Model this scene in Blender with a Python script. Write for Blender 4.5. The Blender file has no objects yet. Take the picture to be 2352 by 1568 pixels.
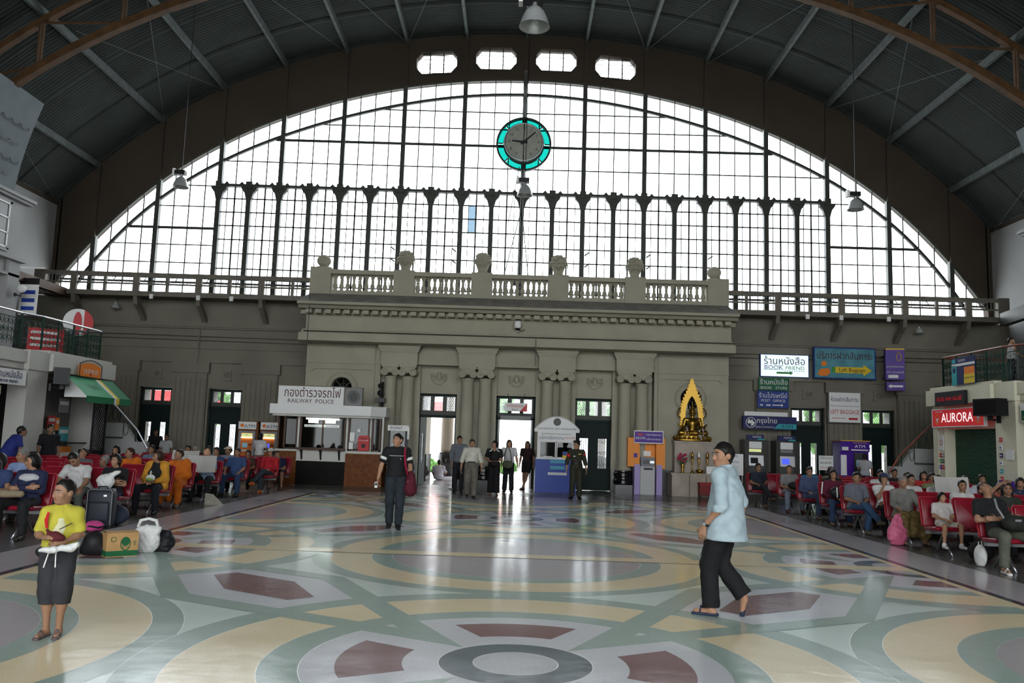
import bpy, math, random
import numpy as np
from mathutils import Vector, Matrix
random.seed(7); RNG = np.random.default_rng(7)
scene = bpy.context.scene
COL = scene.collection
PI = math.pi
# ------------------------------------------------------------------ camera
cam = bpy.data.cameras.new('camera'); cam.sensor_width = 36.0; cam.lens = 36.0*1907/2352
cam.clip_start = 0.1; cam.clip_end = 400
cam_o = bpy.data.objects.new('camera', cam); COL.objects.link(cam_o)
_p, _r, _w = math.radians(6.74), math.radians(1.86), math.radians(0.57)
_fw = Vector((-math.sin(_w)*math.cos(_p), math.cos(_w)*math.cos(_p), math.sin(_p)))
_rt = Vector((math.cos(_w), math.sin(_w), 0)); _up = _rt.cross(_fw)
_ix = math.cos(_r)*_rt+math.sin(_r)*_up; _iy = math.cos(_r)*_up-math.sin(_r)*_rt
cam_o.matrix_world = Matrix(((_ix.x, _iy.x, -_fw.x, 0), (_ix.y, _iy.y, -_fw.y, 0), (_ix.z, _iy.z, -_fw.z, 1.65), (0, 0, 0, 1)))
scene.camera = cam_o
# ------------------------------------------------------------------ sky and exposure
world = bpy.data.worlds.new('overcast_sky'); scene.world = world; world.use_nodes = True
nt = world.node_tree; bg = nt.nodes['Background']
tc = nt.nodes.new('ShaderNodeTexCoord'); sx = nt.nodes.new('ShaderNodeSeparateXYZ'); cr = nt.nodes.new('ShaderNodeValToRGB')
nt.links.new(tc.outputs['Generated'], sx.inputs[0]); nt.links.new(sx.outputs['Z'], cr.inputs[0]); nt.links.new(cr.outputs[0], bg.inputs[0])
cr.color_ramp.elements[0].color = (0.93, 0.97, 1.0, 1); cr.color_ramp.elements[1].color = (0.86, 0.94, 1.0, 1)
bg.inputs[1].default_value = 8.4
vs = scene.view_settings
vs.view_transform = 'Standard'; vs.look = 'None'; vs.gamma = 1.0; vs.use_curve_mapping = False; vs.exposure = 0.0
scene.cycles.use_denoising = True; scene.cycles.use_adaptive_sampling = True; scene.cycles.adaptive_threshold = 0.05
scene.cycles.max_bounces = 6; scene.cycles.diffuse_bounces = 4; scene.cycles.glossy_bounces = 2; scene.cycles.use_light_tree = False
scene.cycles.transparent_max_bounces = 24; scene.cycles.transmission_bounces = 4
scene.cycles.caustics_reflective = False; scene.cycles.caustics_refractive = False
scene.cycles.sample_clamp_indirect = 8.0

# ------------------------------------------------------------------ materials
MATS = {}
def mat(name, col, rough=0.6, metal=0.0, noise=0.0, nscale=6.0, bump=0.0, bscale=40.0, spec=0.25, emit=None, estr=0.0):
    """procedural principled material; noise mixes the colour towards a darker tone of itself in patches"""
    if name in MATS: return MATS[name]
    m = bpy.data.materials.new(name); m.use_nodes = True
    t = m.node_tree; b = t.nodes['Principled BSDF']
    c = tuple(col)+(1,)
    b.inputs['Base Color'].default_value = c; b.inputs['Roughness'].default_value = rough
    b.inputs['Metallic'].default_value = metal; b.inputs['Specular IOR Level'].default_value = spec
    if noise or bump:
        g = t.nodes.new('ShaderNodeNewGeometry')
    if noise:
        n = t.nodes.new('ShaderNodeTexNoise'); n.inputs['Scale'].default_value = nscale; n.inputs['Detail'].default_value = 4
        t.links.new(g.outputs['Position'], n.inputs['Vector'])
        r = t.nodes.new('ShaderNodeValToRGB'); t.links.new(n.outputs[0], r.inputs[0])
        r.color_ramp.elements[0].position = 0.35; r.color_ramp.elements[1].position = 0.65
        r.color_ramp.elements[0].color = tuple(x*(1-noise) for x in col)+(1,); r.color_ramp.elements[1].color = c
        t.links.new(r.outputs[0], b.inputs['Base Color'])
    if bump:
        n2 = t.nodes.new('ShaderNodeTexNoise'); n2.inputs['Scale'].default_value = bscale; n2.inputs['Detail'].default_value = 3
        t.links.new(g.outputs['Position'], n2.inputs['Vector'])
        bp = t.nodes.new('ShaderNodeBump'); bp.inputs['Strength'].default_value = bump; bp.inputs['Distance'].default_value = 0.02
        t.links.new(n2.outputs[0], bp.inputs['Height']); t.links.new(bp.outputs[0], b.inputs['Normal'])
    if emit:
        b.inputs['Emission Color'].default_value = tuple(emit)+(1,); b.inputs['Emission Strength'].default_value = estr
    MATS[name] = m
    return m
def glass(name, tint, gloss=0.06, rough=0.03):
    m = bpy.data.materials.new(name); m.use_nodes = True; t = m.node_tree; t.nodes.clear()
    o = t.nodes.new('ShaderNodeOutputMaterial'); a = t.nodes.new('ShaderNodeBsdfTransparent'); g = t.nodes.new('ShaderNodeBsdfGlossy')
    a.inputs[0].default_value = tuple(tint)+(1,); g.inputs['Roughness'].default_value = rough
    x = t.nodes.new('ShaderNodeMixShader'); x.inputs[0].default_value = gloss
    t.links.new(a.outputs[0], x.inputs[1]); t.links.new(g.outputs[0], x.inputs[2]); t.links.new(x.outputs[0], o.inputs[0])
    MATS[name] = m
    return m
M = MATS
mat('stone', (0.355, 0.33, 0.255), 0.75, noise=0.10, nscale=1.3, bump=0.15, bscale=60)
mat('stone_wing_shaded', (0.19, 0.176, 0.138), 0.8, noise=0.16, nscale=0.9, bump=0.15, bscale=60)  # same plaster as the pavilion, darkened: gallery shade put into the colour
mat('stone_grey', (0.23, 0.215, 0.19), 0.9, noise=0.3, nscale=2.5)
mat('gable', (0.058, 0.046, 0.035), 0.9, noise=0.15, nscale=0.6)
mat('iron', (0.05, 0.055, 0.045), 0.5, noise=0.2, nscale=3)
mat('iron_beige', (0.17, 0.15, 0.12), 0.6, noise=0.2, nscale=3)
mat('roof', (0.045, 0.053, 0.05), 0.75, noise=0.25, nscale=0.7)
mat('purlin', (0.115, 0.135, 0.13), 0.6, noise=0.3, nscale=4)
mat('truss', (0.085, 0.042, 0.015), 0.7, noise=0.35, nscale=3)
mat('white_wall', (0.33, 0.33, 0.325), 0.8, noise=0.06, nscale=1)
mat('black_stone', (0.012, 0.011, 0.011), 0.18, noise=0.3, nscale=8, spec=0.4)
mat('door_green', (0.007, 0.016, 0.014), 0.55, spec=0.12)
mat('dark', (0.012, 0.012, 0.012), 0.5)
mat('wood', (0.17, 0.065, 0.02), 0.4, noise=0.3, nscale=9)
mat('chrome', (0.6, 0.6, 0.6), 0.2, metal=1.0)
mat('steel', (0.42, 0.43, 0.44), 0.35, metal=0.9)
mat('black', (0.012, 0.012, 0.014), 0.45)
mat('black_gloss', (0.01, 0.01, 0.012), 0.12)
mat('white', (0.75, 0.75, 0.73), 0.5)
mat('rail_green', (0.012, 0.04, 0.03), 0.4)
mat('gold', (0.33, 0.20, 0.04), 0.36, metal=1.0, bump=0.05, bscale=30)
glass('pane', (0.97, 0.985, 1.0), 0.03)
glass('pane_dark', (0.42, 0.45, 0.43), 0.025)
glass('teal_glass', (0.04, 0.315, 0.28), 0.02)

# ------------------------------------------------------------------ mesh helpers
class MB:
    """collects simple solids and links them as one mesh object"""
    def __init__(s): s.v = []; s.f = []; s.m = []; s.cur = 0
    def add(s, vs, fs):
        n = len(s.v); s.v += [tuple(p) for p in vs]; s.f += [tuple(i+n for i in f) for f in fs]; s.m += [s.cur]*len(fs); return s
    def box(s, x0, x1, y0, y1, z0, z1):
        return s.add([(x0, y0, z0), (x1, y0, z0), (x1, y1, z0), (x0, y1, z0), (x0, y0, z1), (x1, y0, z1), (x1, y1, z1), (x0, y1, z1)],
                     [(0, 3, 2, 1), (4, 5, 6, 7), (0, 1, 5, 4), (1, 2, 6, 5), (2, 3, 7, 6), (3, 0, 4, 7)])
    def prism(s, poly, axis, a, b):
        """poly in the two axes other than `axis`, extruded from a to b"""
        def P(p, t):
            if axis == 'y': return (p[0], t, p[1])
            if axis == 'x': return (t, p[0], p[1])
            return (p[0], p[1], t)
        n = len(poly); vs = [P(p, a) for p in poly]+[P(p, b) for p in poly]
        fs = [tuple(range(n)), tuple(range(2*n-1, n-1, -1))]+[(i, i+n, (i+1) % n+n, (i+1) % n) for i in range(n)]
        return s.add(vs, fs)
    def lathe(s, prof, c=(0, 0, 0), seg=16, axis='z', cap=True, a0=0.0, a1=2*PI):
        full = abs(a1-a0-2*PI) < 1e-6; n = len(prof); k = seg if full else seg+1
        vs = []
        for i in range(k):
            a = a0+(a1-a0)*i/seg
            for r, h in prof:
                x, y = r*math.cos(a), r*math.sin(a)
                if axis == 'z': q = (x, y, h)
                elif axis == 'y': q = (x, h, y)
                else: q = (h, x, y)
                vs.append((c[0]+q[0], c[1]+q[1], c[2]+q[2]))
        fs = []
        for i in range(seg):
            j = (i+1) % k
            for t in range(n-1): fs.append((i*n+t, j*n+t, j*n+t+1, i*n+t+1))
        if cap and full:
            if prof[0][0] > 1e-5: fs.append(tuple(i*n for i in range(k))[::-1])
            if prof[-1][0] > 1e-5: fs.append(tuple(i*n+n-1 for i in range(k)))
        return s.add(vs, fs)
    def cyl(s, p0, p1, r0, r1=None, seg=8):
        return s.tube([p0, p1], [r0, r0 if r1 is None else r1], seg)
    def tube(s, path, r, seg=8, closed=False):
        P = [Vector(p) for p in path]; n = len(P)
        R = r if isinstance(r, (list, tuple)) else [r]*n
        vs = []; up = None
        for i in range(n):
            if closed: d = P[(i+1) % n]-P[i-1]
            else: d = P[min(i+1, n-1)]-P[max(i-1, 0)]
            if d.length < 1e-9: d = Vector((0, 0, 1))
            d.normalize()
            if up is None:
                up = Vector((0, 0, 1)) if abs(d.z) < 0.9 else Vector((1, 0, 0))
            a = d.cross(up)
            if a.length < 1e-6: a = d.orthogonal()
            a.normalize(); b = a.cross(d); up = b
            for k in range(seg):
                t = 2*PI*k/seg; vs.append(P[i]+(a*math.cos(t)+b*math.sin(t))*R[i])
        fs = []
        m = n if closed else n-1
        for i in range(m):
            j = (i+1) % n
            for k in range(seg): fs.append((i*seg+k, i*seg+(k+1) % seg, j*seg+(k+1) % seg, j*seg+k))
        if not closed:
            fs.append(tuple(range(seg))[::-1]); fs.append(tuple((n-1)*seg+k for k in range(seg)))
        return s.add(vs, fs)
    def bar(s, p0, p1, w, h, up=(0, 0, 1)):
        """rectangular bar"""
        a = Vector(p0); b = Vector(p1); d = (b-a).normalized(); u = Vector(up)
        x = d.cross(u)
        if x.length < 1e-6: x = d.orthogonal()
        x.normalize(); y = x.cross(d)
        vs = [a+x*i*w/2+y*j*h/2 for i, j in ((-1, -1), (1, -1), (1, 1), (-1, 1))]+[b+x*i*w/2+y*j*h/2 for i, j in ((-1, -1), (1, -1), (1, 1), (-1, 1))]
        return s.add(vs, [(0, 3, 2, 1), (4, 5, 6, 7), (0, 1, 5, 4), (1, 2, 6, 5), (2, 3, 7, 6), (3, 0, 4, 7)])
    def ball(s, c, r, seg=12, rings=8):
        rx, ry, rz = r if isinstance(r, (list, tuple)) else (r, r, r)
        vs = []; fs = []
        for i in range(rings+1):
            t = PI*i/rings
            for k in range(seg):
                p = 2*PI*k/seg; vs.append((c[0]+rx*math.sin(t)*math.cos(p), c[1]+ry*math.sin(t)*math.sin(p), c[2]-rz*math.cos(t)))
        for i in range(rings):
            for k in range(seg): fs.append((i*seg+k, i*seg+(k+1) % seg, (i+1)*seg+(k+1) % seg, (i+1)*seg+k))
        return s.add(vs, fs)
    def mesh(s, name, mats, smooth=False):
        me = bpy.data.meshes.new(name); me.from_pydata(s.v, [], s.f); 
        for m in (mats if isinstance(mats, (list, tuple)) else [mats]): me.materials.append(M[m] if isinstance(m, str) else m)
        if any(s.m): me.polygons.foreach_set('material_index', s.m)
        if smooth: me.polygons.foreach_set('use_smooth', [True]*len(s.f))
        me.validate(); me.update()
        return me
    def build(s, name, mats, parent=None, smooth=False, loc=(0, 0, 0), rotz=0.0):
        return link(name, s.mesh(name, mats, smooth), parent, loc, rotz)
def link(name, me, parent=None, loc=(0, 0, 0), rotz=0.0):
    o = bpy.data.objects.new(name, me); COL.objects.link(o); o.parent = parent
    o.location = loc; o.rotation_euler = (0, 0, rotz)
    return o
def tag(o, label=None, cat=None, group=None, kind=None):
    if label: o['label'] = label
    if cat: o['category'] = cat
    if group: o['group'] = group
    if kind: o['kind'] = kind
    return o
def thing(name, label, cat, loc=(0, 0, 0), rotz=0.0, group=None):
    o = link(name, None, None, loc, rotz); o.empty_display_size = 0.1
    return tag(o, label, cat, group)
def struct(name, label=None, loc=(0, 0, 0)):
    return tag(link(name, None, None, loc), label, None, None, 'structure')
def B(x0, x1, y0, y1, z0, z1): return MB().box(x0, x1, y0, y1, z0, z1)
TXT = {}
from mathutils.geometry import delaunay_2d_cdt
def outline_fill(body, size, align, bold):
    """flat lettering filled by winding number, so that glyphs drawn with overlapping outlines stay solid"""
    c = bpy.data.curves.new('lettering', 'FONT'); c.body = body; c.size = size; c.align_x = align; c.align_y = 'CENTER'
    c.resolution_u = 2; c.offset = bold*size; c.fill_mode = 'NONE'
    o = bpy.data.objects.new('lettering', c); me = bpy.data.meshes.new_from_object(o); bpy.data.objects.remove(o); bpy.data.curves.remove(c)
    V = [Vector((v.co.x, v.co.y)) for v in me.vertices]; E = [tuple(e.vertices) for e in me.edges]; bpy.data.meshes.remove(me)
    nxt = {}
    for a, b in E: nxt.setdefault(a, []).append(b); nxt.setdefault(b, []).append(a)
    # walk each closed loop in index order so that every outline keeps its own direction
    seen = set(); D = []
    for a in range(len(V)):
        if a in seen or a not in nxt: continue
        loop = [a]; seen.add(a); cur = min(nxt[a], key=lambda q: (q-a) % len(V)); prev = a
        while cur != a and cur not in seen:
            loop.append(cur); seen.add(cur); n_ = [q for q in nxt[cur] if q != prev]; prev, cur = cur, (n_[0] if n_ else a)
        D += [(loop[k], loop[(k+1) % len(loop)]) for k in range(len(loop))]
    vo, eo, fo, _, _, _ = delaunay_2d_cdt(V, E, [], 0, 1e-5)
    P = np.array([(v.x, v.y) for v in vo]); F_ = np.array([tuple(f) for f in fo]); ce = P[F_].mean(1)
    A = np.array([(V[a].x, V[a].y) for a, b in D]); B_ = np.array([(V[b].x, V[b].y) for a, b in D])
    w = np.zeros(len(ce), int)
    for k in range(len(A)):
        (x0, y0), (x1, y1) = A[k], B_[k]
        if y0 == y1: continue
        cr_ = (ce[:, 1] >= min(y0, y1)) & (ce[:, 1] < max(y0, y1)); xi = x0+(ce[:, 1]-y0)*(x1-x0)/(y1-y0)
        w += np.where(cr_ & (xi > ce[:, 0]), 1 if y1 > y0 else -1, 0)
    F_ = F_[w != 0]; me = bpy.data.meshes.new('lettering'); me.from_pydata([(x, y, 0.002) for x, y in P], [], [tuple(int(q) for q in f) for f in F_])
    return me
def text_mesh(body, size, align='CENTER', bold=0.0, depth=0.004, m='black', sx=1.0):
    """flat lettering standing in the local XZ plane, facing -Y"""
    key = (body, size, align, bold, m, sx)
    if key in TXT: return TXT[key]
    if bold > 0 or any(ord(q) > 0x0E00 for q in body): me = outline_fill(body, size, align, bold)
    else:
        c = bpy.data.curves.new('lettering', 'FONT'); c.body = body; c.size = size; c.align_x = align; c.align_y = 'CENTER'
        c.resolution_u = 3; c.offset = bold*size; c.extrude = depth/2
        o = bpy.data.objects.new('lettering', c)
        me = bpy.data.meshes.new_from_object(o); bpy.data.objects.remove(o); bpy.data.curves.remove(c)
    me.transform(Matrix.Rotation(PI/2, 4, 'X') @ Matrix.Diagonal((sx, 1, 1, 1)))
    me.materials.clear(); me.materials.append(M[m])
    TXT[key] = me
    return me
def text(body, size, loc, parent, m='black', align='CENTER', bold=0.0, rotz=0.0, sx=1.0, name='lettering', mw=None):
    me = text_mesh(body, size, align, bold, 0.004, m, sx); o = link(name, me, parent, loc, rotz)
    if mw:
        xs_ = [v.co.x for v in me.vertices]; wd = max(xs_)-min(xs_)
        if wd > mw: o.scale = (mw/wd, 1, 1)
    return o
# ------------------------------------------------------------------ profiles of the hall
X0 = -0.1                      # axis of the hall
def _fit(xs, zs):
    A = np.array([[1, x**2, x**4, x**6] for x in xs]); return np.linalg.lstsq(A, np.array(zs), rcond=None)[0]
_ro = _fit([0, 2.4, 4.77, 7.17, 9.53, 11.86, 14.15, 16.4, 18.05], [17.62, 17.52, 17.25, 16.8, 16.05, 15.08, 13.7, 11.93, 10.27])
_oa = _fit([0, 2.37, 4.77, 7.15, 9.5, 11.83, 14.1, 17.4, 18.2], [15.78, 15.68, 15.42, 14.79, 13.98, 12.84, 11.42, 7.75, 6.75])
_ia = _fit([0, 2.37, 4.78, 7.15, 9.48, 11.8, 14.07, 16.45], [15.16, 15.06, 14.68, 14.11, 13.16, 12.14, 10.62, 8.05])
def _ev(k, x): d = (x-X0)**2; return float(k[0]+d*(k[1]+d*(k[2]+d*k[3])))
def roof_z(x): return _ev(_ro, x)
def arch_z(x): return _ev(_oa, x)
def inner_z(x): return _ev(_ia, x)
WX = 18.1                      # half width of the hall
YG = 31.5                      # plane of the great window
YW = 30.5                      # plane of the wing walls
YB = -14.0                     # back wall

# ------------------------------------------------------------------ roof vault, corrugated along its length
xs = [X0+(WX+0.22)*math.sin(t)/math.sin(1.25) for t in np.linspace(-1.25, 1.25, 37)]
ys = np.arange(YB, YG+0.01, 0.15/4)
vs = []; fs = []
n = len(xs)
for k, y in enumerate(ys):
    d = 0.032*math.sin(2*PI*(y-YB)/0.15)
    if abs(((YG-y) % 2.45)-0.12) < 0.10: d -= 0.05
    vs += [(x, y, roof_z(x)+0.12+d) for x in xs]
for k in range(len(ys)-1):
    for i in range(n-1): fs.append((k*n+i, (k+1)*n+i, (k+1)*n+i+1, k*n+i+1))
ceiling = tag(MB().add(vs, fs).build('ceiling', 'roof', smooth=True), 'dark corrugated metal barrel vault over the hall', kind='structure')
# flat weather deck above the vault keeps daylight out
vs = []; fs = []
for y in (YB-0.3, YG+0.6): vs += [(x, y, roof_z(x)+0.35) for x in xs]
fs = [(i, i+1, i+1+n, i+n) for i in range(n-1)]
MB().add(vs, fs).build('roof_deck', 'roof', ceiling)
# purlins run along the hall at every mullion line
for k in range(-7, 8):
    x = X0+2.365*k; z = roof_z(x)
    MB().bar((x, YB+0.2, z-0.03), (x, YG-0.02, z-0.03), 0.11, 0.24).build('purlin', 'purlin', ceiling)
# thin wind-bracing rods below the sheets
for s in (-1, 1):
    for x1, y1, x2, y2 in ((13.9, 24.2, 11.8, 31.2), (9.4, 24.2, 7.1, 31.2), (16.4, 24.0, 18.0, 31.2), (11.8, 24.2, 14.1, 31.2), (2.3, 24.2, 4.7, 31.2), (7.1, 24.2, 4.7, 31.2)):
        a = (X0+s*x1, y1, roof_z(s*x1)-0.22); b = (X0+s*x2, y2, roof_z(s*x2)-0.22)
        MB().cyl(a, b, 0.011, seg=5).build('bracing_rod', 'purlin', ceiling)
# roof truss: two curved chords with posts and diagonals
def truss(y):
    T = struct('roof_truss', 'brown curved steel roof truss spanning the hall')
    tx = np.linspace(-17.6, 17.6, 45)
    for off, w, h in ((0.30, 0.2, 0.17), (1.75, 0.24, 0.22)):
        mb = MB()
        for i in range(44):
            a, b = tx[i], tx[i+1]
            mb.bar((X0+a, y, roof_z(X0+a)-off), (X0+b, y, roof_z(X0+b)-off), w, h)
        mb.build('chord', 'truss', T)
    px = [X0+2.365*k for k in range(-7, 8)]
    for k, x in enumerate(px):
        mb = MB()
        for d in (-0.05, 0.05): mb.bar((x+d, y, roof_z(x)-1.70), (x+d, y, roof_z(x)-0.28), 0.035, 0.09, (0, 1, 0))
        mb.build('post', 'truss', T)
        if k < len(px)-1:
            x2 = px[k+1]
            if k < 7: MB().bar((x, y, roof_z(x)-0.34), (x2, y, roof_z(x2)-1.68), 0.06, 0.06).build('web', 'truss', T)
            else: MB().bar((x, y, roof_z(x)-1.68), (x2, y, roof_z(x2)-0.34), 0.06, 0.06).build('web', 'truss', T)
truss(23.0); truss(12.0)

# ------------------------------------------------------------------ gable wall above and beside the great window
def strip(mb, x0, x1, lo, hi, y0, y1, nseg):
    """solid wall strip between two curves of x"""
    X = np.linspace(x0, x1, nseg+1)
    for i in range(nseg):
        a, b = X[i], X[i+1]
        mb.prism([(a, lo(a)), (b, lo(b)), (b, hi(b)), (a, hi(a))], 'y', y0, y1)
lv = [(-3.65, 16.40), (-1.30, 16.63), (1.09, 16.63), (3.44, 16.40)]        # the four louvred openings
def lv_poly(cx, cz, g=0.0):
    w, h = 0.80+g, 0.45+g
    tilt = -0.055*(cx-X0)/2.4 if abs(cx-X0) > 2 else -0.015*(cx-X0)
    q = [(-w, -h*0.42), (-w*0.72, -h), (w*0.72, -h), (w, -h*0.42), (w, h*0.42), (w*0.72, h), (-w*0.72, h), (-w, h*0.42)]
    return [(cx+a, cz+b+a*tilt) for a, b in q]
gable = struct('wall_gable', 'dark brown gable wall around the great arched window')
mb = MB()
roof_t = lambda x: roof_z(x)+0.32
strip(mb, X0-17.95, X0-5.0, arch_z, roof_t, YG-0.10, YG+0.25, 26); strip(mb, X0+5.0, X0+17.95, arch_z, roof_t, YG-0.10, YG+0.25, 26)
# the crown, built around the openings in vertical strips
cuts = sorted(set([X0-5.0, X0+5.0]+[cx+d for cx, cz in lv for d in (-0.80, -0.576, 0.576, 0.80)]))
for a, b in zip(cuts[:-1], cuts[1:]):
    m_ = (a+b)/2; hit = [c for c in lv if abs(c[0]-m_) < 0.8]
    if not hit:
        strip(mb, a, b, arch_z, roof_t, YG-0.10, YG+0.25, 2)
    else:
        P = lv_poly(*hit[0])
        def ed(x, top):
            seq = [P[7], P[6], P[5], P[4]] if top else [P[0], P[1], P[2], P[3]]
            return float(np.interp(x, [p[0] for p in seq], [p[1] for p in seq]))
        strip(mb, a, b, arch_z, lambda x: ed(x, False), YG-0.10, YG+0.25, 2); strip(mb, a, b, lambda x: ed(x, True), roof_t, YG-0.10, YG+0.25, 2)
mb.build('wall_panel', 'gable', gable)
for s in (-1, 1):
    B(*sorted((X0+s*17.90, X0+s*(WX+0.3))), YG-0.10, YG+0.25, 0, 10.6).build('end_pier', 'gable', gable)
for k in range(-7, 8):
    x = X0+2.365*k
    B(x-0.07, x+0.07, YG-0.20, YG-0.10, arch_z(x)-0.02, roof_z(x)).build('pilaster_strip', 'gable', gable)
for i, (cx, cz) in enumerate(lv):
    W = struct('window_%d' % (i+1), 'louvred eight-sided opening high in the gable')
    P = lv_poly(cx, cz, 0.0); Q = lv_poly(cx, cz, 0.05)
    mb = MB()
    for k in range(8):
        k2 = (k+1) % 8
        mb.prism([P[k], P[k2], Q[k2], Q[k]], 'y', YG-0.13, YG-0.08)
    mb.build('frame', 'gable', W)
    for dx in (-0.27, 0.27): B(cx+dx-0.022, cx+dx+0.022, YG-0.05, YG+0.02, cz-0.45, cz+0.45).build('mullion', 'iron', W)
    for k in range(5):
        zz = cz-0.36+0.18*k; w = 0.60 if k in (0, 4) else 0.78
        mb = MB(); mb.bar((cx-w, YG+0.1, zz+0.02), (cx+w, YG+0.1, zz+0.02), 0.012, 0.10, (0, 0.8, 0.6)); mb.build('louvre', 'white', W)

# ------------------------------------------------------------------ great window, one window per bay
win_no = [4]
def new_win(label): win_no[0] += 1; return struct('window_%d' % win_no[0], label)
def cell(x0, x1, lo, hi):
    """pane polygon between two curves; None when nothing is left"""
    P = []; nx = 2
    X = np.linspace(x0, x1, nx+1)
    if max(hi(x)-lo(x) for x in X) < 0.06: return None
    bot = [(x, min(lo(x), hi(x))) for x in X]; top = [(x, hi(x)) for x in X[::-1] if hi(x) > lo(x)+0.01]
    if len(bot)+len(top) < 4: return None
    return bot+top
def const(z): return lambda x: z
def pane(W, x0, x1, lo, hi, g=0.012):
    p = cell(x0+g, x1-g, lambda x: lo(x)+g, lambda x: hi(x)-g)
    if p: MB().add([(x, YG+0.038, z) for x, z in p], [tuple(range(len(p)))]).build('pane', 'pane', W)
def mn(f, z): return lambda x: min(f(x), z)
def mx(f, z): return lambda x: max(f(x), z)
rows_up = [11.20, 12.17, 13.08, 13.76, 14.45, 15.3]
rows_side = [6.5, 7.25, 8.05, 8.76, 9.43, 10.30, 11.14, 12.17, 13.08, 13.76]
ZB = 6.5
for k in range(-8, 8):
    xa, xb = X0+2.365*k, X0+2.365*(k+1)
    side = k < -5 or k >= 5
    W = new_win('bay of the great arched window with small clear panes')
    rows = rows_side if side else rows_up
    bars = MB()
    xe0, xe1 = max(xa, X0-18.1), min(xb, X0+18.1)
    step = 2.365/4
    for j in range(4):
        a, b = xa+step*j, xa+step*(j+1)
        if a < X0-18.3 or b > X0+18.3: continue
        for r0, r1 in zip(rows[:-1], rows[1:]):
            pane(W, a, b, const(r0), lambda x, r1=r1: min(inner_z(x), r1))
        pane(W, a, b, lambda x: max(inner_z(x), rows[0]), arch_z)
        if j and arch_z(a) > rows[0]: bars.box(a-0.02, a+0.02, YG+0.01, YG+0.05, rows[0], arch_z(a))
    for r in rows[1:]:
        # horizontal bars stop at the inner arch
        X = np.linspace(xe0, xe1, 25); ok = [x for x in X if inner_z(x) > r]
        if len(ok) > 1:
            th = 0.05 if r in (13.08, 9.43) else 0.02
            bars.box(min(ok), max(ok), YG+0.0, YG+0.05, r-th, r+th)
    bars.build('glazing_bars', 'iron', W)
    # curved bars
    X = np.linspace(xe0, xe1, 9); mb = MB()
    for a, b in zip(X[:-1], X[1:]):
        if inner_z(a) > ZB and inner_z(b) > ZB: mb.bar((a, YG-0.02, inner_z(a)), (b, YG-0.02, inner_z(b)), 0.12, 0.10)
        mb.bar((a, YG, arch_z(a)), (b, YG, arch_z(b)), 0.12, 0.07)
    mb.build('arched_bar', 'iron', W)
    if k > -8:
        B(xa-0.085, xa+0.085, YG-0.14, YG+0.06, ZB if abs(k) >= 5 else 11.15, arch_z(xa)+0.05).build('mullion', 'iron', W)
# lower arcade: slender columns with bracketed heads, four lights between
rows_lo = [6.5, 7.25, 7.87, 8.47, 9.02, 9.57, 10.11, 10.65, 11.10]
hx = 2.365/2
for k in range(-10, 10):
    xa, xb = X0+hx*k, X0+hx*(k+1)
    W = new_win('narrow bay of the lower arcade glazing between iron columns')
    bars = MB(); step = hx/4
    zlo = 6.5
    for j in range(4):
        a, b = xa+step*j, xa+step*(j+1)
        for r0, r1 in zip(rows_lo[:-1], rows_lo[1:]): pane(W, a, b, const(r0), const(r1), 0.008)
        if j: bars.box(a-(0.03 if j == 2 else 0.013), a+(0.03 if j == 2 else 0.013), YG, YG+0.05, zlo, 11.1)
    for r in rows_lo[1:-1]: bars.box(xa, xb, YG, YG+0.05, r-0.022, r+0.022)
    bars.build('glazing_bars', 'iron', W)
    beam = MB().box(xa, xb, YG-0.16, YG+0.05, 11.10, 11.20)
    for x in (xa+hx/4, xa+hx*3/4): beam.prism([(x-0.10, 11.2), (x+0.10, 11.2), (x, 11.31)], 'y', YG-0.14, YG-0.02)
    beam.build('beam', 'iron', W)
    def column(x):
        mb = MB().box(x-0.09, x+0.09, YG-0.16, YG+0.06, zlo, 10.75)
        mb.prism([(x-0.09, 10.55), (x+0.09, 10.55), (x+0.17, 10.85), (x+0.3, 11.02), (x+0.3, 11.10), (x-0.3, 11.10), (x-0.3, 11.02), (x-0.17, 10.85)], 'y', YG-0.15, YG+0.02)
        mb.box(x-0.12, x+0.12, YG-0.2, YG+0.02, 11.02, 11.30)
        mb.build('column', 'iron', W)
    column(xa)
    if k == 9: column(xb)
# one pale blue replacement light
W = new_win('two pale blue panes set in the arcade glazing')
for z0 in (9.57, 10.11): B(X0-2.365+hx/4*1+0.01, X0-2.365+hx/4*2-0.01, YG+0.045, YG+0.05, z0+0.01, z0+0.53).build('pane', glass('blue_pane', (0.25, 0.30, 0.335), 0.04), W)
# small pointed bird spikes left open on a few columns: vent flaps
for k in (-4, -2, 2, 4, 6):
    x = X0+hx*k
    for z in (8.3, 8.75): MB().bar((x-0.1*(1 if k < 0 else -1), YG-0.18, z), (x-0.28*(1 if k < 0 else -1), YG-0.22, z+0.13), 0.02, 0.05).build('window_flap', 'iron', W)
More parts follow.
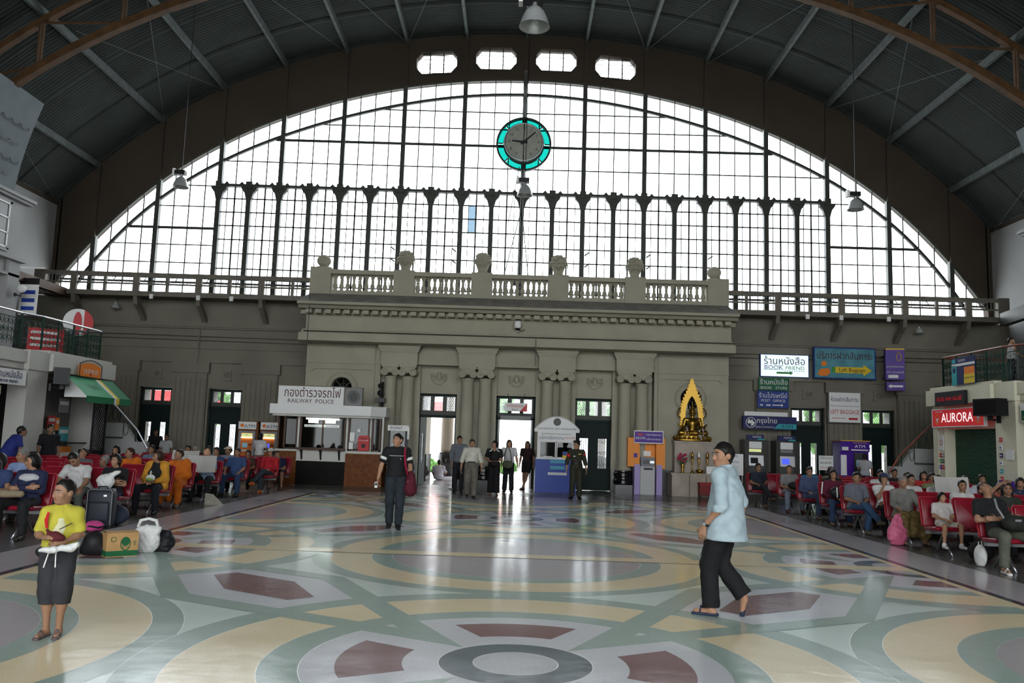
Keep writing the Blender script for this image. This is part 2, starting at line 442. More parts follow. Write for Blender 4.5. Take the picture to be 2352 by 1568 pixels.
# ------------------------------------------------------------------ side and back walls
for s, nm in ((-1, 'left'), (1, 'right')):
    W = struct('wall_%s' % nm, 'plain white upper side wall of the hall')
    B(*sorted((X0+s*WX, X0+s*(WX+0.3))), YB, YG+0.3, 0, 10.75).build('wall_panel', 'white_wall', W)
    B(*sorted((X0+s*(WX-0.06), X0+s*WX)), YB, YG-0.1, 10.15, 10.3).build('wall_plate', 'gable', W)
W = struct('wall_back', 'rear wall with an open arch towards the platforms')
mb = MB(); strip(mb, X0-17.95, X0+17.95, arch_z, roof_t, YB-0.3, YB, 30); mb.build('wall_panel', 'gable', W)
B(X0-18.3, X0+18.3, YB-0.3, YB, 5.2, 6.6).build('spandrel', 'stone', W)
for k in range(-6, 7): B(X0+2.8*k-0.3, X0+2.8*k+0.3, YB-0.3, YB, 0, 5.2).build('pier', 'stone', W)
for k in range(-7, 8):
    x = X0+2.365*k; B(x-0.1, x+0.1, YB-0.2, YB, 6.6, arch_z(x)).build('mullion', 'iron', W)
for s in (-1, 1): B(*sorted((X0+s*17.0, X0+s*18.3)), YB-0.3, YB, 0, 10.6).build('end_pier', 'stone', W)

# ------------------------------------------------------------------ wing walls beside the pavilion
def wing(s, nm):
    W = struct('wall_front_%s' % nm, 'olive beige plaster wing wall with fluted pilasters')
    def R(a, b): return sorted((X0+s*a, X0+s*b))
    doors = [(10.06, 11.30), (12.66, 13.86)]
    xs = [7.2]+[v for d in doors for v in d]+[18.1]
    for i in range(0, len(xs), 2): B(*R(xs[i], xs[i+1]), YW, YW+1.0, 0, 6.45).build('wall_panel', 'stone_wing_shaded', W)
    for d in doors: B(*R(*d), YW, YW+1.0, 3.17, 6.45).build('lintel', 'stone_wing_shaded', W)
    # string courses
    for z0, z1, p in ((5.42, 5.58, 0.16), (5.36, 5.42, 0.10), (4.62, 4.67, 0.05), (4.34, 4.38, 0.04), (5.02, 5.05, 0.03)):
        B(*R(7.25, 18.0), YW-p, YW, z0, z1).build('string_course', 'stone_wing_shaded', W)
    B(*R(7.25, 18.0), YW-0.10, YW, 4.1, 4.34).build('frieze_band', 'stone_wing_shaded', W)
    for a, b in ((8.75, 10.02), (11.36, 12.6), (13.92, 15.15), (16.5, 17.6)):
        P = B(*R(a, b), YW-0.14, YW, 0, 3.72).build('pilaster', 'stone_wing_shaded', W)
        B(*R(a-0.08, b+0.08), YW-0.2, YW, 3.72, 4.1).build('pilaster_cap', 'stone_wing_shaded', W)
        B(*R(a-0.05, b+0.05), YW-0.18, YW, 0, 0.8).build('pilaster_base', 'black_stone', W)
        nf = 6; w = (b-a-0.16)/nf
        for i in range(nf+1):
            x = a+0.08+w*i
            B(*R(x-0.045, x+0.045), YW-0.175, YW-0.14, 0.8, 3.5).build('fillet', 'stone_wing_shaded', P)
    for d in doors:
        cx = X0+s*(d[0]+d[1])/2
        T = B(cx-0.18, cx+0.18, YW-0.04, YW, 3.52, 3.88).build('relief_tile', 'stone_wing_shaded', W)
        mb = MB()
        for a in range(10):
            t = a*0.7; mb.ball((cx+0.013*a*math.cos(t), YW-0.05, 3.7+0.013*a*math.sin(t)), (0.045, 0.03, 0.045), 6, 4)
        mb.build('relief_scroll', 'stone_wing_shaded', T, True)
        B(cx-0.20, cx+0.20, YW-0.06, YW, 3.46, 3.5).build('relief_sill', 'stone_wing_shaded', W)
    # conduits
    mb = MB().cyl((X0+s*11.75, YW-0.17, 2.2), (X0+s*11.75, YW-0.17, 5.3), 0.02)
    mb.build('conduit', 'stone_wing_shaded', W)
    for z, a, b in ((5.05, 7.4, 16), (4.9, 7.4, 16.5)):
        MB().cyl((X0+s*a, YW-0.05, z), (X0+s*b, YW-0.05, z+0.05), 0.015, seg=5).build('cable', 'iron', W)
    # down pipe in the corner by the pavilion
    MB().cyl((X0+s*7.55, YW-0.3, 0.3), (X0+s*7.55, YW-0.3, 7.2), 0.10, seg=10).build('down_pipe', 'rail_green', W, True)
wing(-1, 'left'); wing(1, 'right')

# ------------------------------------------------------------------ doors
def ring_grille(mb, x0, x1, z0, z1, y, cell, t=0.006):
    """honeycomb of small iron rings"""
    nx = max(2, int(round((x1-x0)/cell))); nz = max(2, int(round((z1-z0)/(cell*0.87))))
    dx, dz = (x1-x0)/nx, (z1-z0)/nz
    for j in range(nz):
        for i in range(nx):
            cx = x0+dx*(i+0.5+(0.25 if j % 2 else -0.25)); cz = z0+dz*(j+0.5)
            pts = [(cx+dx*0.5*math.sin(PI/3*k), cz+dz*0.62*math.cos(PI/3*k)) for k in range(6)]
            for k in range(6):
                if k in (0, 1, 2):
                    a, b = pts[k], pts[(k+1) % 6]
                    mb.bar((a[0], y, a[1]), (b[0], y, b[1]), t*2, t*2, (0, 1, 0))
def scroll_grille(mb, x0, x1, z0, z1, y):
    w = (x1-x0); cx = (x0+x1)/2
    for i in range(5):
        x = x0+w*i/4; mb.bar((x, y, z0), (x, y, z1), 0.012, 0.012)
    for z in (z0+0.10*(z1-z0), z0+0.5*(z1-z0), z1-0.12*(z1-z0)):
        for s in (-1, 1):
            pts = []
            for k in range(14):
                t = k*0.55; r = 0.40*w*(1-k/16); pts.append((cx+s*(0.22*w)+s*r*0.5*math.cos(t), y-0.01, z+r*0.6*math.sin(t)))
            mb.tube(pts, 0.008, 4)
def door(no, x0, x1, y, ztop, zt, leaves, label, panels=3):
    """frame, transom lattice lights above zt; each leaf: (hinge side, angle)"""
    D = struct('door_%d' % no, label)
    fr = 0.06
    for x in (x0, x1-fr): B(x, x+fr, y, y+0.16, 0, ztop).build('jamb', 'door_green', D)
    B(x0, x1, y, y+0.16, ztop-fr, ztop).build('head', 'door_green', D)
    B(x0, x1, y, y+0.16, zt-0.05, zt+0.04).build('transom_bar', 'door_green', D)
    w = (x1-x0-2*fr)/panels
    for i in range(panels):
        a = x0+fr+w*i; b = a+w; g = w*0.16
        mb = MB(); mb.box(a, a+g, y+0.05, y+0.1, zt+0.04, ztop-fr).box(b-g, b, y+0.05, y+0.1, zt+0.04, ztop-fr).box(a+g, b-g, y+0.05, y+0.1, zt+0.04, zt+0.04+0.15).box(a+g, b-g, y+0.05, y+0.1, ztop-fr-0.03, ztop-fr)
        P = mb.build('transom_light', 'iron', D)
        mb = MB(); ring_grille(mb, a+g, b-g, zt+0.19, ztop-fr-0.03, y+0.07, 0.075); mb.build('lattice', 'steel', P)
        B(a+g, b-g, y+0.085, y+0.09, zt+0.19, ztop-fr-0.03).build('pane', 'pane', P)
    lw = (x1-x0)/2-fr
    for side, ang in leaves:
        h = zt-0.06
        o = link('leaf', None, D, (x0+fr if side < 0 else x1-fr, y+0.08, 0.01), 0); o.rotation_euler.z = ang*(-side)
        q = lambda a, b: sorted((-side*a, -side*b))
        mb = MB(); st = 0.17
        mb.box(*q(0, st), -0.025, 0.025, 0, h).box(*q(lw-st, lw), -0.025, 0.025, 0, h).box(*q(st, lw-st), -0.025, 0.025, 0, 0.75).box(*q(st, lw-st), -0.025, 0.025, h-0.55, h)
        mb.build('leaf_frame', 'door_green', o)
        mb = MB(); scroll_grille(mb, *q(st, lw-st), 0.75, h-0.55, -0.01); mb.build('scroll_grille', 'steel', o)
        B(*q(st, lw-st), 0.0, 0.006, 0.75, h-0.55).build('pane', 'pane', o)
YD = 28.95
door(1, -3.47, -2.08, YD, 3.15, 2.38, [(-1, 1.35), (1, 1.45)], 'open dark green doorway left of the exit, lattice transom')
door(2, -0.77, 0.60, YD, 3.15, 2.38, [(-1, 1.5), (1, 1.5)], 'open dark green exit doorway in the middle')
door(3, 1.93, 3.33, YD, 3.15, 2.38, [(-1, 0.0), (1, 0.0)], 'closed dark green double door with scrolled grilles')
door(4, X0-13.86, X0-12.66, YW+0.15, 3.15, 2.48, [(-1, 0.0), (1, 0.0)], 'closed dark wing door behind the stair, lattice transom')
door(5, X0-11.30, X0-10.06, YW+0.15, 3.15, 2.48, [(-1, 0.0), (1, 0.0)], 'closed dark wing door beside the orange cash machines')
door(6, X0+10.06, X0+11.30, YW+0.15, 3.15, 2.48, [(-1, 0.0), (1, 0.0)], 'closed dark wing door left of the left baggage sign')
door(7, X0+12.66, X0+13.86, YW+0.15, 3.15, 2.48, [(-1, 0.0), (1, 0.0)], 'closed dark wing door right of the left baggage sign')

# ------------------------------------------------------------------ the classical pavilion
P = struct('wall_pavilion', 'beige plastered pavilion with paired ionic columns and balustrade')
PX0, PX1 = X0-7.22, X0+7.25
dd = [(-3.47, -2.08), (-0.77, 0.60), (1.93, 3.33)]
cut = [-4.75]+[v for d in dd for v in d]+[4.62]
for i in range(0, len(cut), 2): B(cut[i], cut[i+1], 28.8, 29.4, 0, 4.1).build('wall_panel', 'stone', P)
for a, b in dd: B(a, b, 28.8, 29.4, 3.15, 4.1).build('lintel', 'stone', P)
# end bays with a small round window
wz = 3.22; wr = 0.36
for a, b, cx in ((PX0, -4.75, -6.05), (4.62, PX1, 5.86)):
    mb = MB(); mb.box(a, cx-wr, 28.35, 29.4, 0, 4.1).box(cx+wr, b, 28.35, 29.4, 0, 4.1).box(cx-wr, cx+wr, 28.35, 29.4, 0, wz-wr).box(cx-wr, cx+wr, 28.35, 29.4, wz+wr, 4.1)
    n = 12
    for q in range(4):
        a0 = q*PI/2
        pts = [(cx+wr*math.cos(a0+PI/2*k/n), wz+wr*math.sin(a0+PI/2*k/n)) for k in range(n+1)]
        c = (cx+wr*(1 if math.cos(a0+PI/4) > 0 else -1), wz+wr*(1 if math.sin(a0+PI/4) > 0 else -1))
        for k in range(n): mb.prism([pts[k], pts[k+1], c], 'y', 28.35, 29.4)
    E_ = mb.build('end_bay', 'stone', P)
    MB().lathe([(wr, 28.35), (wr, 28.24), (wr+0.10, 28.22), (wr+0.12, 28.27), (wr+0.17, 28.27), (wr+0.19, 28.35)], (cx, 0, wz), 32, 'y', cap=False).build('round_moulding', 'stone', E_, True)
    mb = MB()
    for k in range(8): mb.bar((cx, 28.6, wz), (cx+wr*math.cos(k*PI/4), 28.6, wz+wr*math.sin(k*PI/4)), 0.025, 0.03)
    mb.tube([(cx+0.17*math.cos(t), 28.6, wz+0.17*math.sin(t)) for t in np.linspace(0, 2*PI, 16)[:-1]], 0.013, 4, True)
    mb.build('window_spokes', 'iron', E_)
    B(cx-wr, cx+wr, 28.66, 28.67, wz-wr, wz+wr).build('pane', 'pane_dark', E_); B(cx-wr, cx+wr, 29.1, 29.2, wz-wr, wz+wr).build('shutter', 'dark', E_)
    # label mould with dropped ends, and a sunk line below it
    mb = MB().box(cx-0.98, cx+0.98, 28.28, 28.35, 3.86, 3.91)
    for s in (-1, 1): mb.prism([(cx+s*0.98, 3.91), (cx+s*1.06, 3.84), (cx+s*1.12, 3.80), (cx+s*1.12, 3.76), (cx+s*0.98, 3.82)], 'y', 28.29, 28.35)
    mb.build('label_mould', 'stone', E_)
    B(cx-0.75, cx+0.75, 28.335, 28.35, 3.66, 3.68).build('fillet', 'stone', E_)
    B(a, b, 28.28, 28.4, 0, 0.8).build('dado', 'black_stone', P)
    B(min(a, b)-0.02, max(a, b)+0.02, 28.31, 29.4, 4.06, 4.1).build('fillet', 'stone', P)
# upper wall, lintel beam, belt course
B(PX0, PX1, 28.33, 31.4, 4.1, 4.74).build('architrave', 'stone', P)
B(PX0, PX1, 28.0, 31.4, 4.74, 6.3).build('frieze_wall', 'stone', P)
def moulding(name, prof, x0, x1, m='stone', ret=0.0):
    """profile of (y, z) swept along x, mitred ends pulled in with depth"""
    return MB().prism(prof, 'x', x0, x1).build(name, m, P)
moulding('belt_course', [(27.5, 4.74), (27.5, 5.0), (27.8, 5.02), (27.8, 5.09), (27.92, 5.11), (27.92, 5.17), (28.05, 5.2), (28.05, 4.72), (27.75, 4.70)], X0-7.33, X0+7.28)
moulding('cornice', [(27.92, 5.68), (27.92, 5.82), (27.6, 5.84), (27.55, 5.89), (27.5, 5.93), (27.36, 5.95), (27.36, 6.04), (28.05, 6.04), (28.05, 5.68)], X0-7.40, X0+7.38)
# weathered sloping ledge with hipped ends
MB().add([(X0-7.40, 27.36, 6.04), (X0+7.38, 27.36, 6.04), (X0+7.38, 31.3, 6.04), (X0-7.40, 31.3, 6.04), (X0-7.15, 28.05, 6.42), (X0+7.12, 28.05, 6.42), (X0+7.12, 31.3, 6.42), (X0-7.15, 31.3, 6.42)],
         [(0, 1, 5, 4), (1, 2, 6, 5), (2, 3, 7, 6), (3, 0, 4, 7), (4, 5, 6, 7), (3, 2, 1, 0)]).build('sloping_ledge', 'stone_grey', P)
dm = B(-0.10, 0.10, -0.36, 0.0, 0, 0.13).mesh('dentil', 'stone')
nd = 45
for i in range(nd): link('dentil', dm, P, (X0-7.05+14.1*i/(nd-1), 27.95, 5.68))
# ionic columns in pairs
colx = [-4.38, -3.78, -1.74, -1.13, 0.97, 1.59, 3.61, 4.19]
YC = 28.25
shaft = MB().lathe([(0.255, 0.74), (0.26, 0.80), (0.245, 0.85), (0.225, 0.88), (0.225, 1.6), (0.218, 2.4), (0.198, 3.58), (0.205, 3.6), (0.22, 3.62), (0.22, 3.66), (0.2, 3.67)], seg=24).mesh('shaft', 'stone', True)
mb = MB().box(-0.29, 0.29, -0.26, 0.26, 3.97, 4.05).box(-0.25, 0.25, -0.22, 0.22, 3.90, 3.97)
mb.box(-0.21, 0.21, -0.25, 0.25, 3.78, 3.92)
for s in (-1, 1):
    mb.lathe([(0.0, -0.27), (0.05, -0.285), (0.055, -0.27), (0.075, -0.265), (0.085, -0.275), (0.118, -0.275), (0.132, -0.25), (0.132, 0.25), (0.0, 0.25)], (s*0.185, 0, 3.80), 16, 'y')
mb.tube([(-0.2, -0.26, 3.9), (-0.12, -0.265, 3.84), (0, -0.265, 3.80), (0.12, -0.265, 3.84), (0.2, -0.26, 3.9)], 0.022, 6)
for x in (-0.08, 0, 0.08): mb.ball((x, -0.25, 3.80+abs(x)*0.3), (0.03, 0.03, 0.045), 8, 5)
capm = mb.mesh('capital', 'stone', False)
basem = MB().box(-0.3, 0.3, -0.3, 0.3, 0, 0.28).lathe([(0.29, 0.28), (0.31, 0.32), (0.31, 0.42), (0.27, 0.46), (0.265, 0.52), (0.29, 0.55), (0.29, 0.66), (0.255, 0.70), (0.25, 0.75)], seg=20).mesh('pedestal', 'black_stone', False)
for x in colx:
    c = link('column', shaft, P, (x, YC, 0)); link('capital', capm, c); link('pedestal', basem, c)
for a, b in zip(colx[::2], colx[1::2]):
    c = (a+b)/2
    B(c-0.62, c+0.62, 27.98, 28.4, 4.05, 4.48).build('entablature_block', 'stone', P)
    B(c-0.68, c+0.68, 28.6, 28.8, 0, 4.1).build('pier', 'stone', P)
    B(c-0.66, c+0.66, 28.5, 28.8, 0, 0.75).build('pier_base', 'black_stone', P)
    mb = MB()
    for k, (e, z0, z1) in enumerate(((0.03, 4.48, 4.54), (0.06, 4.54, 4.61), (0.09, 4.61, 4.68), (0.12, 4.68, 4.74))): mb.box(c-0.62-e, c+0.62+e, 27.98-e, 28.4, z0, z1)
    mb.build('block_moulding', 'stone', P)
# carved cartouches above the doors
mb = MB()
mb.ball((0, 0, 0.02), (0.085, 0.06, 0.13), 12, 8); mb.box(-0.07, 0.07, -0.05, 0.02, 0.15, 0.19); mb.ball((0, -0.02, 0.13), (0.06, 0.05, 0.05), 8, 6)
mb.tube([(0.19*math.cos(t), -0.02, -0.02+0.20*math.sin(t)) for t in np.linspace(PI*1.08, PI*1.92, 12)], 0.028, 6)
for s in (-1, 1):
    for x, z, r in ((0.13, 0.08, 0.055), (0.19, 0.10, 0.05), (0.24, 0.06, 0.045), (0.25, -0.01, 0.045), (0.20, 0.0, 0.05), (0.15, -0.05, 0.05), (0.22, -0.08, 0.045), (0.13, 0.02, 0.04), (0.24, 0.13, 0.035)):
        mb.ball((s*x, -0.01, z), (r, 0.045, r*0.9), 8, 5)
cm = mb.mesh('cartouche', 'stone', True)
for x in (-2.78, -0.09, 2.63): link('cartouche', cm, P, (x, 28.79, 3.70))
# balustrade with square posts, turned balusters, urns and balls
posts = [-6.95, -4.07, -1.39, 1.25, 3.90, 6.74]
for i, x in enumerate(posts):
    h = 7.36 if i in (0, 5) else 7.33
    B(x-0.36, x+0.36, 28.1, 28.75, 6.40, h).build('post', 'stone', P)
bal = MB().box(-0.075, 0.075, -0.075, 0.075, 0, 0.05).lathe([(0.055, 0.05), (0.05, 0.08), (0.085, 0.17), (0.075, 0.24), (0.04, 0.32), (0.055, 0.36), (0.04, 0.40), (0.06, 0.47), (0.075, 0.51), (0.05, 0.55)], seg=8).box(-0.08, 0.08, -0.075, 0.075, 0.54, 0.58).mesh('baluster', 'stone', False)
for a, b in zip(posts[:-1], posts[1:]):
    a += 0.36; b -= 0.36
    B(a, b, 28.15, 28.6, 6.42, 6.56).build('bottom_rail', 'stone', P); B(a, b, 28.12, 28.62, 7.14, 7.29).build('top_rail', 'stone', P)
    n = 10
    for k in range(n): link('baluster', bal, P, (a+(b-a)*(k+0.5)/n, 28.38, 6.56))
def ball_finial(x, label):
    T = thing('ball_finial', label, 'finial', (x, 28.42, 7.36), group='stone ornaments on the balustrade')
    MB().lathe([(0.26, 0.0), (0.26, 0.04), (0.16, 0.06), (0.14, 0.10)], seg=20).build('base', 'stone', T, True)
    MB().ball((0, 0, 0.27), (0.245, 0.245, 0.215), 24, 14).build('ball', 'stone', T, True)
ball_finial(-6.93, 'round stone ball finial on the left corner post of the balustrade')
ball_finial(6.66, 'round stone ball finial on the right corner post of the balustrade')
def urn(x, label):
    T = thing('garland_urn', label, 'urn', (x, 28.42, 7.33), group='flower urns on the balustrade')
    MB().lathe([(0.24, 0), (0.24, 0.04), (0.17, 0.06), (0.16, 0.10), (0.19, 0.2), (0.25, 0.36), (0.28, 0.42), (0.27, 0.43), (0.2, 0.43)], seg=20).build('bowl', 'stone', T, True)
    MB().lathe([(0.27, 0.41), (0.31, 0.43), (0.325, 0.46), (0.31, 0.49), (0.25, 0.50)], seg=24).build('rim', 'stone', T, True)
    mb = MB(); r = random.Random(3)
    mb.ball((0, 0, 0.5), (0.26, 0.26, 0.22), 14, 8)
    for k in range(46):
        a = r.uniform(0, 2*PI); e = r.uniform(0.05, 1.4)
        mb.ball((0.26*math.cos(a)*math.cos(e), 0.26*math.sin(a)*math.cos(e), 0.50+0.22*math.sin(e)), r.uniform(0.035, 0.06), 6, 4)
    mb.build('flowers', 'stone', T)
    mb = MB().ball((0, -0.25, 0.33), (0.075, 0.06, 0.08), 10, 7); mb.tube([(0.08*math.cos(t), -0.26, 0.27+0.07*math.sin(t)) for t in np.linspace(PI, 2*PI, 8)], 0.018, 6)
    mb.build('lion_mask', 'stone', T, True)
    mb = MB()
    for s in (-1, 1): mb.tube([(s*0.05, -0.27, 0.34), (s*0.16, -0.25, 0.26), (s*0.27, -0.10, 0.36), (s*0.31, -0.02, 0.42), (s*0.31, -0.02, 0.28)], 0.02, 6)
    mb.build('garland', 'stone', T)
for x, w_ in zip(posts[1:5], ('leftmost of the four', 'second from the left of the four', 'third from the left of the four', 'rightmost of the four')):
    urn(x, 'stone urn heaped with flowers on the balustrade, %s' % w_)
# cables clipped under the belt course
for x in (-4.95, 4.75): MB().cyl((x, 28.3, 1.2), (x, 28.3, 4.7), 0.018, seg=5).build('conduit', 'stone', P)
mb = MB().cyl((PX0, 27.75, 5.08), (PX1, 27.75, 5.09), 0.018, seg=5); mb.build('cable', 'iron', P)
for x, z0, z1 in ((0.52, 4.1, 5.0), (-7.1, 3.2, 6.3)): MB().cyl((x, 27.45, z0), (x, 27.45, z1), 0.012, seg=5).build('cable', 'iron', P)

# ------------------------------------------------------------------ iron galleries left and right of the pavilion
def gallery(s, nm):
    G = struct('gallery_%s' % nm, 'beige iron walkway with lattice railing below the great window')
    def R(a, b): return sorted((X0+s*a, X0+s*b))
    yf = 29.6
    B(*R(7.3, 17.5), yf, YG-0.15, 6.40, 6.50).build('deck', 'iron_beige', G)
    B(*R(7.3, 17.5), yf-0.06, yf+0.04, 6.38, 6.56).build('bottom_chord', 'iron_beige', G)
    B(*R(7.3, 17.5), yf-0.05, yf+0.03, 7.10, 7.24).build('top_chord', 'iron_beige', G)
    B(*R(7.3, 17.5), yf-0.03, yf+0.02, 6.80, 6.86).build('mid_rail', 'iron_beige', G)
    B(*R(7.3, 17.5), YG-0.5, YG-0.42, 7.15, 7.22).build('back_rail', 'iron', G)
    xs = np.linspace(8.2, 17.3, 9)
    for i, x in enumerate(xs):
        w = 0.11 if i % 2 == 1 else 0.045
        B(*R(x-w, x+w), yf-0.07, yf+0.05, 6.4, 7.2).build('post', 'iron_beige', G)
        if i % 2 == 1:
            mb = MB(); cx = X0+s*x
            pts = [(yf-0.05, 6.40), (yf+0.05, 6.1), (yf+0.45, 5.85), (YW-0.1, 5.55), (YW, 5.58), (YW, 5.75), (yf+0.6, 6.0), (yf+0.35, 6.2), (yf+0.3, 6.40)]
            mb.prism(pts, 'x', cx-0.07, cx+0.07); mb.build('bracket', 'iron_beige', G)
    mb = MB()
    for x in np.arange(7.5, 17.4, 0.13): mb.box(*R(x-0.008, x+0.008), yf-0.005, yf+0.01, 6.86, 7.1)
    tag(mb.build('balusters', 'iron', G), kind='stuff')
    # pipes strung along the foot of the window
    for z, y in ((7.33, YG-0.6), (7.46, YG-0.35)): MB().cyl((X0+s*7.3, y, z), (X0+s*17.6, y, z), 0.035, seg=6).build('pipe', 'iron', G)
    mb = MB()
    for x in np.arange(8.3, 17.4, 1.18): mb.cyl((X0+s*x, YG-0.6, 7.2), (X0+s*x, YG-0.3, 7.5), 0.02, seg=5)
    mb.build('pipe_brackets', 'iron', G)
    B(*R(17.2, 17.6), yf-0.08, yf+0.1, 6.35, 7.26).build('end_post', 'iron_beige', G)
    for a in (10.3, 11.5, 13.2): B(*R(a, a+0.13), yf-0.12, yf-0.06, 6.28, 6.45).build('junction_box', 'white', G)
gallery(-1, 'left'); gallery(1, 'right')

# ------------------------------------------------------------------ porch and street outside
mat('pavement', (0.55, 0.53, 0.50), 0.8); mat('hedge', (0.10, 0.22, 0.05), 0.8, noise=0.5, nscale=5); mat('cream_shaded', (0.30, 0.26, 0.20), 0.7); mat('house_white', (0.6, 0.6, 0.58), 0.7)  # cream of porch columns and pier is darkened, porch shade painted into it
OUT = struct('street', 'bright pavement outside the doors')
B(-60, 60, 36.5, 120, -0.25, -0.15).build('pavement', 'pavement', OUT)
B(-60, 60, YB-60, YB-0.3, -0.6, -0.5).build('platform', 'pavement', OUT)
PO = struct('porch', 'columned porch outside the doors')
B(-9, 9, 31.5, 37.5, 4.3, 4.6).build('porch_ceiling', 'white', PO)
for x in (-3.05, -5.6, 0.9, 3.6, 6.2): 
    mb = MB().lathe([(0.26, 0.0), (0.26, 4.3)], seg=16, c=(x, 36.4, 0)); o = mb.build('porch_column', 'cream_shaded', PO, True)
    MB().lathe([(0.36, 0.0), (0.36, 1.0), (0.30, 1.05)], seg=16, c=(x, 36.4, 0)).build('column_base', 'black_stone', o, True)
B(-4.0, -3.45, 31.6, 33.2, 0, 4.3).build('porch_pier', 'cream_shaded', PO); B(-4.05, -3.4, 31.55, 33.25, 0, 1.0).build('pier_base', 'black_stone', PO)
mb = MB()
for x in np.arange(-16, 16, 0.16): mb.cyl((x, 46, 0), (x, 46, 1.9), 0.02, seg=4)
for z in (0.2, 1.7): mb.box(-16, 16, 45.97, 46.03, z, z+0.06)
tag(mb.build('street_fence', 'white'), 'white iron railing along the street seen through the open doors', 'fence')
def bush(x, y, z, r, label, m='hedge'):
    mb = MB(); rr = random.Random(int(x*100)); mb.ball((0, 0, r*0.6), (r, r*0.8, r*0.7), 10, 7)
    for k in range(60):
        a = rr.uniform(0, 2*PI); e = rr.uniform(-0.3, 1.4); d = Vector((math.cos(a)*math.cos(e)*r, math.sin(a)*math.cos(e)*r*0.8, r*0.6+math.sin(e)*r*0.7))
        mb.ball(d, rr.uniform(0.1, 0.22)*r, 5, 4)
    tag(mb.build('bush', m, loc=(x, y, z)), label, 'shrub', 'shrubs outside the doors')
bush(-4.6, 43.5, -0.15, 0.5, 'low flowering bush seen through the left open doorway')
bush(-2.9, 44.0, -0.15, 0.5, 'clipped bush right of the porch column, through the left doorway')
bush(-0.5, 44.0, -0.15, 0.5, 'low bush outside the exit doorway, left one')
bush(0.95, 43.4, -0.15, 0.5, 'low bush outside the exit doorway, right one')
def tree(x, y, h, r, label, seed):
    T = thing('street_tree', label, 'tree', (x, y, -0.15), group='trees outside the station'); rr = random.Random(seed)
    MB().cyl((0, 0, 0), (0.1, 0, h*0.7), 0.16, 0.09).build('trunk', 'wood', T)
    mb = MB()
    for k in range(90):
        a = rr.uniform(0, 2*PI); e = rr.uniform(-1.2, 1.5); q = rr.uniform(0.4, 1.0)*r
        mb.ball((q*math.cos(a)*math.cos(e), q*math.sin(a)*math.cos(e), h*0.75+q*math.sin(e)*0.8), rr.uniform(0.1, 0.24)*r, 5, 4)
    mb.build('crown', 'hedge', T)
tree(-1.3, 52, 5.4, 1.0, 'green tree above the fence beyond the exit doorway', 1)
tree(4.6, 50, 4.6, 1.6, 'green tree behind the closed right pavilion door', 2)
tree(17.4, 47, 4.2, 2.0, 'green tree behind the wing door left of the baggage sign', 3)
tree(23.0, 51, 4.4, 2.0, 'green tree behind the wing door right of the baggage sign', 4)
tree(-18.5, 50, 4.2, 1.6, 'green tree behind the wing door by the stair', 5)
# plain white house across the street with red sign boards
T = thing('street_building', 'white building with red sign boards across the street, through the doors', 'building', (0, 62, -0.15))
B(-30, 30, 0, 4, 0, 7.5).build('wall', 'house_white', T)
mat('sign_red_out', (0.5, 0.02, 0.02), 0.5)
for x0, x1, z0, z1 in ((-8.6, -5.0, 3.6, 4.4), (-2.6, -0.6, 3.4, 4.1), (-29, -22, 3.4, 4.6)): B(x0, x1, -0.3, 0, z0, z1).build('sign_board', 'sign_red_out', T)
for x in range(-28, 28, 4): B(x, x+2.0, -0.05, 0, 4.8, 6.6).build('window', 'window_out', T) if mat('window_out', (0.08, 0.10, 0.12), 0.2) else None
# ------------------------------------------------------------------ terrazzo floor with flat inlays
def terrazzo(name, col, rough=0.13):
    m = mat(name, col, rough, spec=0.18); t = m.node_tree; b = t.nodes['Principled BSDF']
    g = t.nodes.new('ShaderNodeNewGeometry'); n = t.nodes.new('ShaderNodeTexNoise'); n.inputs['Scale'].default_value = 90; n.inputs['Detail'].default_value = 2
    n3 = t.nodes.new('ShaderNodeTexNoise'); n3.inputs['Scale'].default_value = 0.6; n3.inputs['Detail'].default_value = 3
    r = t.nodes.new('ShaderNodeValToRGB'); t.links.new(g.outputs['Position'], n.inputs['Vector']); t.links.new(g.outputs['Position'], n3.inputs['Vector'])
    r.color_ramp.elements[0].position = 0.33; r.color_ramp.elements[1].position = 0.62
    r.color_ramp.elements[0].color = tuple(c*0.86 for c in col)+(1,); r.color_ramp.elements[1].color = tuple(col)+(1,)
    t.links.new(n.outputs[0], r.inputs[0]); t.links.new(r.outputs[0], b.inputs['Base Color'])
    q = t.nodes.new('ShaderNodeMapRange'); q.inputs[1].default_value = 0.3; q.inputs[2].default_value = 0.7; q.inputs[3].default_value = rough*0.75; q.inputs[4].default_value = rough*1.5
    t.links.new(n3.outputs[0], q.inputs[0]); t.links.new(q.outputs[0], b.inputs['Roughness'])
    bp = t.nodes.new('ShaderNodeBump'); bp.inputs['Strength'].default_value = 0.05; bp.inputs['Distance'].default_value = 0.05
    n4 = t.nodes.new('ShaderNodeTexNoise'); n4.inputs['Scale'].default_value = 3.5; t.links.new(g.outputs['Position'], n4.inputs['Vector'])
    t.links.new(n4.outputs[0], bp.inputs['Height']); t.links.new(bp.outputs[0], b.inputs['Normal'])
    return m
terrazzo('tz_mint', (0.66, 0.75, 0.68)); terrazzo('tz_green', (0.37, 0.46, 0.40)); terrazzo('tz_cream', (0.84, 0.70, 0.45)); terrazzo('tz_lilac', (0.46, 0.42, 0.43))
terrazzo('tz_pale', (0.66, 0.66, 0.68)); terrazzo('tz_maroon', (0.24, 0.125, 0.125)); terrazzo('tz_slate', (0.11, 0.14, 0.155)); terrazzo('tz_white', (0.52, 0.52, 0.52)); terrazzo('tz_navy', (0.05, 0.055, 0.075))
terrazzo('tz_dark', (0.115, 0.11, 0.10), 0.2); terrazzo('tz_line', (0.6, 0.58, 0.5))
mat('brass_strip', (0.50, 0.50, 0.46), 0.3, metal=0.6)
floor = struct('floor', 'polished terrazzo floor with inlaid circles and rosettes')
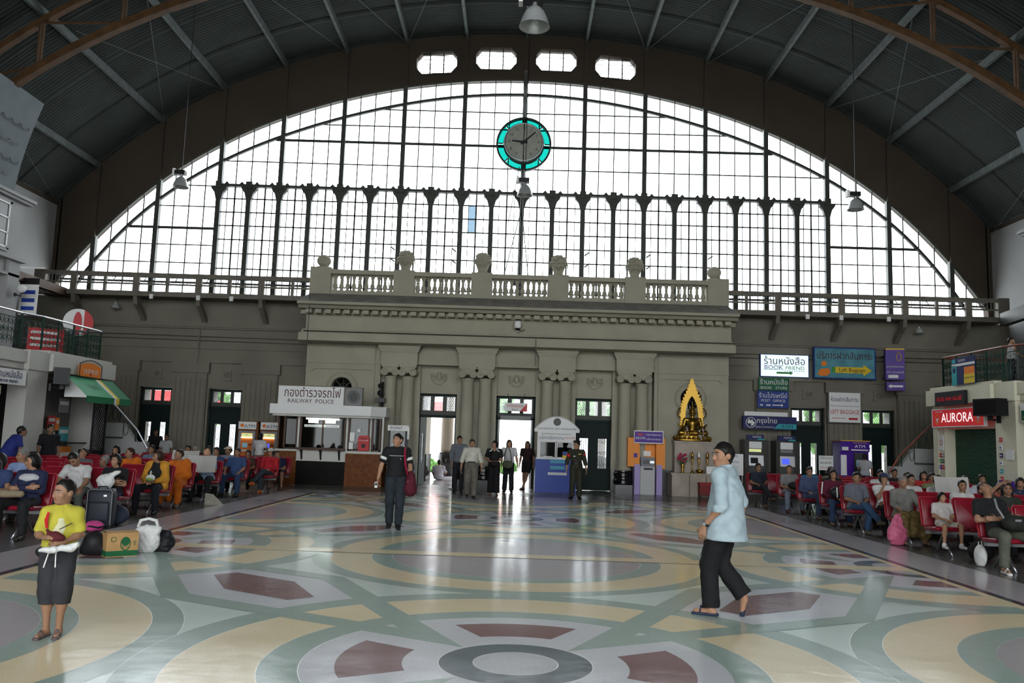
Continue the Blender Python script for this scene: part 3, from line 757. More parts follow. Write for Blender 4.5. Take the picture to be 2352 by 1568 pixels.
B(-20, 20, YB-0.3, 36.8, -0.15, 0.0).build('floor_slab', 'tz_dark', floor)
LAY = [0]
EPS = 0.0002
def clip(poly, boxr):
    x0, x1, y0, y1 = boxr
    for ax, lim, sg in ((0, x0, 1), (0, x1, -1), (1, y0, 1), (1, y1, -1)):
        out = []; n = len(poly)
        for i in range(n):
            a, b = poly[i], poly[(i+1) % n]; da, db = sg*(a[ax]-lim), sg*(b[ax]-lim)
            if da >= 0: out.append(a)
            if da*db < 0:
                t = da/(da-db); out.append((a[0]+(b[0]-a[0])*t, a[1]+(b[1]-a[1])*t))
        poly = out
        if len(poly) < 3: return None
    return poly
def inlay(poly, m, lay, boxr=None, name='inlay'):
    if boxr: poly = clip(poly, boxr)
    if not poly: return
    # wind counter-clockwise
    ar = sum(poly[i][0]*poly[(i+1) % len(poly)][1]-poly[(i+1) % len(poly)][0]*poly[i][1] for i in range(len(poly)))
    if ar < 0: poly = poly[::-1]
    z = 0.0006+lay*EPS
    o = MB().add([(x, y, z) for x, y in poly], [tuple(range(len(poly)))]).build(name, m, floor)
    return o
def disk(c, r, n=72): return [(c[0]+r*math.cos(2*PI*k/n), c[1]+r*math.sin(2*PI*k/n)) for k in range(n)]
def rimdisk(c, r, m, lay, boxr):
    inlay(disk(c, r+0.004), 'brass_strip', lay, boxr, 'divider_strip'); inlay(disk(c, r), m, lay+1, boxr)
FX = 0.04
RX = 5.50                                        # half width of the patterned field
# surrounding bands
for s in (-1, 1):
    def R(a, b): return sorted((FX+s*a, FX+s*b))
    for a, b, m in ((RX, 5.63, 'tz_cream'), (5.63, 5.75, 'tz_navy'), (5.75, 6.62, 'tz_lilac')):
        x0, x1 = R(a, b); inlay([(x0, -5), (x1, -5), (x1, 23.9 if m != 'tz_lilac' else 24.6), (x0, 23.9 if m != 'tz_lilac' else 24.6)], m, 0)
inlay([(FX-5.63, 23.45), (FX+5.63, 23.45), (FX+5.63, 23.6), (FX-5.63, 23.6)], 'tz_navy', 1)
inlay([(FX-5.75, 23.6), (FX+5.75, 23.6), (FX+5.75, 24.6), (FX-5.75, 24.6)], 'tz_lilac', 1)
inlay([(-17, 26.72), (17, 26.72), (17, 26.82), (-17, 26.82)], 'tz_line', 1)
inlay([(-8, 29.5), (8, 29.5), (8, 36.5), (-8, 36.5)], 'tz_lilac', 0)
inlay([(FX-RX, -5), (FX+RX, -5), (FX+RX, 23.4), (FX-RX, 23.4)], 'tz_mint', 0)
def ring_c(c, boxr, k=1.0):
    for r, m, l in ((2.80*k, 'tz_green', 2), (2.55*k, 'tz_cream', 4), (2.0*k, 'tz_green', 6), (1.72*k, 'tz_lilac', 8)): rimdisk(c, r, m, l, boxr)
def kite(c, sx, sy, boxr, hexa=True):
    """the green outlined lozenge running diagonally from rosette c towards the next one"""
    def T(p): return (c[0]-sx*p[0], c[1]+sy*p[1])
    inlay([T(p) for p in ((1.02, 1.02), (2.2, 3.3), (4.48, 4.48), (3.3, 2.2))], 'tz_pale', 10, boxr)
def bands(c, sx, sy, boxr):
    def T(p): return (c[0]-sx*p[0], c[1]+sy*p[1])
    sw = lambda p: (p[1], p[0]); fl = lambda p: (5.50-p[0], 5.50-p[1])
    tip = (0.41, 0.41); cO = (2.0, 3.5); cI = (2.20, 3.30); tin = (1.02, 1.02)
    for f in (lambda p: p, sw):
        inlay([T(f(p)) for p in (tip, cO, cI, tin)], 'tz_green', 20, boxr)
        inlay([T(fl(f(p))) for p in (tip, cO, cI, tin)], 'tz_green', 20, boxr)
def hexagon(c, sx, sy, boxr):
    def T(p): return (c[0]-sx*p[0], c[1]+sy*p[1])
    h = [(2.05, 2.26), (2.47, 3.08), (3.26, 3.55), (3.47, 3.35), (3.06, 2.53), (2.27, 2.06)]
    inlay([T(p) for p in h], 'tz_maroon', 22, boxr)
def rosette_low(c, boxr, quads):
    for sx, sy in quads: kite(c, sx, sy, boxr)
def rosette(c, boxr, quads):
    for r, m, l in ((2.78, 'tz_green', 12), (2.48, 'tz_cream', 14), (1.85, 'tz_green', 16), (1.57, 'tz_pale', 18)): rimdisk(c, r, m, l, boxr)
def rosette_top(c, boxr):
    # four maroon petals between the diagonals
    for q in range(4):
        a = q*PI/2
        def S(r0, r1, w0, w1):
            o = [(c[0]+r1*math.cos(a+t), c[1]+r1*math.sin(a+t)) for t in np.linspace(-w1, w1, 12)]
            return o, [(c[0]+r0*math.cos(a+t), c[1]+r0*math.sin(a+t)) for t in np.linspace(w0, -w0, 10)]
        o, i = S(0.84, 1.32, math.radians(20.5), math.radians(24))
        # triangulated strip so that the hollow inner edge stays clean
        for k in range(9):
            o2 = [(c[0]+1.32*math.cos(a+t), c[1]+1.32*math.sin(a+t)) for t in (np.radians(24)*(-1+2*k/9), np.radians(24)*(-1+2*(k+1)/9))]
            i2 = [(c[0]+0.84*math.cos(a+t), c[1]+0.84*math.sin(a+t)) for t in (np.radians(20.5)*(-1+2*(k+1)/9), np.radians(20.5)*(-1+2*k/9))]
            PET.append((o2+i2, boxr))
        flush_petal()
    rimdisk(c, 0.57, 'tz_slate', 24, boxr); rimdisk(c, 0.315, 'tz_white', 26, boxr)
PET = []
def flush_petal():
    mb = MB(); z = 0.0006+22*EPS
    for poly, bx in PET:
        poly = clip(poly, bx)
        if poly: mb.add([(x, y, z) for x, y in poly], [tuple(range(len(poly)))])
    PET.clear()
    if mb.v: mb.build('inlay', 'tz_maroon', floor)
near = (FX-RX, FX+RX, -5.0, 11.92); far = (FX-RX, FX+RX, 12.30, 23.45)
ALLQ = [(1, 1), (-1, 1), (1, -1), (-1, -1)]
for c in ((FX-5.62, 6.40), (FX+5.62, 6.40)): ring_c(c, near, 1.045)
ring_c((FX, 11.92), near); ring_c((FX, 12.40), far)
for c in ((FX-5.62, 17.80), (FX+5.62, 17.80)): ring_c(c, far, 1.0)
ring_c((FX, 23.3), far)
for (c, bx) in (((FX, 6.40), near), ((FX, 17.80), far)):
    rosette_low(c, bx, ALLQ); rosette(c, bx, ALLQ)
sides = [((FX+s*5.5, y), b) for s in (-1, 1) for y, b in ((11.92, near), (12.36, far), (23.35, far))]
for c, bx in sides: rosette(c, bx, ())
for (c, bx) in (((FX, 6.40), near), ((FX, 17.80), far)):
    for q in ALLQ: bands(c, q[0], q[1], bx); hexagon(c, q[0], q[1], bx)
    rosette_top(c, bx)
for c, bx in sides: rosette_top(c, bx)
inlay([(FX-RX, 11.92), (FX+RX, 11.92), (FX+RX, 12.30), (FX-RX, 12.30)], 'tz_cream', 30)
# ------------------------------------------------------------------ great clock
mat('clock_face', (0.36, 0.37, 0.31), 0.5, noise=0.15, nscale=3); mat('rim', (0.03, 0.035, 0.03), 0.4); mat('ink', (0.02, 0.02, 0.025), 0.6)
C_ = thing('station_clock', 'round clock with a ring of teal glass in the great window', 'clock', (X0, 31.0, 13.0))
MB().lathe([(1.0, 0.1), (1.0, -0.06), (1.07, -0.06), (1.07, 0.1), (1.0, 0.1)], seg=64, axis='y', cap=False).build('outer_rim', 'rim', C_)
MB().lathe([(0.75, 0.08), (0.75, -0.06), (0.79, -0.06), (0.79, 0.08), (0.75, 0.08)], seg=64, axis='y', cap=False).build('inner_rim', 'rim', C_)
for k in range(8):
    a0 = PI/2+k*PI/4+0.025; a1 = a0+PI/4-0.05
    MB().lathe([(0.79, 0.01), (0.79, 0.03), (1.0, 0.03), (1.0, 0.01), (0.79, 0.01)], seg=10, axis='y', cap=False, a0=a0, a1=a1).build('teal_segment', 'teal_glass', C_)
    t = PI/2+k*PI/4; MB().bar((0.8*math.cos(t), -0.02, 0.8*math.sin(t)), (1.03*math.cos(t), -0.02, 1.03*math.sin(t)), 0.05, 0.04).build('spacer', 'rim', C_)
MB().lathe([(0.74, 0.0), (0.76, -0.28), (0.72, -0.30), (0.70, -0.27)], seg=48, axis='y', cap=False).build('drum', 'steel', C_, True)
F = MB().lathe([(0.0, -0.255), (0.71, -0.255)], seg=48, axis='y', cap=False).build('dial', 'clock_face', C_)
MB().lathe([(0.0, 0.0), (0.76, 0.0)], seg=48, axis='y', cap=False).build('back_plate', 'rim', C_)
for h in range(1, 13):
    a = PI/2-h*PI/6; text(str(h), 0.15, (0.56*math.cos(a), -0.262, 0.56*math.sin(a)), F, 'ink', bold=0.01)
    MB().bar((0.65*math.cos(a), -0.26, 0.65*math.sin(a)), (0.69*math.cos(a), -0.26, 0.69*math.sin(a)), 0.02, 0.01).build('hour_mark', 'ink', F)
def hand(name, ang, ln, w, y):
    d = (math.cos(ang), math.sin(ang)); n_ = (-d[1], d[0])
    MB().prism([(-d[0]*0.14+n_[0]*w, -d[1]*0.14+n_[1]*w), (-d[0]*0.14-n_[0]*w, -d[1]*0.14-n_[1]*w), (d[0]*ln-n_[0]*w*0.5, d[1]*ln-n_[1]*w*0.5), (d[0]*ln+n_[0]*w*0.5, d[1]*ln+n_[1]*w*0.5)], 'y', y-0.006, y+0.006).build(name, 'ink', C_)
hand('minute_hand', math.radians(42), 0.60, 0.04, -0.285); hand('hour_hand', math.radians(175), 0.46, 0.05, -0.272)
MB().lathe([(0.0, -0.30), (0.06, -0.295), (0.06, -0.255)], seg=12, axis='y').build('hand_hub', 'ink', C_)
MB().cyl((0, -0.33, -0.85), (0, -0.33, 0.8), 0.016, seg=6).build('service_rod', 'rim', C_)
MB().cyl((0, -0.2, 1.0), (0, -0.2, 2.9), 0.035, seg=8).build('hanger', 'rim', C_)
MB().cyl((0, -0.2, -5.6), (0, -0.2, -0.95), 0.045, seg=8).build('support_pole', 'rim', C_)
mb = MB().box(-0.32, -0.02, -0.45, -0.25, -5.62, -5.3); mb.box(-0.06, 0.06, -0.3, -0.1, -5.65, -5.2); mb.build('floodlight', 'black', C_)
for x in (-0.65, 0.35): MB().cyl((x, -0.3, -5.5), (0, -0.2, -2.6), 0.018, seg=5).build('stay', 'rim', C_)
MB().cyl((-0.14, -0.3, -1.0), (-0.5, -0.3, -3.2), 0.015, seg=5).build('cable', 'rim', C_)

# ------------------------------------------------------------------ high-bay lamps
mat('spun_alu', (0.58, 0.60, 0.59), 0.35, metal=0.55)
def highbay(x, y, z, r, label, ztop, box=True):
    L = thing('high_bay_lamp', label, 'lamp', (x, y, z), group='high bay pendant lamps'); k = r/0.25
    MB().lathe([(0.05*k, 0.30*k), (0.09*k, 0.28*k), (0.16*k, 0.2*k), (0.215*k, 0.08*k), (0.245*k, -0.04*k), (0.255*k, -0.05*k), (0.235*k, -0.04*k), (0.2*k, 0.08*k), (0.14*k, 0.19*k), (0.05*k, 0.25*k)], seg=32, cap=False).build('reflector', 'spun_alu', L, True)
    MB().cyl((0, 0, 0.28*k), (0, 0, 0.36*k), 0.05*k, seg=12).build('neck', 'steel', L)
    if box:
        B(-0.20*k, 0.13*k, -0.1*k, 0.1*k, 0.36*k, 0.5*k).build('ballast_box', 'black', L); B(-0.27*k, -0.2*k, -0.09*k, 0.09*k, 0.34*k, 0.55*k).build('ballast_cover', 'white', L)
    MB().ball((0, 0, 0.10*k), (0.045*k, 0.045*k, 0.085*k), 10, 8).build('bulb', 'white', L, True)
    MB().cyl((0, 0, 0.5*k if box else 0.3*k), (0, 0, ztop-z), 0.012, seg=6).build('suspension_rod', 'black', L)
highbay(0.07, 12.9, 8.42, 0.25, 'large high bay lamp hanging nearest under the roof, above the clock', 16.9)
highbay(0.0, 25.1, 9.24, 0.25, 'high bay lamp hanging just below the clock', 17.1)
highbay(-11.0, 25.7, 9.36, 0.25, 'high bay lamp hanging at the left end of the inner arch', 15.55)
highbay(10.0, 24.5, 8.92, 0.25, 'high bay lamp hanging at the right end of the inner arch', 15.7)
highbay(-14.9, 30.05, 6.0, 0.15, 'small pendant lamp under the left gallery', 6.4, False)
highbay(14.5, 30.05, 6.0, 0.15, 'small pendant lamp under the right gallery', 6.4, False)
# camera dome on the frieze
T = thing('security_camera', 'white dome security camera on the pavilion frieze', 'camera', (-0.1, 27.72, 5.32))
B(-0.07, 0.07, 0.1, 0.28, -0.02, 0.06).build('bracket', 'white', T)
MB().lathe([(0.02, 0.32), (0.10, 0.30), (0.12, 0.24), (0.12, 0.10), (0.10, 0.06)], seg=16).build('housing', 'white', T, True)
MB().ball((0, 0, 0.06), (0.085, 0.085, 0.09), 12, 8).build('dome', 'black_gloss', T, True)
B(-0.02, 0.02, 0, 0.2, -0.04, 0.0).build('arm', 'steel', T)
mb = MB().tube([(0.05, 0.1, 0.0), (0.15, 0.05, -0.02), (0.25, 0.06, 0.03)], 0.012, 5); mb.build('cable', 'black', T)

# ------------------------------------------------------------------ flat signs
def lit(name, col, s): return mat(name, tuple(c*0.6 for c in col), 0.4, emit=col, estr=s)
mat('s_white', (0.72, 0.72, 0.70), 0.45); mat('s_navy', (0.01, 0.016, 0.09), 0.4); mat('s_blue', (0.015, 0.04, 0.22), 0.4); mat('s_green', (0.01, 0.11, 0.05), 0.4)
mat('s_red', (0.5, 0.015, 0.02), 0.4); mat('s_purple', (0.06, 0.01, 0.24), 0.4); mat('s_gold', (0.65, 0.38, 0.03), 0.4); mat('s_teal', (0.03, 0.32, 0.36), 0.4); mat('s_yellow', (0.7, 0.5, 0.03), 0.4)
mat('s_orange', (0.75, 0.2, 0.02), 0.4); mat('ink_navy', (0.012, 0.02, 0.10), 0.5); mat('ink_blue', (0.02, 0.05, 0.3), 0.5); mat('ink_red', (0.42, 0.02, 0.02), 0.5); mat('ink_green', (0.05, 0.3, 0.05), 0.5); mat('grey', (0.2, 0.2, 0.2), 0.5); mat('grey_dark', (0.06, 0.06, 0.06), 0.5)
lit('lit_white', (0.80, 0.95, 1.0), 0.95); lit('lit_tube', (0.9, 1.0, 0.95), 14.0); lit('lit_red', (0.75, 0.02, 0.03), 0.28); lit('lit_yellow', (0.75, 0.8, 0.35), 0.6); lit('lit_blue', (0.08, 0.12, 0.9), 0.9); lit('lit_screen', (0.18, 0.36, 0.45), 0.35); lit('led_red', (0.8, 0.01, 0.02), 0.30); lit('lit_letter', (1, 1, 1), 0.9); lit('lit_amber', (1, 0.75, 0.4), 0.8)
def board(name, label, x0, x1, z0, z1, y, m, frame=None, depth=0.06, cat='sign', group=None, fw=0.025):
    """wall sign: panel with a raised edge; children are placed with (x, z) measured from its lower left corner"""
    T = thing(name, label, cat, (x0, y, z0), group=group); w, h = x1-x0, z1-z0
    B(0, w, 0, depth, 0, h).build('panel', m, T)
    if frame:
        mb = MB().box(-fw, w+fw, -0.012, depth+0.01, -fw, 0).box(-fw, w+fw, -0.012, depth+0.01, h, h+fw).box(-fw, 0, -0.012, depth+0.01, 0, h).box(w, w+fw, -0.012, depth+0.01, 0, h)
        mb.build('frame', frame, T)
    return T, w, h
def arrow(T, x0, x1, z, t, m, head=2.2, hl=None, y=-0.006):
    d = 1 if x1 > x0 else -1; hl = hl or t*1.6; xm = x1-d*hl
    MB().prism([(x0, z-t/2), (xm, z-t/2), (xm, z-t*head/2), (x1, z), (xm, z+t*head/2), (xm, z+t/2), (x0, z+t/2)], 'y', y, y+0.004).build('arrow', m, T)
def plate(T, x0, x1, z0, z1, m, name='print', y=-0.004, y1=0.0): return B(x0, x1, y, y1, z0, z1).build(name, m, T)
YS = 30.1
# lit book shop sign
T, w, h = board('book_shop_sign', 'bright white lit book shop sign with a green arrow', 8.76, 10.48, 4.24, 5.02, YS, 'lit_white', 's_blue', 0.14)
text('ร้านหนังสือ', 0.36, (w/2, -0.004, h*0.70), T, 'ink_navy', bold=0.02, mw=w*0.86); text('BOOK', 0.19, (w*0.27, -0.004, h*0.40), T, 'ink_blue', sx=1.25); text('FRIEND', 0.18, (w*0.72, -0.004, h*0.40), T, 'ink_green', sx=1.15)
arrow(T, w*0.33, w*0.68, h*0.17, 0.07, 'ink_green')
for k in range(9): plate(T, w*0.5+k*0.085, w*0.5+k*0.085+0.035, h*0.25, h*0.285, 'ink_blue')
for z0, z1, x0, x1 in ((h*0.30, h*0.315, 0.08, w*0.48), (h*0.50, h*0.515, 0.08, w*0.48)): plate(T, x0, x1, z0, z1, 'ink_green')
# painted baggage sign
mat('paint_sky', (0.10, 0.30, 0.36), 0.6, noise=0.35, nscale=2.5)
T, w, h = board('painted_baggage_sign', 'weathered turquoise painted baggage service sign with a yellow arrow', 10.72, 12.88, 4.26, 5.32, YS, 'paint_sky', 's_blue', 0.12, fw=0.04)
text('บริการฝากสัมภาระ', 0.36, (w/2, -0.004, h*0.74), T, mat('ink_maroon', (0.07, 0.015, 0.02), 0.5) and 'ink_maroon', bold=0.02, mw=w*0.93)
arrow(T, w*0.34, w*0.95, h*0.27, 0.22, 's_yellow', 1.9, 0.3); plate(T, w*0.28, w*0.34, h*0.18, h*0.36, 'ink_green'); text('Left Baggage', 0.19, (w*0.62, -0.012, h*0.27), T, 'ink_maroon', bold=0.015)
mb = MB(); mb.prism([(0.10, 0.12), (0.18, 0.30), (0.50, 0.34), (0.56, 0.16), (0.42, 0.06), (0.2, 0.05)], 'y', -0.008, 0.0); mb.build('print', 's_orange', T)
mb = MB(); mb.prism([(0.22, 0.52), (0.30, 0.60), (0.40, 0.58), (0.44, 0.48), (0.36, 0.40), (0.25, 0.42)], 'y', -0.008, 0.0); mb.build('print', 's_orange', T)
mb = MB(); mb.prism([(0.22, 0.30), (0.26, 0.42), (0.44, 0.42), (0.46, 0.31)], 'y', -0.006, 0.0); mb.build('print', 's_teal', T)
# green and blue stacked signs
T, w, h = board('book_store_sign', 'green book store sign under the lit book shop sign', 8.68, 9.78, 3.72, 4.18, YS, 's_green')
text('ร้านหนังสือ', 0.25, (w/2, -0.004, h*0.64), T, 's_white', bold=0.02, mw=w*0.9); text('BOOK   STORE', 0.135, (w/2, -0.004, h*0.2), T, 's_white', bold=0.005, sx=1.08)
T, w, h = board('post_office_sign', 'blue post office sign with a white arrow, below the green sign', 8.64, 9.76, 3.09, 3.70, YS, 's_blue')
text('ร้านไปรษณีย์', 0.24, (w/2, -0.004, h*0.72), T, 's_white', bold=0.02, mw=w*0.9); text('POST  OFFICE', 0.135, (w/2, -0.004, h*0.42), T, 's_white', sx=1.05); arrow(T, w*0.48, w*0.82, h*0.17, 0.035, 's_white', 3.5)
plate(T, w*0.08, w*0.17, h*0.12, h*0.2, 's_white'); plate(T, w*0.28, w*0.42, h*0.12, h*0.2, 's_white')
# bank sign
T, w, h = board('bank_sign', 'navy blue bank sign with a round bird emblem and teal corner', 8.06, 9.96, 2.31, 2.77, YS-0.25, 's_navy', None, 0.22)
B(0.1, w-0.1, 0.2, 0.56, 0.1, h-0.1).build('wall_box', 'grey_dark', T); text('กรุงไทย', 0.24, (w*0.44, -0.004, h*0.64), T, 's_white', bold=0.015); MB().prism([(w*0.57, 0.03), (w*0.66, h*0.45), (w-0.01, h*0.45), (w-0.01, 0.03)], 'y', -0.004, 0.0).build('print', 's_teal', T)
text('ATM', 0.15, (w*0.82, -0.012, h*0.24), T, 'ink_navy', bold=0.02, sx=1.4); text('KRUNG THAI BANK PCL', 0.06, (w*0.40, -0.004, h*0.17), T, 's_white')
mb = MB().lathe([(0.165, -0.004), (0.185, -0.004), (0.185, 0.0)], (0.27, 0, h*0.5), 28, 'y', cap=False); mb.prism([(0.14, h*0.55), (0.2, h*0.78), (0.27, h*0.62), (0.3, h*0.75), (0.34, h*0.70), (0.33, h*0.62), (0.41, h*0.5), (0.36, h*0.3), (0.25, h*0.22), (0.3, h*0.42), (0.17, h*0.42)], 'y', -0.004, 0.0); mb.build('print', 's_white', T)
T, w, h = board('blank_white_sign', 'blank white strip sign above the navy bank sign', 8.18, 9.74, 2.79, 2.94, YS+0.05, 's_white')
# left baggage sign
T, w, h = board('left_baggage_sign', 'white left baggage sign with red lettering between two wing doors', 11.22, 12.34, 2.66, 3.72, YS, 's_white', 'grey')
text('ห้องฝากสัมภาระ', 0.22, (w/2, -0.004, h*0.76), T, 'ink_navy', bold=0.02, mw=w*0.9); text('LEFT BAGGAGE', 0.22, (w/2, -0.004, h*0.34), T, 'ink_red', bold=0.015, mw=w*0.92)
plate(T, 0.03, w-0.03, h*0.54, h*0.55, 'ink_navy'); plate(T, 0.08, w*0.52, h*0.125, h*0.14, 'ink_red'); arrow(T, w*0.62, w*0.92, h*0.12, 0.07, 'ink_red', 1.5, 0.06)
# purple projecting bank sign (box turned to the hall) with an arrow box below
T = thing('purple_bank_sign', 'tall purple projecting bank sign with a yellow leaf emblem', 'sign', (12.95, 29.35, 3.80), -0.25)
B(0, 0.62, 0, 0.34, 0.38, 1.48).build('box', 's_purple', T); B(0, 0.62, -0.004, 0.34, 1.44, 1.49).build('top_strip', 's_gold', T); B(0.02, 0.62, 0, 0.32, 0.0, 0.30).build('arrow_box', 's_purple', T)
MB().tube([(0.43+0.11*a, -0.006, 1.20+0.17*b) for a, b in ((0, 1), (0.55, 0.3), (0.75, -0.4), (0.4, -0.8), (-0.4, -0.8), (-0.75, -0.4), (-0.55, 0.3))], 0.016, 6, True).build('emblem', 's_gold', T)
for z, t in ((0.84, 'ธนาคารไทยพาณิชย์'), (0.64, 'ATM  EXCHANGE')): text(t, 0.075, (0.31, -0.004, z), T, 's_white', bold=0.02, mw=0.56)
plate(T, 0.08, 0.40, 0.44, 0.55, 's_white')
for k in range(6): plate(T, 0.05, 0.32, 1.02+0.06*k, 1.04+0.06*k, 'ink_blue')
arrow(T, 0.55, 0.06, 0.15, 0.07, 's_white', 2.0)
for z in (1.3, 0.5): MB().cyl((0.3, 0.2, z), (0.05, 1.25, z), 0.03, seg=6).build('bracket', 'black', T)
# exit sign over the middle door
T = thing('exit_sign', 'small white exit sign with a red corner above the middle doorway', 'sign', (-0.46, 28.45, 2.62), 0)
B(0, 0.77, 0, 0.05, 0, 0.28).build('panel', 's_white', T); MB().prism([(0.52, 0.0), (0.77, 0.28), (0.77, 0.0)], 'y', -0.006, 0).build('print', 's_red', T)
text('ทางออก', 0.17, (0.36, -0.004, 0.18), T, 'ink_red', bold=0.02, mw=0.62); text('EXIT', 0.085, (0.36, -0.008, 0.05), T, 'ink', bold=0.02, sx=1.3)
for x in (0.1, 0.67): MB().cyl((x, 0.03, 0.27), (x, 0.3, 0.62), 0.008, seg=4).build('hanger', 'black', T)
B(-0.6, 0.45, 28.86, 28.93, 2.33, 2.47).build('door_notice', 'grey', None); tag(bpy.data.objects['door_notice'], 'plain grey strip board over the open exit doorway', 'sign')
# ------------------------------------------------------------------ railway police counter
mat('off_white', (0.55, 0.54, 0.50), 0.6); mat('wood_red', (0.17, 0.055, 0.014), 0.45, noise=0.35, nscale=7, spec=0.12); mat('wood_dark', (0.06, 0.028, 0.012), 0.4); mat('kiosk_black', (0.010, 0.008, 0.007), 0.5, noise=0.3, nscale=5, spec=0.08)
K = thing('police_counter', 'railway police counter with wood fronts and a white canopy', 'kiosk', (-6.15, 27.0, 0))
def kb(nm, m, *a): return B(*a).build(nm, m, K)
kb('base', 'kiosk_black', -0.98, 0.62, 0.1, 1.25, 0, 0.76); kb('front_panel', 'off_white', -0.98, 0.62, 0.06, 1.25, 0.76, 1.12)
kb('side_counter', 'wood_red', -1.66, -0.98, 0.12, 1.25, 0, 1.06); kb('side_counter', 'wood_red', 0.62, 1.82, 0.02, 1.25, 0, 1.04)
kb('counter_top', 'off_white', -1.70, -0.98, 0.08, 1.25, 1.06, 1.12); kb('counter_top', 'off_white', 0.62, 1.86, -0.02, 1.25, 1.04, 1.12)
for x0, x1, z in ((-1.66, -0.98, 0.85), (0.62, 1.82, 0.80)): kb('drawer_line', 'wood_dark', x0+0.02, x1-0.02, 0.0 if x0 > 0 else 0.1, 0.14, z, z+0.012)
kb('shelf', 'wood_dark', -0.95, 0.60, -0.15, 0.12, 1.12, 1.19)
for x in (-0.8, -0.18, 0.42): MB().prism([(0.08, 1.12), (-0.1, 1.12), (0.06, 0.80), (0.08, 0.80)], 'x', x-0.025, x+0.025).build('shelf_bracket', 'black', K)
for x0, x1 in ((-1.45, -0.98), (-0.92, 0.58), (0.66, 1.36), (1.42, 1.72)):
    W = MB().box(x0, x0+0.06, 0.10, 0.18, 1.12, 2.25).box(x1-0.06, x1, 0.10, 0.18, 1.12, 2.25).box(x0, x1, 0.10, 0.18, 1.12, 1.17).box(x0, x1, 0.10, 0.18, 2.17, 2.25).build('window_frame', 'wood_dark', K)
    B(x0+0.06, x1-0.06, 0.13, 0.14, 1.17, 2.17).build('pane', 'pane_dark', W)
for x in (-0.96, 0.62, 1.39, 1.78): kb('post', 'off_white', x-0.03, x+0.03, 0.08, 0.2, 1.12, 2.25)
kb('sash', 'wood_dark', -0.20, -0.16, 0.09, 0.17, 1.17, 2.17)
kb('rear_wall', 'wood_dark', -1.66, 1.82, 1.2, 1.26, 1.1, 2.25); kb('side_wall', 'wood_dark', -1.66, -1.60, 0.15, 1.2, 1.12, 2.25)
kb('interior_desk', 'wood_dark', -0.9, 0.5, 0.6, 0.9, 1.1, 1.3); kb('blind', 'grey', -1.36, -1.05, 0.11, 0.12, 1.28, 2.1)
MB().prism([(-1.80, -0.4), (1.45, -0.4), (1.86, 0.1), (1.86, 1.3), (-1.80, 1.3)], 'z', 2.25, 2.56).build('canopy', 'white', K)
MB().prism([(-1.72, -0.3), (1.42, -0.3), (1.78, 0.14), (1.78, 1.28), (-1.72, 1.28)], 'z', 2.18, 2.25).build('canopy_soffit', 'off_white', K)
L = kb('lamp_batten', 'white', -0.72, 0.38, -0.05, 0.03, 2.14, 2.18); MB().cyl((-0.70, -0.01, 2.115), (0.36, -0.01, 2.115), 0.02, seg=8).build('fluorescent_tube', 'lit_tube', L)
for x0, x1, z0, z1, t in ((-0.66, -0.32, 1.98, 2.08, 'ชาย'), (-0.1, 0.24, 1.98, 2.08, 'ตำรวจ'), (-0.78, -0.2, 1.85, 1.93, 'รับแจ้งความ'), (-0.15, 0.37, 1.85, 1.93, 'ประชาสัมพันธ์')):
    q = kb('notice_plate', 's_white', x0, x1, 0.085, 0.095, z0, z1); text(t, 0.07, ((x0+x1)/2, 0.082, (z0+z1)/2), q, 'ink', bold=0.01, mw=(x1-x0)*0.92)
for x0, x1, z0, z1, m in ((0.72, 0.88, 1.43, 1.72, 's_white'), (0.70, 0.84, 1.18, 1.40, 's_white'), (0.95, 1.2, 1.20, 1.42, 'grey'), (0.86, 0.95, 1.19, 1.36, 'grey')): kb('paper_notice', m, x0, x1, 0.09, 0.1, z0, z1)
kb('round_notice', 's_white', 0.96, 1.06, 0.09, 0.1, 1.74, 1.84)
T, w, h = board('police_sign', 'white railway police sign on top of the canopy', -7.80, -5.67, 2.57, 3.16, 26.95, 's_white', 'iron_beige', 0.1)
text('กองตำรวจรถไฟ', 0.40, (w*0.52, -0.004, h*0.62), T, 'ink_maroon', bold=0.014, mw=w*0.86); text('RAILWAY  POLICE', 0.185, (w*0.5, -0.004, h*0.18), T, 'ink_maroon', bold=0.01, sx=1.0)
T, w, h = board('emblem_panel', 'dark panel with a round emblem beside the police sign', -5.62, -5.08, 2.59, 3.14, 26.95, 'grey', 'iron_beige', 0.1)
MB().lathe([(0.0, -0.006), (0.21, -0.006), (0.21, 0)], (w/2, 0, h*0.5), 28, 'y').build('emblem', mat('emblem_grey', (0.05, 0.055, 0.05), 0.4) and 'emblem_grey', T)
MB().lathe([(0.16, -0.012), (0.18, -0.012)], (w/2, 0, h*0.5), 28, 'y', cap=False).build('emblem_ring', 'grey', T)
T = thing('comment_box', 'red letter box hanging on the police counter', 'letter box', (-4.94, 26.88, 1.14))
MB().prism([(-0.18, 0), (0.18, 0), (0.18, 0.42), (0.12, 0.49), (-0.12, 0.49), (-0.18, 0.42)], 'y', 0, 0.16).build('box', mat('box_red', (0.45, 0.012, 0.015), 0.35) and 'box_red', T)
B(-0.06, 0.06, -0.01, 0, 0.10, 0.22).build('lock_plate', 'black', T); text('แสดงความคิดเห็น', 0.045, (0, -0.004, 0.33), T, 's_white', mw=0.3); B(-0.1, 0.1, -0.006, 0, 0.38, 0.40).build('slot', 'black', T)
T = thing('wall_speakers', 'cluster of small dark loudspeakers on the pavilion corner above the canopy', 'speaker', (-4.62, 27.75, 2.75))
for x, z, r in ((0, 0.55, 0.08), (0, 0.3, 0.09)): MB().lathe([(r, -0.1), (r*0.8, 0.1), (r*0.6, 0.14)], (x, 0, z), 14, 'y').build('horn', 'black', T, True)
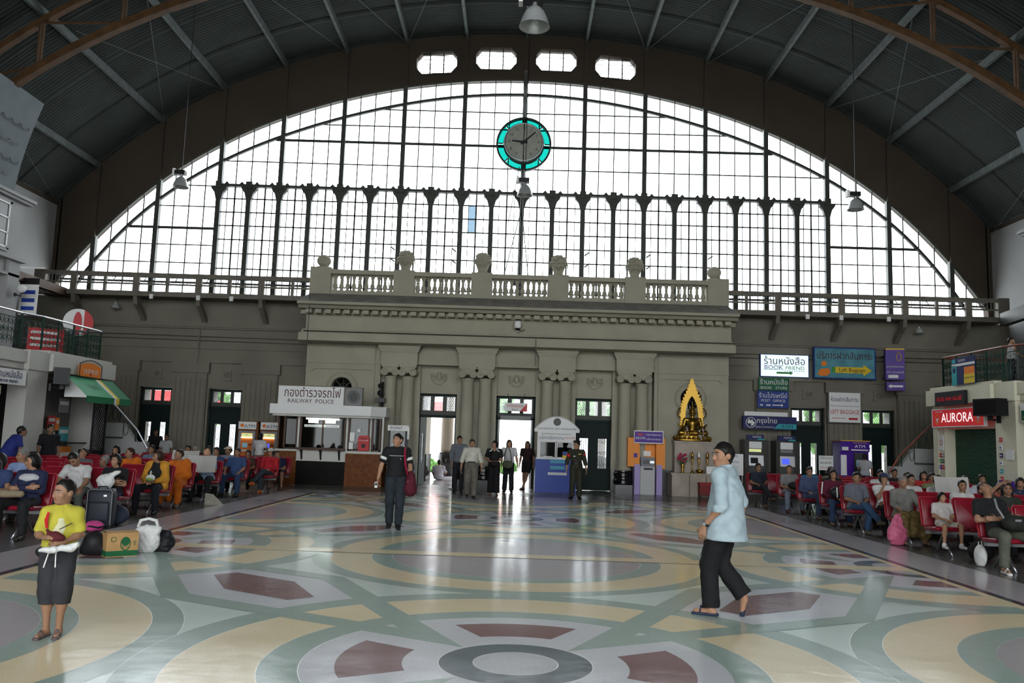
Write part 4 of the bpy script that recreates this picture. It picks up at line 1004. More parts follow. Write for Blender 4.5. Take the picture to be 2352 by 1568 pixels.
B(-0.17, 0.17, -0.1, 0.15, 0.0, 0.14).build('amplifier_box', 'grey_dark', T); B(-0.02, 0.02, 0.1, 0.5, -0.15, 0.7).build('mount', 'black', T); B(-0.10, 0.10, 0.4, 0.6, -0.2, 0.05).build('mount_plate', 'black', T)
# glass phone booth behind the man in black
T = thing('phone_booth', 'dark glass phone booth with a white header beside the police counter', 'booth', (-3.98, 27.42, 0))
for x in (-0.24, 0.30):
    for y in (0, 0.3): B(x, x+0.05, y, y+0.05, 0, 1.85).build('post', 'black', T)
B(-0.28, 0.37, -0.03, 0.38, 1.82, 2.0).build('header', 's_white', T); B(-0.24, 0.35, 0.0, 0.35, 0, 0.75).build('lower_panel', 'kiosk_black', T); text('โทรศัพท์', 0.12, (0, -0.035, 1.91), T, 'ink', bold=0.01)
B(-0.19, 0.30, 0.02, 0.026, 0.75, 1.82).build('pane', 'pane_dark', T); B(-0.15, 0.2, 0.2, 0.33, 0.9, 1.5).build('telephone', 'steel', T)
B(0.37, 0.41, -0.02, 0.2, 1.55, 1.95).build('side_notice', 's_white', T)

# ------------------------------------------------------------------ two orange cash machines on the left wing
mat('atm_orange', (0.50, 0.12, 0.015), 0.4); mat('atm_grey', (0.22, 0.23, 0.25), 0.4); mat('atm_purple', (0.10, 0.03, 0.30), 0.4)
def orange_atm(x, y, label, scr):
    T = thing('cash_machine', label, 'cash machine', (x, y, 0), group='cash machines on the left wing')
    B(-0.36, 0.36, 0.06, 0.6, 0, 2.0).build('cabinet', 'wood_red', T)
    B(-0.33, 0.30, 0.0, 0.08, 1.72, 1.98).build('header', 's_white', T); text('ATM', 0.16, (0.07, -0.004, 1.82), T, 'ink', bold=0.03, sx=1.2); MB().ball((-0.2, -0.002, 1.85), (0.07, 0.01, 0.06), 10, 6).build('emblem', 's_orange', T)
    F = MB().box(-0.30, -0.22, -0.02, 0.06, 0.7, 1.66).box(0.2, 0.28, -0.02, 0.06, 0.7, 1.66).box(-0.22, 0.2, -0.02, 0.06, 0.7, 0.78).box(-0.22, 0.2, -0.02, 0.06, 1.6, 1.66).build('surround', 'atm_grey', T)
    B(-0.22, 0.2, 0.02, 0.06, 0.78, 1.6).build('fascia', 'atm_orange', T); B(-0.2, 0.18, -0.005, 0.03, 1.46, 1.58).build('lit_header', 'lit_yellow', T); B(-0.16, 0.02, 0.005, 0.03, 1.08, 1.24).build('screen', scr, T)
    B(0.06, 0.16, 0.0, 0.03, 1.16, 1.2).build('card_slot', 'black', T); B(-0.18, 0.1, -0.03, 0.04, 0.95, 1.0).build('keypad', 'steel', T); text('ATM', 0.05, (-0.02, -0.01, 1.52), T, 'ink'); B(-0.2, 0.18, -0.01, 0.02, 1.42, 1.44).build('glow_strip', 'lit_tube', T)
orange_atm(-9.5, 29.35, 'orange cash machine nearer the wing door, left of the pair', 'lit_screen'); orange_atm(-8.72, 29.35, 'orange cash machine with a blue lit screen, right of the pair', 'lit_blue')

# ------------------------------------------------------------------ blue job-service kiosk
mat('kiosk_blue', (0.012, 0.045, 0.30), 0.35); mat('kiosk_teal', (0.05, 0.28, 0.42), 0.4)
T = thing('blue_kiosk', 'blue and white service kiosk with an arched canopy before the pavilion', 'kiosk', (1.29, 27.25, 0))
B(-0.68, 0.66, 0, 0.75, 0, 1.08).build('base', 'kiosk_blue', T)
for x in (-0.62, 0.56): B(x, x+0.06, 0.02, 0.1, 1.08, 1.95).build('post', 'white', T)
for x in (-0.62, 0.56): B(x, x+0.06, 0.65, 0.73, 1.08, 1.95).build('post', 'white', T)
B(-0.62, 0.62, 0.0, 0.08, 1.64, 1.94).build('sign_board', 's_white', T); text('บริการจัดหางาน', 0.15, (-0.17, -0.006, 1.75), T, 'ink_navy', bold=0.015, mw=0.78); text('0-2214-2913', 0.10, (0.42, -0.006, 1.76), T, 'ink_red', sx=0.7); text('กรมการจัดหางาน กระทรวงแรงงาน', 0.07, (-0.02, -0.006, 1.88), T, 'ink', mw=1.1)
for x0, x1 in ((-0.56, -0.02), (0.0, 0.54)):
    W = MB().box(x0, x0+0.03, 0.03, 0.07, 1.1, 1.64).box(x1-0.03, x1, 0.03, 0.07, 1.1, 1.64).box(x0, x1, 0.03, 0.07, 1.1, 1.13).box(x0, x1, 0.03, 0.07, 1.61, 1.64).build('window_frame', 'white', T); B(x0+0.03, x1-0.03, 0.045, 0.05, 1.13, 1.61).build('pane', 'pane_dark', W)
B(-0.6, 0.6, 0.66, 0.7, 1.08, 1.94).build('rear_wall', 'grey_dark', T); B(-0.66, 0.64, -0.04, 0.1, 1.06, 1.11).build('sill', 'white', T)
pts = [(0.73*math.sin(t), 2.0+0.46*(math.cos(t)-math.cos(1.15))/(1-math.cos(1.15))) for t in np.linspace(-PI/2, PI/2, 3)]
arc = [(0.735*u, 2.02+0.42*(1-u*u)) for u in np.linspace(-1, 1, 17)]
MB().prism([(-0.735, 1.94)]+arc+[(0.735, 1.94)], 'y', -0.04, 0.0).build('arched_board', 's_white', T)
mb = MB()
for k in range(16): (a, b), (c, d) = arc[k], arc[k+1]; mb.add([(a, -0.12, b), (c, -0.12, d), (c, 0.8, d), (a, 0.8, b), (a, -0.12, b+0.02), (c, -0.12, d+0.02), (c, 0.8, d+0.02), (a, 0.8, b+0.02)], [(0, 1, 2, 3), (7, 6, 5, 4), (0, 4, 5, 1), (2, 6, 7, 3)])
mb.build('curved_roof', 'off_white', T)
MB().lathe([(0, -0.05), (0.125, -0.05), (0.125, -0.04)], (0.0, 0, 2.27), 24, 'y').build('emblem', 'emblem_grey', T); text('กรมการจัดหางาน บริการ หางานตรงอาชีพ', 0.088, (0, -0.046, 2.05), T, 'ink', bold=0.01, mw=1.25)
for z0, z1 in ((0.94, 1.04), (0.74, 0.85)): q = B(-0.2, 0.28, -0.006, 0, z0, z1).build('notice', 'kiosk_teal', T)
q = B(-0.26, 0.34, -0.006, 0, 0.56, 0.64).build('notice', 's_white', T); text('ต่างหน่วยงานของรัฐ', 0.06, (0.04, -0.01, 0.6), T, 'ink')
B(0.2, 0.5, -0.05, 0.06, 1.1, 1.2).build('desk_card', 's_yellow', T); B(0.2, 0.46, -0.03, 0.07, 1.2, 1.32).build('desk_card', 's_blue', T); B(-0.42, -0.12, -0.04, 0.05, 1.1, 1.16).build('leaflets', 's_white', T)

# ------------------------------------------------------------------ orange and purple cash dispenser
mat('aeon_orange', (0.75, 0.25, 0.025), 0.45); mat('lilac_paint', (0.34, 0.27, 0.52), 0.5)
T = thing('cash_dispenser', 'cash dispenser in an orange frame with lilac posts and purple sign', 'cash machine', (4.36, 27.75, 0))
MB().box(-0.68, -0.28, 0.05, 0.5, 0.9, 1.85).box(0.26, 0.56, 0.05, 0.5, 0.86, 1.85).box(-0.28, 0.26, 0.3, 0.5, 0.9, 1.85).build('orange_surround', 'aeon_orange', T)
for a in (-0.46, 0.27): B(a, a+0.19, 0.0, 0.45, 0, 0.98).build('post', 'lilac_paint', T)
S = B(-0.47, 0.46, -0.03, 0.1, 1.70, 2.06).build('sign_box', 's_purple', T)
MB().box(-0.49, 0.48, -0.04, 0.11, 1.67, 1.70).box(-0.49, 0.48, -0.04, 0.11, 2.06, 2.09).box(-0.49, -0.47, -0.04, 0.11, 1.7, 2.06).box(0.46, 0.48, -0.04, 0.11, 1.7, 2.06).build('sign_frame', 's_white', S)
MB().prism([(-0.42, 1.97), (-0.30, 2.0), (-0.14, 1.97), (-0.2, 1.94), (-0.3, 1.93)], 'y', -0.036, -0.03).build('print', 's_red', S); text('AEON', 0.12, (-0.28, -0.034, 1.84), S, 's_white', bold=0.02); text('Cash Dispenser', 0.085, (0.16, -0.034, 1.96), S, 's_white', bold=0.015, mw=0.52); text('เครื่องเบิกเงินสด', 0.075, (0.16, -0.034, 1.81), S, 's_white', bold=0.02, mw=0.54)
B(-0.25, 0.23, 0.08, 0.45, 0, 0.92).build('machine_body', mat('atm_light', (0.42, 0.42, 0.41), 0.4) and 'atm_light', T); MB().prism([(0.02, 0.92), (0.12, 1.22), (0.45, 1.22), (0.45, 0.92)], 'x', -0.24, 0.22).build('console', 'atm_grey', T)
B(-0.17, 0.02, 0.02, 0.07, 1.0, 1.14).build('screen', 'black_gloss', T); B(0.06, 0.2, 0.03, 0.07, 1.02, 1.1).build('card_slot', 'steel', T); B(-0.14, 0.16, 0.07, 0.085, 0.80, 0.87).build('cash_slot', 'black', T)
B(-0.48, -0.36, 0.03, 0.05, 1.20, 1.34).build('leaflet_holder', 's_purple', T); B(-0.12, 0.12, 0.28, 0.3, 1.26, 1.42).build('notice', 's_white', T)

# ------------------------------------------------------------------ bank machines on the right wing
mat('granite_dark', (0.045, 0.042, 0.04), 0.3, noise=0.3, nscale=30)
def bank_atm(x, label, scr):
    T = thing('cash_machine', label, 'cash machine', (x, 29.6, 0), group='grey cash machines on the right wing')
    B(-0.42, 0.42, 0.05, 0.7, 0, 1.92).build('cabinet', 'granite_dark', T); B(-0.36, 0.24, -0.02, 0.1, 1.92, 2.1).build('header', 's_navy', T); text('กรุงไทย', 0.1, (-0.02, -0.026, 2.03), T, 's_white'); B(0.0, 0.24, -0.03, -0.02, 1.92, 1.97).build('teal_strip', 's_teal', T)
    B(-0.3, 0.2, 0.03, 0.06, 0.6, 1.85).build('fascia', 'grey_dark', T); B(-0.28, 0.16, 0.0, 0.03, 1.62, 1.86).build('white_card', 's_white', T); B(-0.28, 0.14, 0.0, 0.03, 1.5, 1.6).build('lit_header', 'lit_yellow' if scr == 'black_gloss' else 'grey', T)
    MB().prism([(0.03, 1.0), (-0.04, 1.02), (0.0, 1.38), (0.03, 1.38)], 'x', -0.3, 0.22).build('console', 'steel', T); MB().prism([(-0.04, 1.10), (-0.045, 1.10), (-0.02, 1.3), (-0.01, 1.3)], 'x', -0.24, 0.02).build('screen', scr, T)
bank_atm(8.48, 'dark grey cash machine near the pavilion, left one under the navy sign', 'black_gloss'); bank_atm(9.58, 'dark grey cash machine with a blue screen, right one under the navy sign', 'lit_blue')
T = thing('purple_cash_machine', 'purple cash machine booth beside the left baggage pilaster', 'cash machine', (11.75, 29.1, 0))
B(-0.52, 0.48, 0.1, 0.75, 0, 1.62).build('cabinet', 's_purple', T); B(-0.52, 0.48, 0.0, 0.75, 1.62, 1.98).build('header', 's_purple', T); B(-0.54, 0.50, -0.02, 0.76, 1.98, 2.01).build('gold_trim', 's_gold', T)
text('ATM', 0.15, (0.14, -0.006, 1.80), T, 's_white', bold=0.025, sx=1.2); text('ธนาคารไทยพาณิชย์', 0.06, (0.14, -0.006, 1.93), T, 's_gold'); B(-0.16, 0.42, -0.003, 0, 1.66, 1.70).build('print', 's_white', T); B(-0.48, -0.26, -0.003, 0, 1.66, 1.78).build('print', 's_white', T)
B(-0.04, 0.38, 0.02, 0.1, 0.7, 1.58).build('fascia', 'grey_dark', T); B(0.02, 0.28, 0.0, 0.03, 1.1, 1.34).build('screen', 'lit_screen', T); B(0.0, 0.34, -0.02, 0.05, 0.86, 0.98).build('keypad', 'grey', T); B(-0.5, -0.3, 0.06, 0.1, 0.8, 1.5).build('leaflet_panel', 's_white', T)

# notice stands
def stand(x, y, z0, z1, w, label, lines):
    T = thing('notice_stand', label, 'sign', (x, y, 0)); B(-w/2, w/2, 0, 0.03, z0, z1).build('panel', 's_white', T)
    for s in (-1, 1): B(s*(w/2-0.03)-0.012, s*(w/2-0.03)+0.012, 0.03, 0.05, 0, z1).build('leg', 'steel', T)
    n = len(lines)
    for k, (t, m) in enumerate(lines): text(t, (z1-z0)/n*0.62, (0, -0.004, z1-(z1-z0)*(k+0.5)/n), T, m, mw=w*0.85)
stand(7.22, 27.9, 0.72, 1.42, 0.62, 'white notice stand with blue lettering behind the man in the pale shirt', [('ขายตั๋ว', 'ink_blue'), ('เงินด่วน', 'ink_blue'), ('• • • • •', 'ink'), ('บริการ', 'ink_green')])
stand(10.75, 29.2, 0.95, 1.45, 0.5, 'small white notice stand in front of the right wing door', [('ไม่มีทางออก', 'ink'), ('NO ENTRY', 'ink'), ('TO EXIT', 'ink_red')])

# ------------------------------------------------------------------ shrine
mat('marble', (0.36, 0.30, 0.24), 0.35, noise=0.25, nscale=2.2); mat('flower_pink', (0.45, 0.03, 0.09), 0.6); mat('leaf', (0.04, 0.12, 0.03), 0.6); mat('stool_red', (0.16, 0.012, 0.012), 0.5)
T = thing('shrine_altar', 'stepped brown marble altar under the golden statue', 'altar', (5.88, 27.95, 0))
B(-0.80, 0.78, -0.55, 0.3, 0, 0.70).build('lower_table', 'marble', T); B(-0.84, 0.82, -0.58, 0.3, 0.70, 0.75).build('table_slab', 'marble', T); B(-0.64, 0.68, -0.1, 0.3, 0.75, 1.74).build('upper_block', 'marble', T); B(-0.68, 0.72, -0.16, 0.3, 1.74, 1.79).build('top_slab', 'marble', T)
for x in (-0.24, 0.30): B(x, x+0.02, -0.56, -0.54, 0.02, 0.7).build('panel_joint', 'wood_dark', T)
for x, lb in ((-0.42, 'brass flower vase with pink flowers on the left of the altar'),):
    V = thing('flower_vase', lb, 'vase', (5.88+x, 27.6, 0.75)); MB().lathe([(0.05, 0), (0.06, 0.02), (0.035, 0.06), (0.05, 0.2), (0.07, 0.3), (0.05, 0.32)], seg=14).build('vase', 'gold', V, True)
    mb = MB(); r = random.Random(5)
    for k in range(26): mb.ball((r.uniform(-0.14, 0.14), r.uniform(-0.1, 0.1), 0.48+r.uniform(-0.1, 0.14)), r.uniform(0.025, 0.045), 6, 4)
    mb.build('blooms', 'flower_pink', V); mb = MB()
    for k in range(18): a = r.uniform(0, 6.28); mb.bar((0, 0, 0.3), (0.16*math.cos(a), 0.1*math.sin(a), 0.38+r.uniform(-0.1, 0.12)), 0.03, 0.008)
    mb.build('leaves', 'leaf', V)
for x, lb in ((-0.10, 'left'), (0.12, 'middle'), (0.40, 'right')):
    V = thing('candlestick', 'tall gilt candlestick on the altar table, %s of three' % lb, 'candlestick', (5.88+x, 27.62, 0.75), group='candlesticks on the altar')
    MB().lathe([(0.07, 0), (0.07, 0.02), (0.02, 0.05), (0.018, 0.3), (0.035, 0.34), (0.02, 0.38), (0.05, 0.46), (0.03, 0.5)], seg=12).build('stem', 'gold', V, True); MB().lathe([(0.03, 0.5), (0.05, 0.56), (0.03, 0.66), (0.0, 0.72)], seg=10).build('lotus_bud', 's_white' if lb == 'middle' else 'gold', V, True)
V = thing('incense_bowl', 'gilt incense bowl on the altar table', 'bowl', (6.0, 27.5, 0.75)); MB().lathe([(0.05, 0), (0.10, 0.03), (0.15, 0.12), (0.13, 0.12), (0.09, 0.05)], seg=18, cap=False).build('bowl', 'gold', V, True); MB().lathe([(0.2, 0.0), (0.2, 0.012), (0.0, 0.012)], seg=18).build('tray', 'gold', V)
V = thing('offering_box', 'white offering box on the right of the altar table', 'box', (6.38, 27.6, 0.75)); B(-0.16, 0.16, -0.1, 0.1, 0, 0.24).build('box', 's_white', V); B(-0.06, 0.06, -0.02, 0.02, 0.24, 0.243).build('slot', 'black', V)
V = thing('red_stool', 'small dark red padded stool in front of the altar', 'stool', (6.12, 27.25, 0)); B(-0.2, 0.2, -0.18, 0.18, 0.08, 0.40).build('body', 'stool_red', V); B(-0.21, 0.21, -0.19, 0.19, 0.40, 0.47).build('cushion', mat('cush_red', (0.28, 0.02, 0.02), 0.6) and 'cush_red', V)
for x in (-0.17, 0.17):
    for y in (-0.15, 0.15): B(x-0.02, x+0.02, y-0.02, y+0.02, 0, 0.08).build('leg', 'black', V)
# ------------------------------------------------------------------ shop blocks with mezzanines on both sides
mat('shop_white', (0.50, 0.49, 0.45), 0.7, noise=0.06, nscale=2); mat('shop_cream', (0.66, 0.63, 0.49), 0.65, noise=0.05, nscale=2); mat('mural', (0.14, 0.165, 0.175), 0.8, noise=0.12, nscale=2); mat('mural_light', (0.20, 0.22, 0.225), 0.8); mat('mural_blue', (0.11, 0.13, 0.165), 0.8); mat('window_grey', (0.10, 0.10, 0.095), 0.25)
mat('awning_green', (0.02, 0.28, 0.10), 0.6); mat('awning_dark', (0.008, 0.16, 0.06), 0.6); mat('mesh_green', (0.008, 0.05, 0.025), 0.5); mat('rail_red', (0.20, 0.05, 0.03), 0.35)
def ironwork(mb, x0, x1, z0, z1, y):
    """scrolled panel infill"""
    n = max(2, int((x1-x0)/0.17)); w = (x1-x0)/n
    for i in range(n):
        cx = x0+w*(i+0.5)
        mb.bar((x0+w*i, y, z0), (x0+w*i, y, z1), 0.012, 0.012)
        for k, cz in enumerate((z0+0.18*(z1-z0), z0+0.5*(z1-z0), z0+0.82*(z1-z0))):
            sg = 1 if (i+k) % 2 else -1
            pts = [(cx+sg*w*0.42*(1-0.06*t)*math.cos(t*0.62), y, cz+(z1-z0)*0.15*(1-0.06*t)*math.sin(t*0.62)) for t in range(12)]
            mb.tube(pts, 0.009, 4)
def railing(P, path, z0, z1, top_m):
    """path: list of (x, y) in the block's own frame"""
    for (a, b), (c, d) in zip(path[:-1], path[1:]):
        L = math.hypot(c-a, d-b); n = max(1, int(round(L/0.85)))
        R_ = link('railing', None, P, (a, b, 0), math.atan2(d-b, c-a))
        for k in range(n+1): B(L*k/n-0.02, L*k/n+0.02, -0.02, 0.02, z0, z1).build('post', 'rail_green', R_)
        MB().cyl((0, 0, z1), (L, 0, z1), 0.028, seg=8).build('handrail', top_m, R_)
        B(0, L, -0.012, 0.012, z1-0.17, z1-0.145).build('rail', 'rail_green', R_)
        mb = MB(); ironwork(mb, 0.02, L-0.02, z0+0.04, z1-0.17, 0); tag(mb.build('scrollwork', 'rail_green', R_), kind='stuff')
def block(s, nm, wm, top_m):
    P = struct('mezzanine_%s' % nm, 'pale shop block with a railed mezzanine', (s*12.5, 0, 0)); P.rotation_euler.z = -s*PI/2
    sg = -s                                # local x runs with world y on the left, against it on the right
    def Y_(a, b): return sorted((sg*a, sg*b))
    def bx(n, m, a, b, y0, y1, z0, z1, par=P): return B(*Y_(a, b), y0, y1, z0, z1).build(n, m, par)
    bx('deck', wm, 4, 25.35, 0.05, 5.6, 3.2, 3.5); bx('soffit', wm, 4, 25.3, 0.15, 5.6, 3.02, 3.2)
    bx('fascia', wm, 21.9, 25.35, -0.12, 0.1, 3.06, 3.52); bx('fascia_cap', wm, 21.8, 25.2, -0.06, 0.14, 3.52, 3.60)
    bx('fascia', wm, 4, 21.2, 0.12, 0.3, 3.04, 3.46); bx('fascia_cap', wm, 4, 21.2, 0.16, 0.34, 3.46, 3.53)
    bx('fascia', wm, 21.0, 21.95, -0.02, 0.2, 3.04, 3.54)
    for a, b, y in ((21.05, 21.95, 0.02), (25.0, 25.3, 0.05), (16.2, 17.0, 0.15)):
        bx('pillar', wm, a, b, y, y+0.5, 0.95, 3.06); bx('pillar_foot', 'granite_dark', a-0.06, b+0.06, y-0.06, y+0.55, 0, 0.95)
    bx('end_wall', wm, 25.15, 25.3, 0.3, 5.6, 0, 3.2)
    bx('back_wall', 'grey_dark', 4, 25.2, 3.0, 3.1, 0, 3.2)
    railing(P, [(sg*19.0, 0.26), (sg*20.95, 0.26), (sg*21.6, 0.08), (sg*24.65, 0.08), (sg*24.65, 2.0)], 3.6, 4.47, top_m)
    # upper storey set back
    U = [13.0, 24.0]
    bx('upper_wall', 'white_wall', 13, 24.45, 2.7, 5.5, 6.05, 8.4); bx('upper_cornice', 'white_wall', 13, 24.7, 2.55, 2.75, 8.25, 8.33); bx('upper_cornice', 'white_wall', 13, 24.78, 2.48, 2.75, 8.33, 8.42)
    bx('mid_cornice', 'white_wall', 13, 24.6, 2.5, 2.75, 6.45, 6.55); bx('mid_cornice', 'white_wall', 13, 24.5, 2.6, 2.75, 5.98, 6.06); bx('upper_pier', 'white_wall', 23.9, 24.45, 2.6, 3.2, 3.5, 6.5)
    bx('upper_pier', 'white_wall', 20.4, 21.0, 2.6, 3.2, 3.5, 6.5); bx('inner_dark', 'grey_dark', 13, 24.4, 3.2, 3.25, 3.5, 6.05)
    for a, b in ((22.2, 23.75), (19.6, 21.2)):
        W = MB().box(*Y_(a-0.1, a), 2.64, 2.7, 6.72, 8.15).box(*Y_(b, b+0.1), 2.64, 2.7, 6.72, 8.15).box(*Y_(a-0.1, b+0.1), 2.64, 2.7, 6.66, 6.76).box(*Y_(a-0.1, b+0.1), 2.64, 2.7, 8.08, 8.18).build('window_surround', 'white_wall', P)
        bx('window_glass', 'window_grey', a, b, 2.66, 2.70, 6.76, 8.08, W)
        for z in (6.78, 7.2, 7.64, 8.06): bx('glazing_bar', 'white', a, b, 2.63, 2.67, z-0.02, z+0.02, W)
        for x in (a+0.02, (a+b)/2, b-0.02): bx('glazing_bar', 'white', x-0.02, x+0.02, 2.63, 2.67, 6.76, 8.08, W)
    # coved mural above with rows of scalloped clouds
    prof = [(2.95+0.05-0.65*(t**1.6), 8.42+3.0*t) for t in np.linspace(0, 1, 9)]
    mb = MB().prism(prof+[(p[0]+0.18, p[1]) for p in prof[::-1]], 'x', *Y_(13, 24.4)); C2 = mb.build('mural_panel', 'mural', P)
    def cove_y(z): t = (z-8.42)/3.0; return 3.0-0.65*t**1.6
    for j, (z, m) in enumerate(((10.55, 'mural'), (10.0, 'mural_light'), (9.5, 'mural_light'), (9.1, 'mural_blue'))):
        mb = MB()
        for k in range(14):
            y0 = 24.2-0.42*k-(0.2 if j % 2 else 0)
            if y0 < 18: continue
            pts = [(sg*(y0-0.21+0.21*math.cos(t)), cove_y(z)-0.015-0.01*j, z-0.13*math.sin(t)) for t in np.linspace(0, PI, 7)]
            mb.tube(pts, 0.014, 4)
        tag(mb.build('cloud_scallops', 'mural_light' if j % 2 else 'mural_blue', C2), kind='stuff')
    # stair beyond the block with a solid parapet
    S = link('stair', None, P, (0, 0, 0))
    MB().prism([(sg*25.4, 0), (sg*25.4, 1.85), (sg*25.45, 1.85)] if False else [(-0.7, 0), (0.9, 0), (0.9, 1.78), (0.1, 1.78), (-0.35, 1.2), (-0.7, 1.2)], 'x', *Y_(26.6, 26.8)).build('parapet', 'white_wall', S)
    MB().box(*Y_(26.56, 26.6), 0.1, 0.75, 1.28, 1.34).build('parapet_slot', 'grey_dark', S)
    for k in range(7): B(*Y_(26.8, 28.2), -0.7+0.2*k, 0.9, 0.17*k, 0.17*k+0.17).build('step', 'granite_dark', S)
    B(*Y_(25.35, 28.3), 0.7, 2.4, 1.6, 1.75).build('landing', wm, S); B(*Y_(25.3, 26.8), 0.75, 2.4, 0, 1.6).build('landing_base', 'white_wall', S)
    R_ = link('stair_railing', None, S); mb = MB()
    for a, b in (((1.5, 2.68), (0.75, 2.68)), ((0.75, 2.68), (-0.4, 1.55)), ((-0.4, 1.55), (-0.75, 1.0))):
        MB().cyl((sg*26.55, a[0], a[1]), (sg*26.55, b[0], b[1]), 0.03, seg=8).build('handrail', top_m, R_)
    for y, za, zb in ((1.4, 1.8, 2.68), (0.75, 1.8, 2.68), (0.2, 1.8, 2.15), (-0.35, 1.2, 1.6)): MB().cyl((sg*26.55, y, za), (sg*26.55, y, zb), 0.02, seg=6).build('post', 'rail_green', R_)
    for k in range(8):
        y = 1.4-0.19*k; zt = 2.55 if y > 0.75 else 2.55-0.98*(0.75-y); zb = 1.85 if y > 0.1 else 1.3
        mb.cyl((sg*26.55, y, zb), (sg*26.55, y, zt), 0.008, seg=4)
        if zt-zb > 0.3: mb.tube([(sg*26.55, y-0.09+0.075*math.cos(t), (zb+zt)/2+0.2*math.sin(t)) for t in np.linspace(0, 2*PI, 10)[:-1]], 0.008, 4, True)
    tag(mb.build('scrollwork', 'rail_green', R_), kind='stuff')
    return P, bx, Y_, sg
def side_sign(s, name, label, y_a, y_b, z0, z1, m, out=0.1, depth=0.08, frame=None, cat='sign', group=None):
    """flat sign on a side block; spans world y_a..y_b, proud of the face by out"""
    x = s*(12.5-out); T = thing(name, label, cat, (x, (y_a if s < 0 else y_b), z0), -s*PI/2, group); w, h = y_b-y_a, z1-z0
    B(0, w, 0, depth, 0, h).build('panel', m, T)
    if frame: MB().box(-0.03, w+0.03, -0.01, depth, -0.03, 0).box(-0.03, w+0.03, -0.01, depth, h, h+0.03).box(-0.03, 0, -0.01, depth, 0, h).box(w, w+0.03, -0.01, depth, 0, h).build('frame', frame, T)
    return T, w, h
# ---- left block
LB, bx, Y_, sg = block(-1, 'left', 'shop_white', 'steel')
bx('shop_front', 'window_grey', 22.0, 24.2, 0.55, 0.6, 0.0, 2.9); bx('shop_sill', 'black', 22.0, 25.0, 0.4, 0.5, 1.12, 1.16)
for lb, a, b, z0, z1, m in (('tall blue poster low in the awning shop window', 22.6, 23.3, 0.2, 1.0, 's_blue'), ('narrow green poster low in the awning shop window', 23.36, 23.5, 0.2, 1.1, 's_green'), ('orange poster low at the right of the awning shop window', 23.52, 24.1, 0.2, 1.05, 's_orange'), ('red poster at eye height in the awning shop window', 22.8, 23.18, 1.55, 1.9, 's_red'), ('small orange poster right of the red one in the shop window', 23.2, 23.38, 1.5, 1.85, 's_orange'), ('turquoise poster in the middle of the awning shop window', 23.4, 23.9, 1.2, 1.6, 's_teal'), ('grey poster high under the green awning', 23.3, 23.8, 2.0, 2.4, 'grey'), ('white poster low at the left of the awning shop window', 22.2, 22.5, 0.5, 1.0, 's_white'), ('small white card under the red poster in the shop window', 23.0, 23.2, 1.38, 1.46, 's_white')):
    T, w, h = side_sign(-1, 'window_poster', lb, a, b, z0, z1, m, out=-0.38, depth=0.02, cat='poster', group='posters in the awning shop window')
    B(0.04, w-0.04, -0.006, 0, h*0.55, h*0.8).build('print', 's_white' if m != 's_white' else 'ink_navy', T)
T = thing('lattice_screen', 'dark diagonal lattice screen at the end of the awning shop', 'screen', (-12.42, 24.35, 0.6), PI/2); mb = MB()
for k in range(-14, 7):
    for d in (1, -1):
        pts = []
        for t in np.linspace(0, 1, 2):
            pass
        a = k*0.12; x0, z0 = (a, 0.0); x1, z1 = (a+1.8, 1.8)
        # clip to the 0.7 x 1.8 panel
        ts = [t for t in np.linspace(0, 1, 60) if 0 <= x0+(x1-x0)*t <= 0.7]
        if len(ts) > 2:
            p = [(x0+(x1-x0)*t, z0+(z1-z0)*t) for t in (ts[0], ts[-1])]
            if d < 0: p = [(0.7-q[0], q[1]) for q in p]
            mb.bar((p[0][0], 0.01*d, p[0][1]), (p[1][0], 0.01*d, p[1][1]), 0.022, 0.01)
tag(mb.build('lattice', 'black', T), kind='stuff'); MB().box(-0.03, 0, -0.03, 0.03, 0, 1.8).box(0.7, 0.73, -0.03, 0.03, 0, 1.8).box(-0.03, 0.73, -0.03, 0.03, 1.8, 1.84).box(-0.03, 0.73, -0.03, 0.03, -0.6, 0).build('frame', 'black', T)
T = thing('shop_awning', 'green shop awning with a yellow stripe', 'awning', (-12.36, 22.55, 2.4), PI/2)
def aw(x0, x1, m, nm):
    MB().add([(x0, 0.0, 0.60), (x1, 0.0, 0.60), (x1, -0.62, 0.06), (x0, -0.62, 0.06), (x0, 0.0, 0.57), (x1, 0.0, 0.57), (x1, -0.61, 0.03), (x0, -0.61, 0.03)], [(0, 3, 2, 1), (4, 5, 6, 7), (0, 1, 5, 4), (3, 7, 6, 2), (1, 2, 6, 5), (0, 4, 7, 3)]).build(nm, m, T)
    MB().prism([(x0, 0.07), (x1, 0.07), (x1, -0.10), ((x0+x1)/2, -0.12), (x0, -0.10)], 'y', -0.625, -0.61).build('valance', 'awning_dark' if m == 'awning_green' else m, T)
aw(0, 1.55, 'awning_green', 'canvas'); aw(1.55, 1.66, 's_white', 'stripe'); aw(1.66, 1.85, 's_yellow', 'stripe'); aw(1.85, 2.6, 'awning_dark', 'canvas')
me = text_mesh('ทิฟฟี่', 0.34, m='awning_dark', bold=0.02); o = link('lettering', me, T, (0.95, -0.33, 0.345)); o.rotation_euler = (-0.85, 0, 0)
for x in (0.0, 2.6): MB().prism([(0.0, 0.6), (0.0, 0.02), (-0.61, 0.02), (-0.61, 0.06)], 'x', x-0.01, x+0.01).build('side_flap', 's_white' if x == 0 else 'awning_dark', T)
T, w, h = side_sign(-1, 'orange_shop_sign', 'small orange arched shop sign above the green awning', 23.1, 24.25, 3.04, 3.34, 's_orange', out=0.22, depth=0.06)
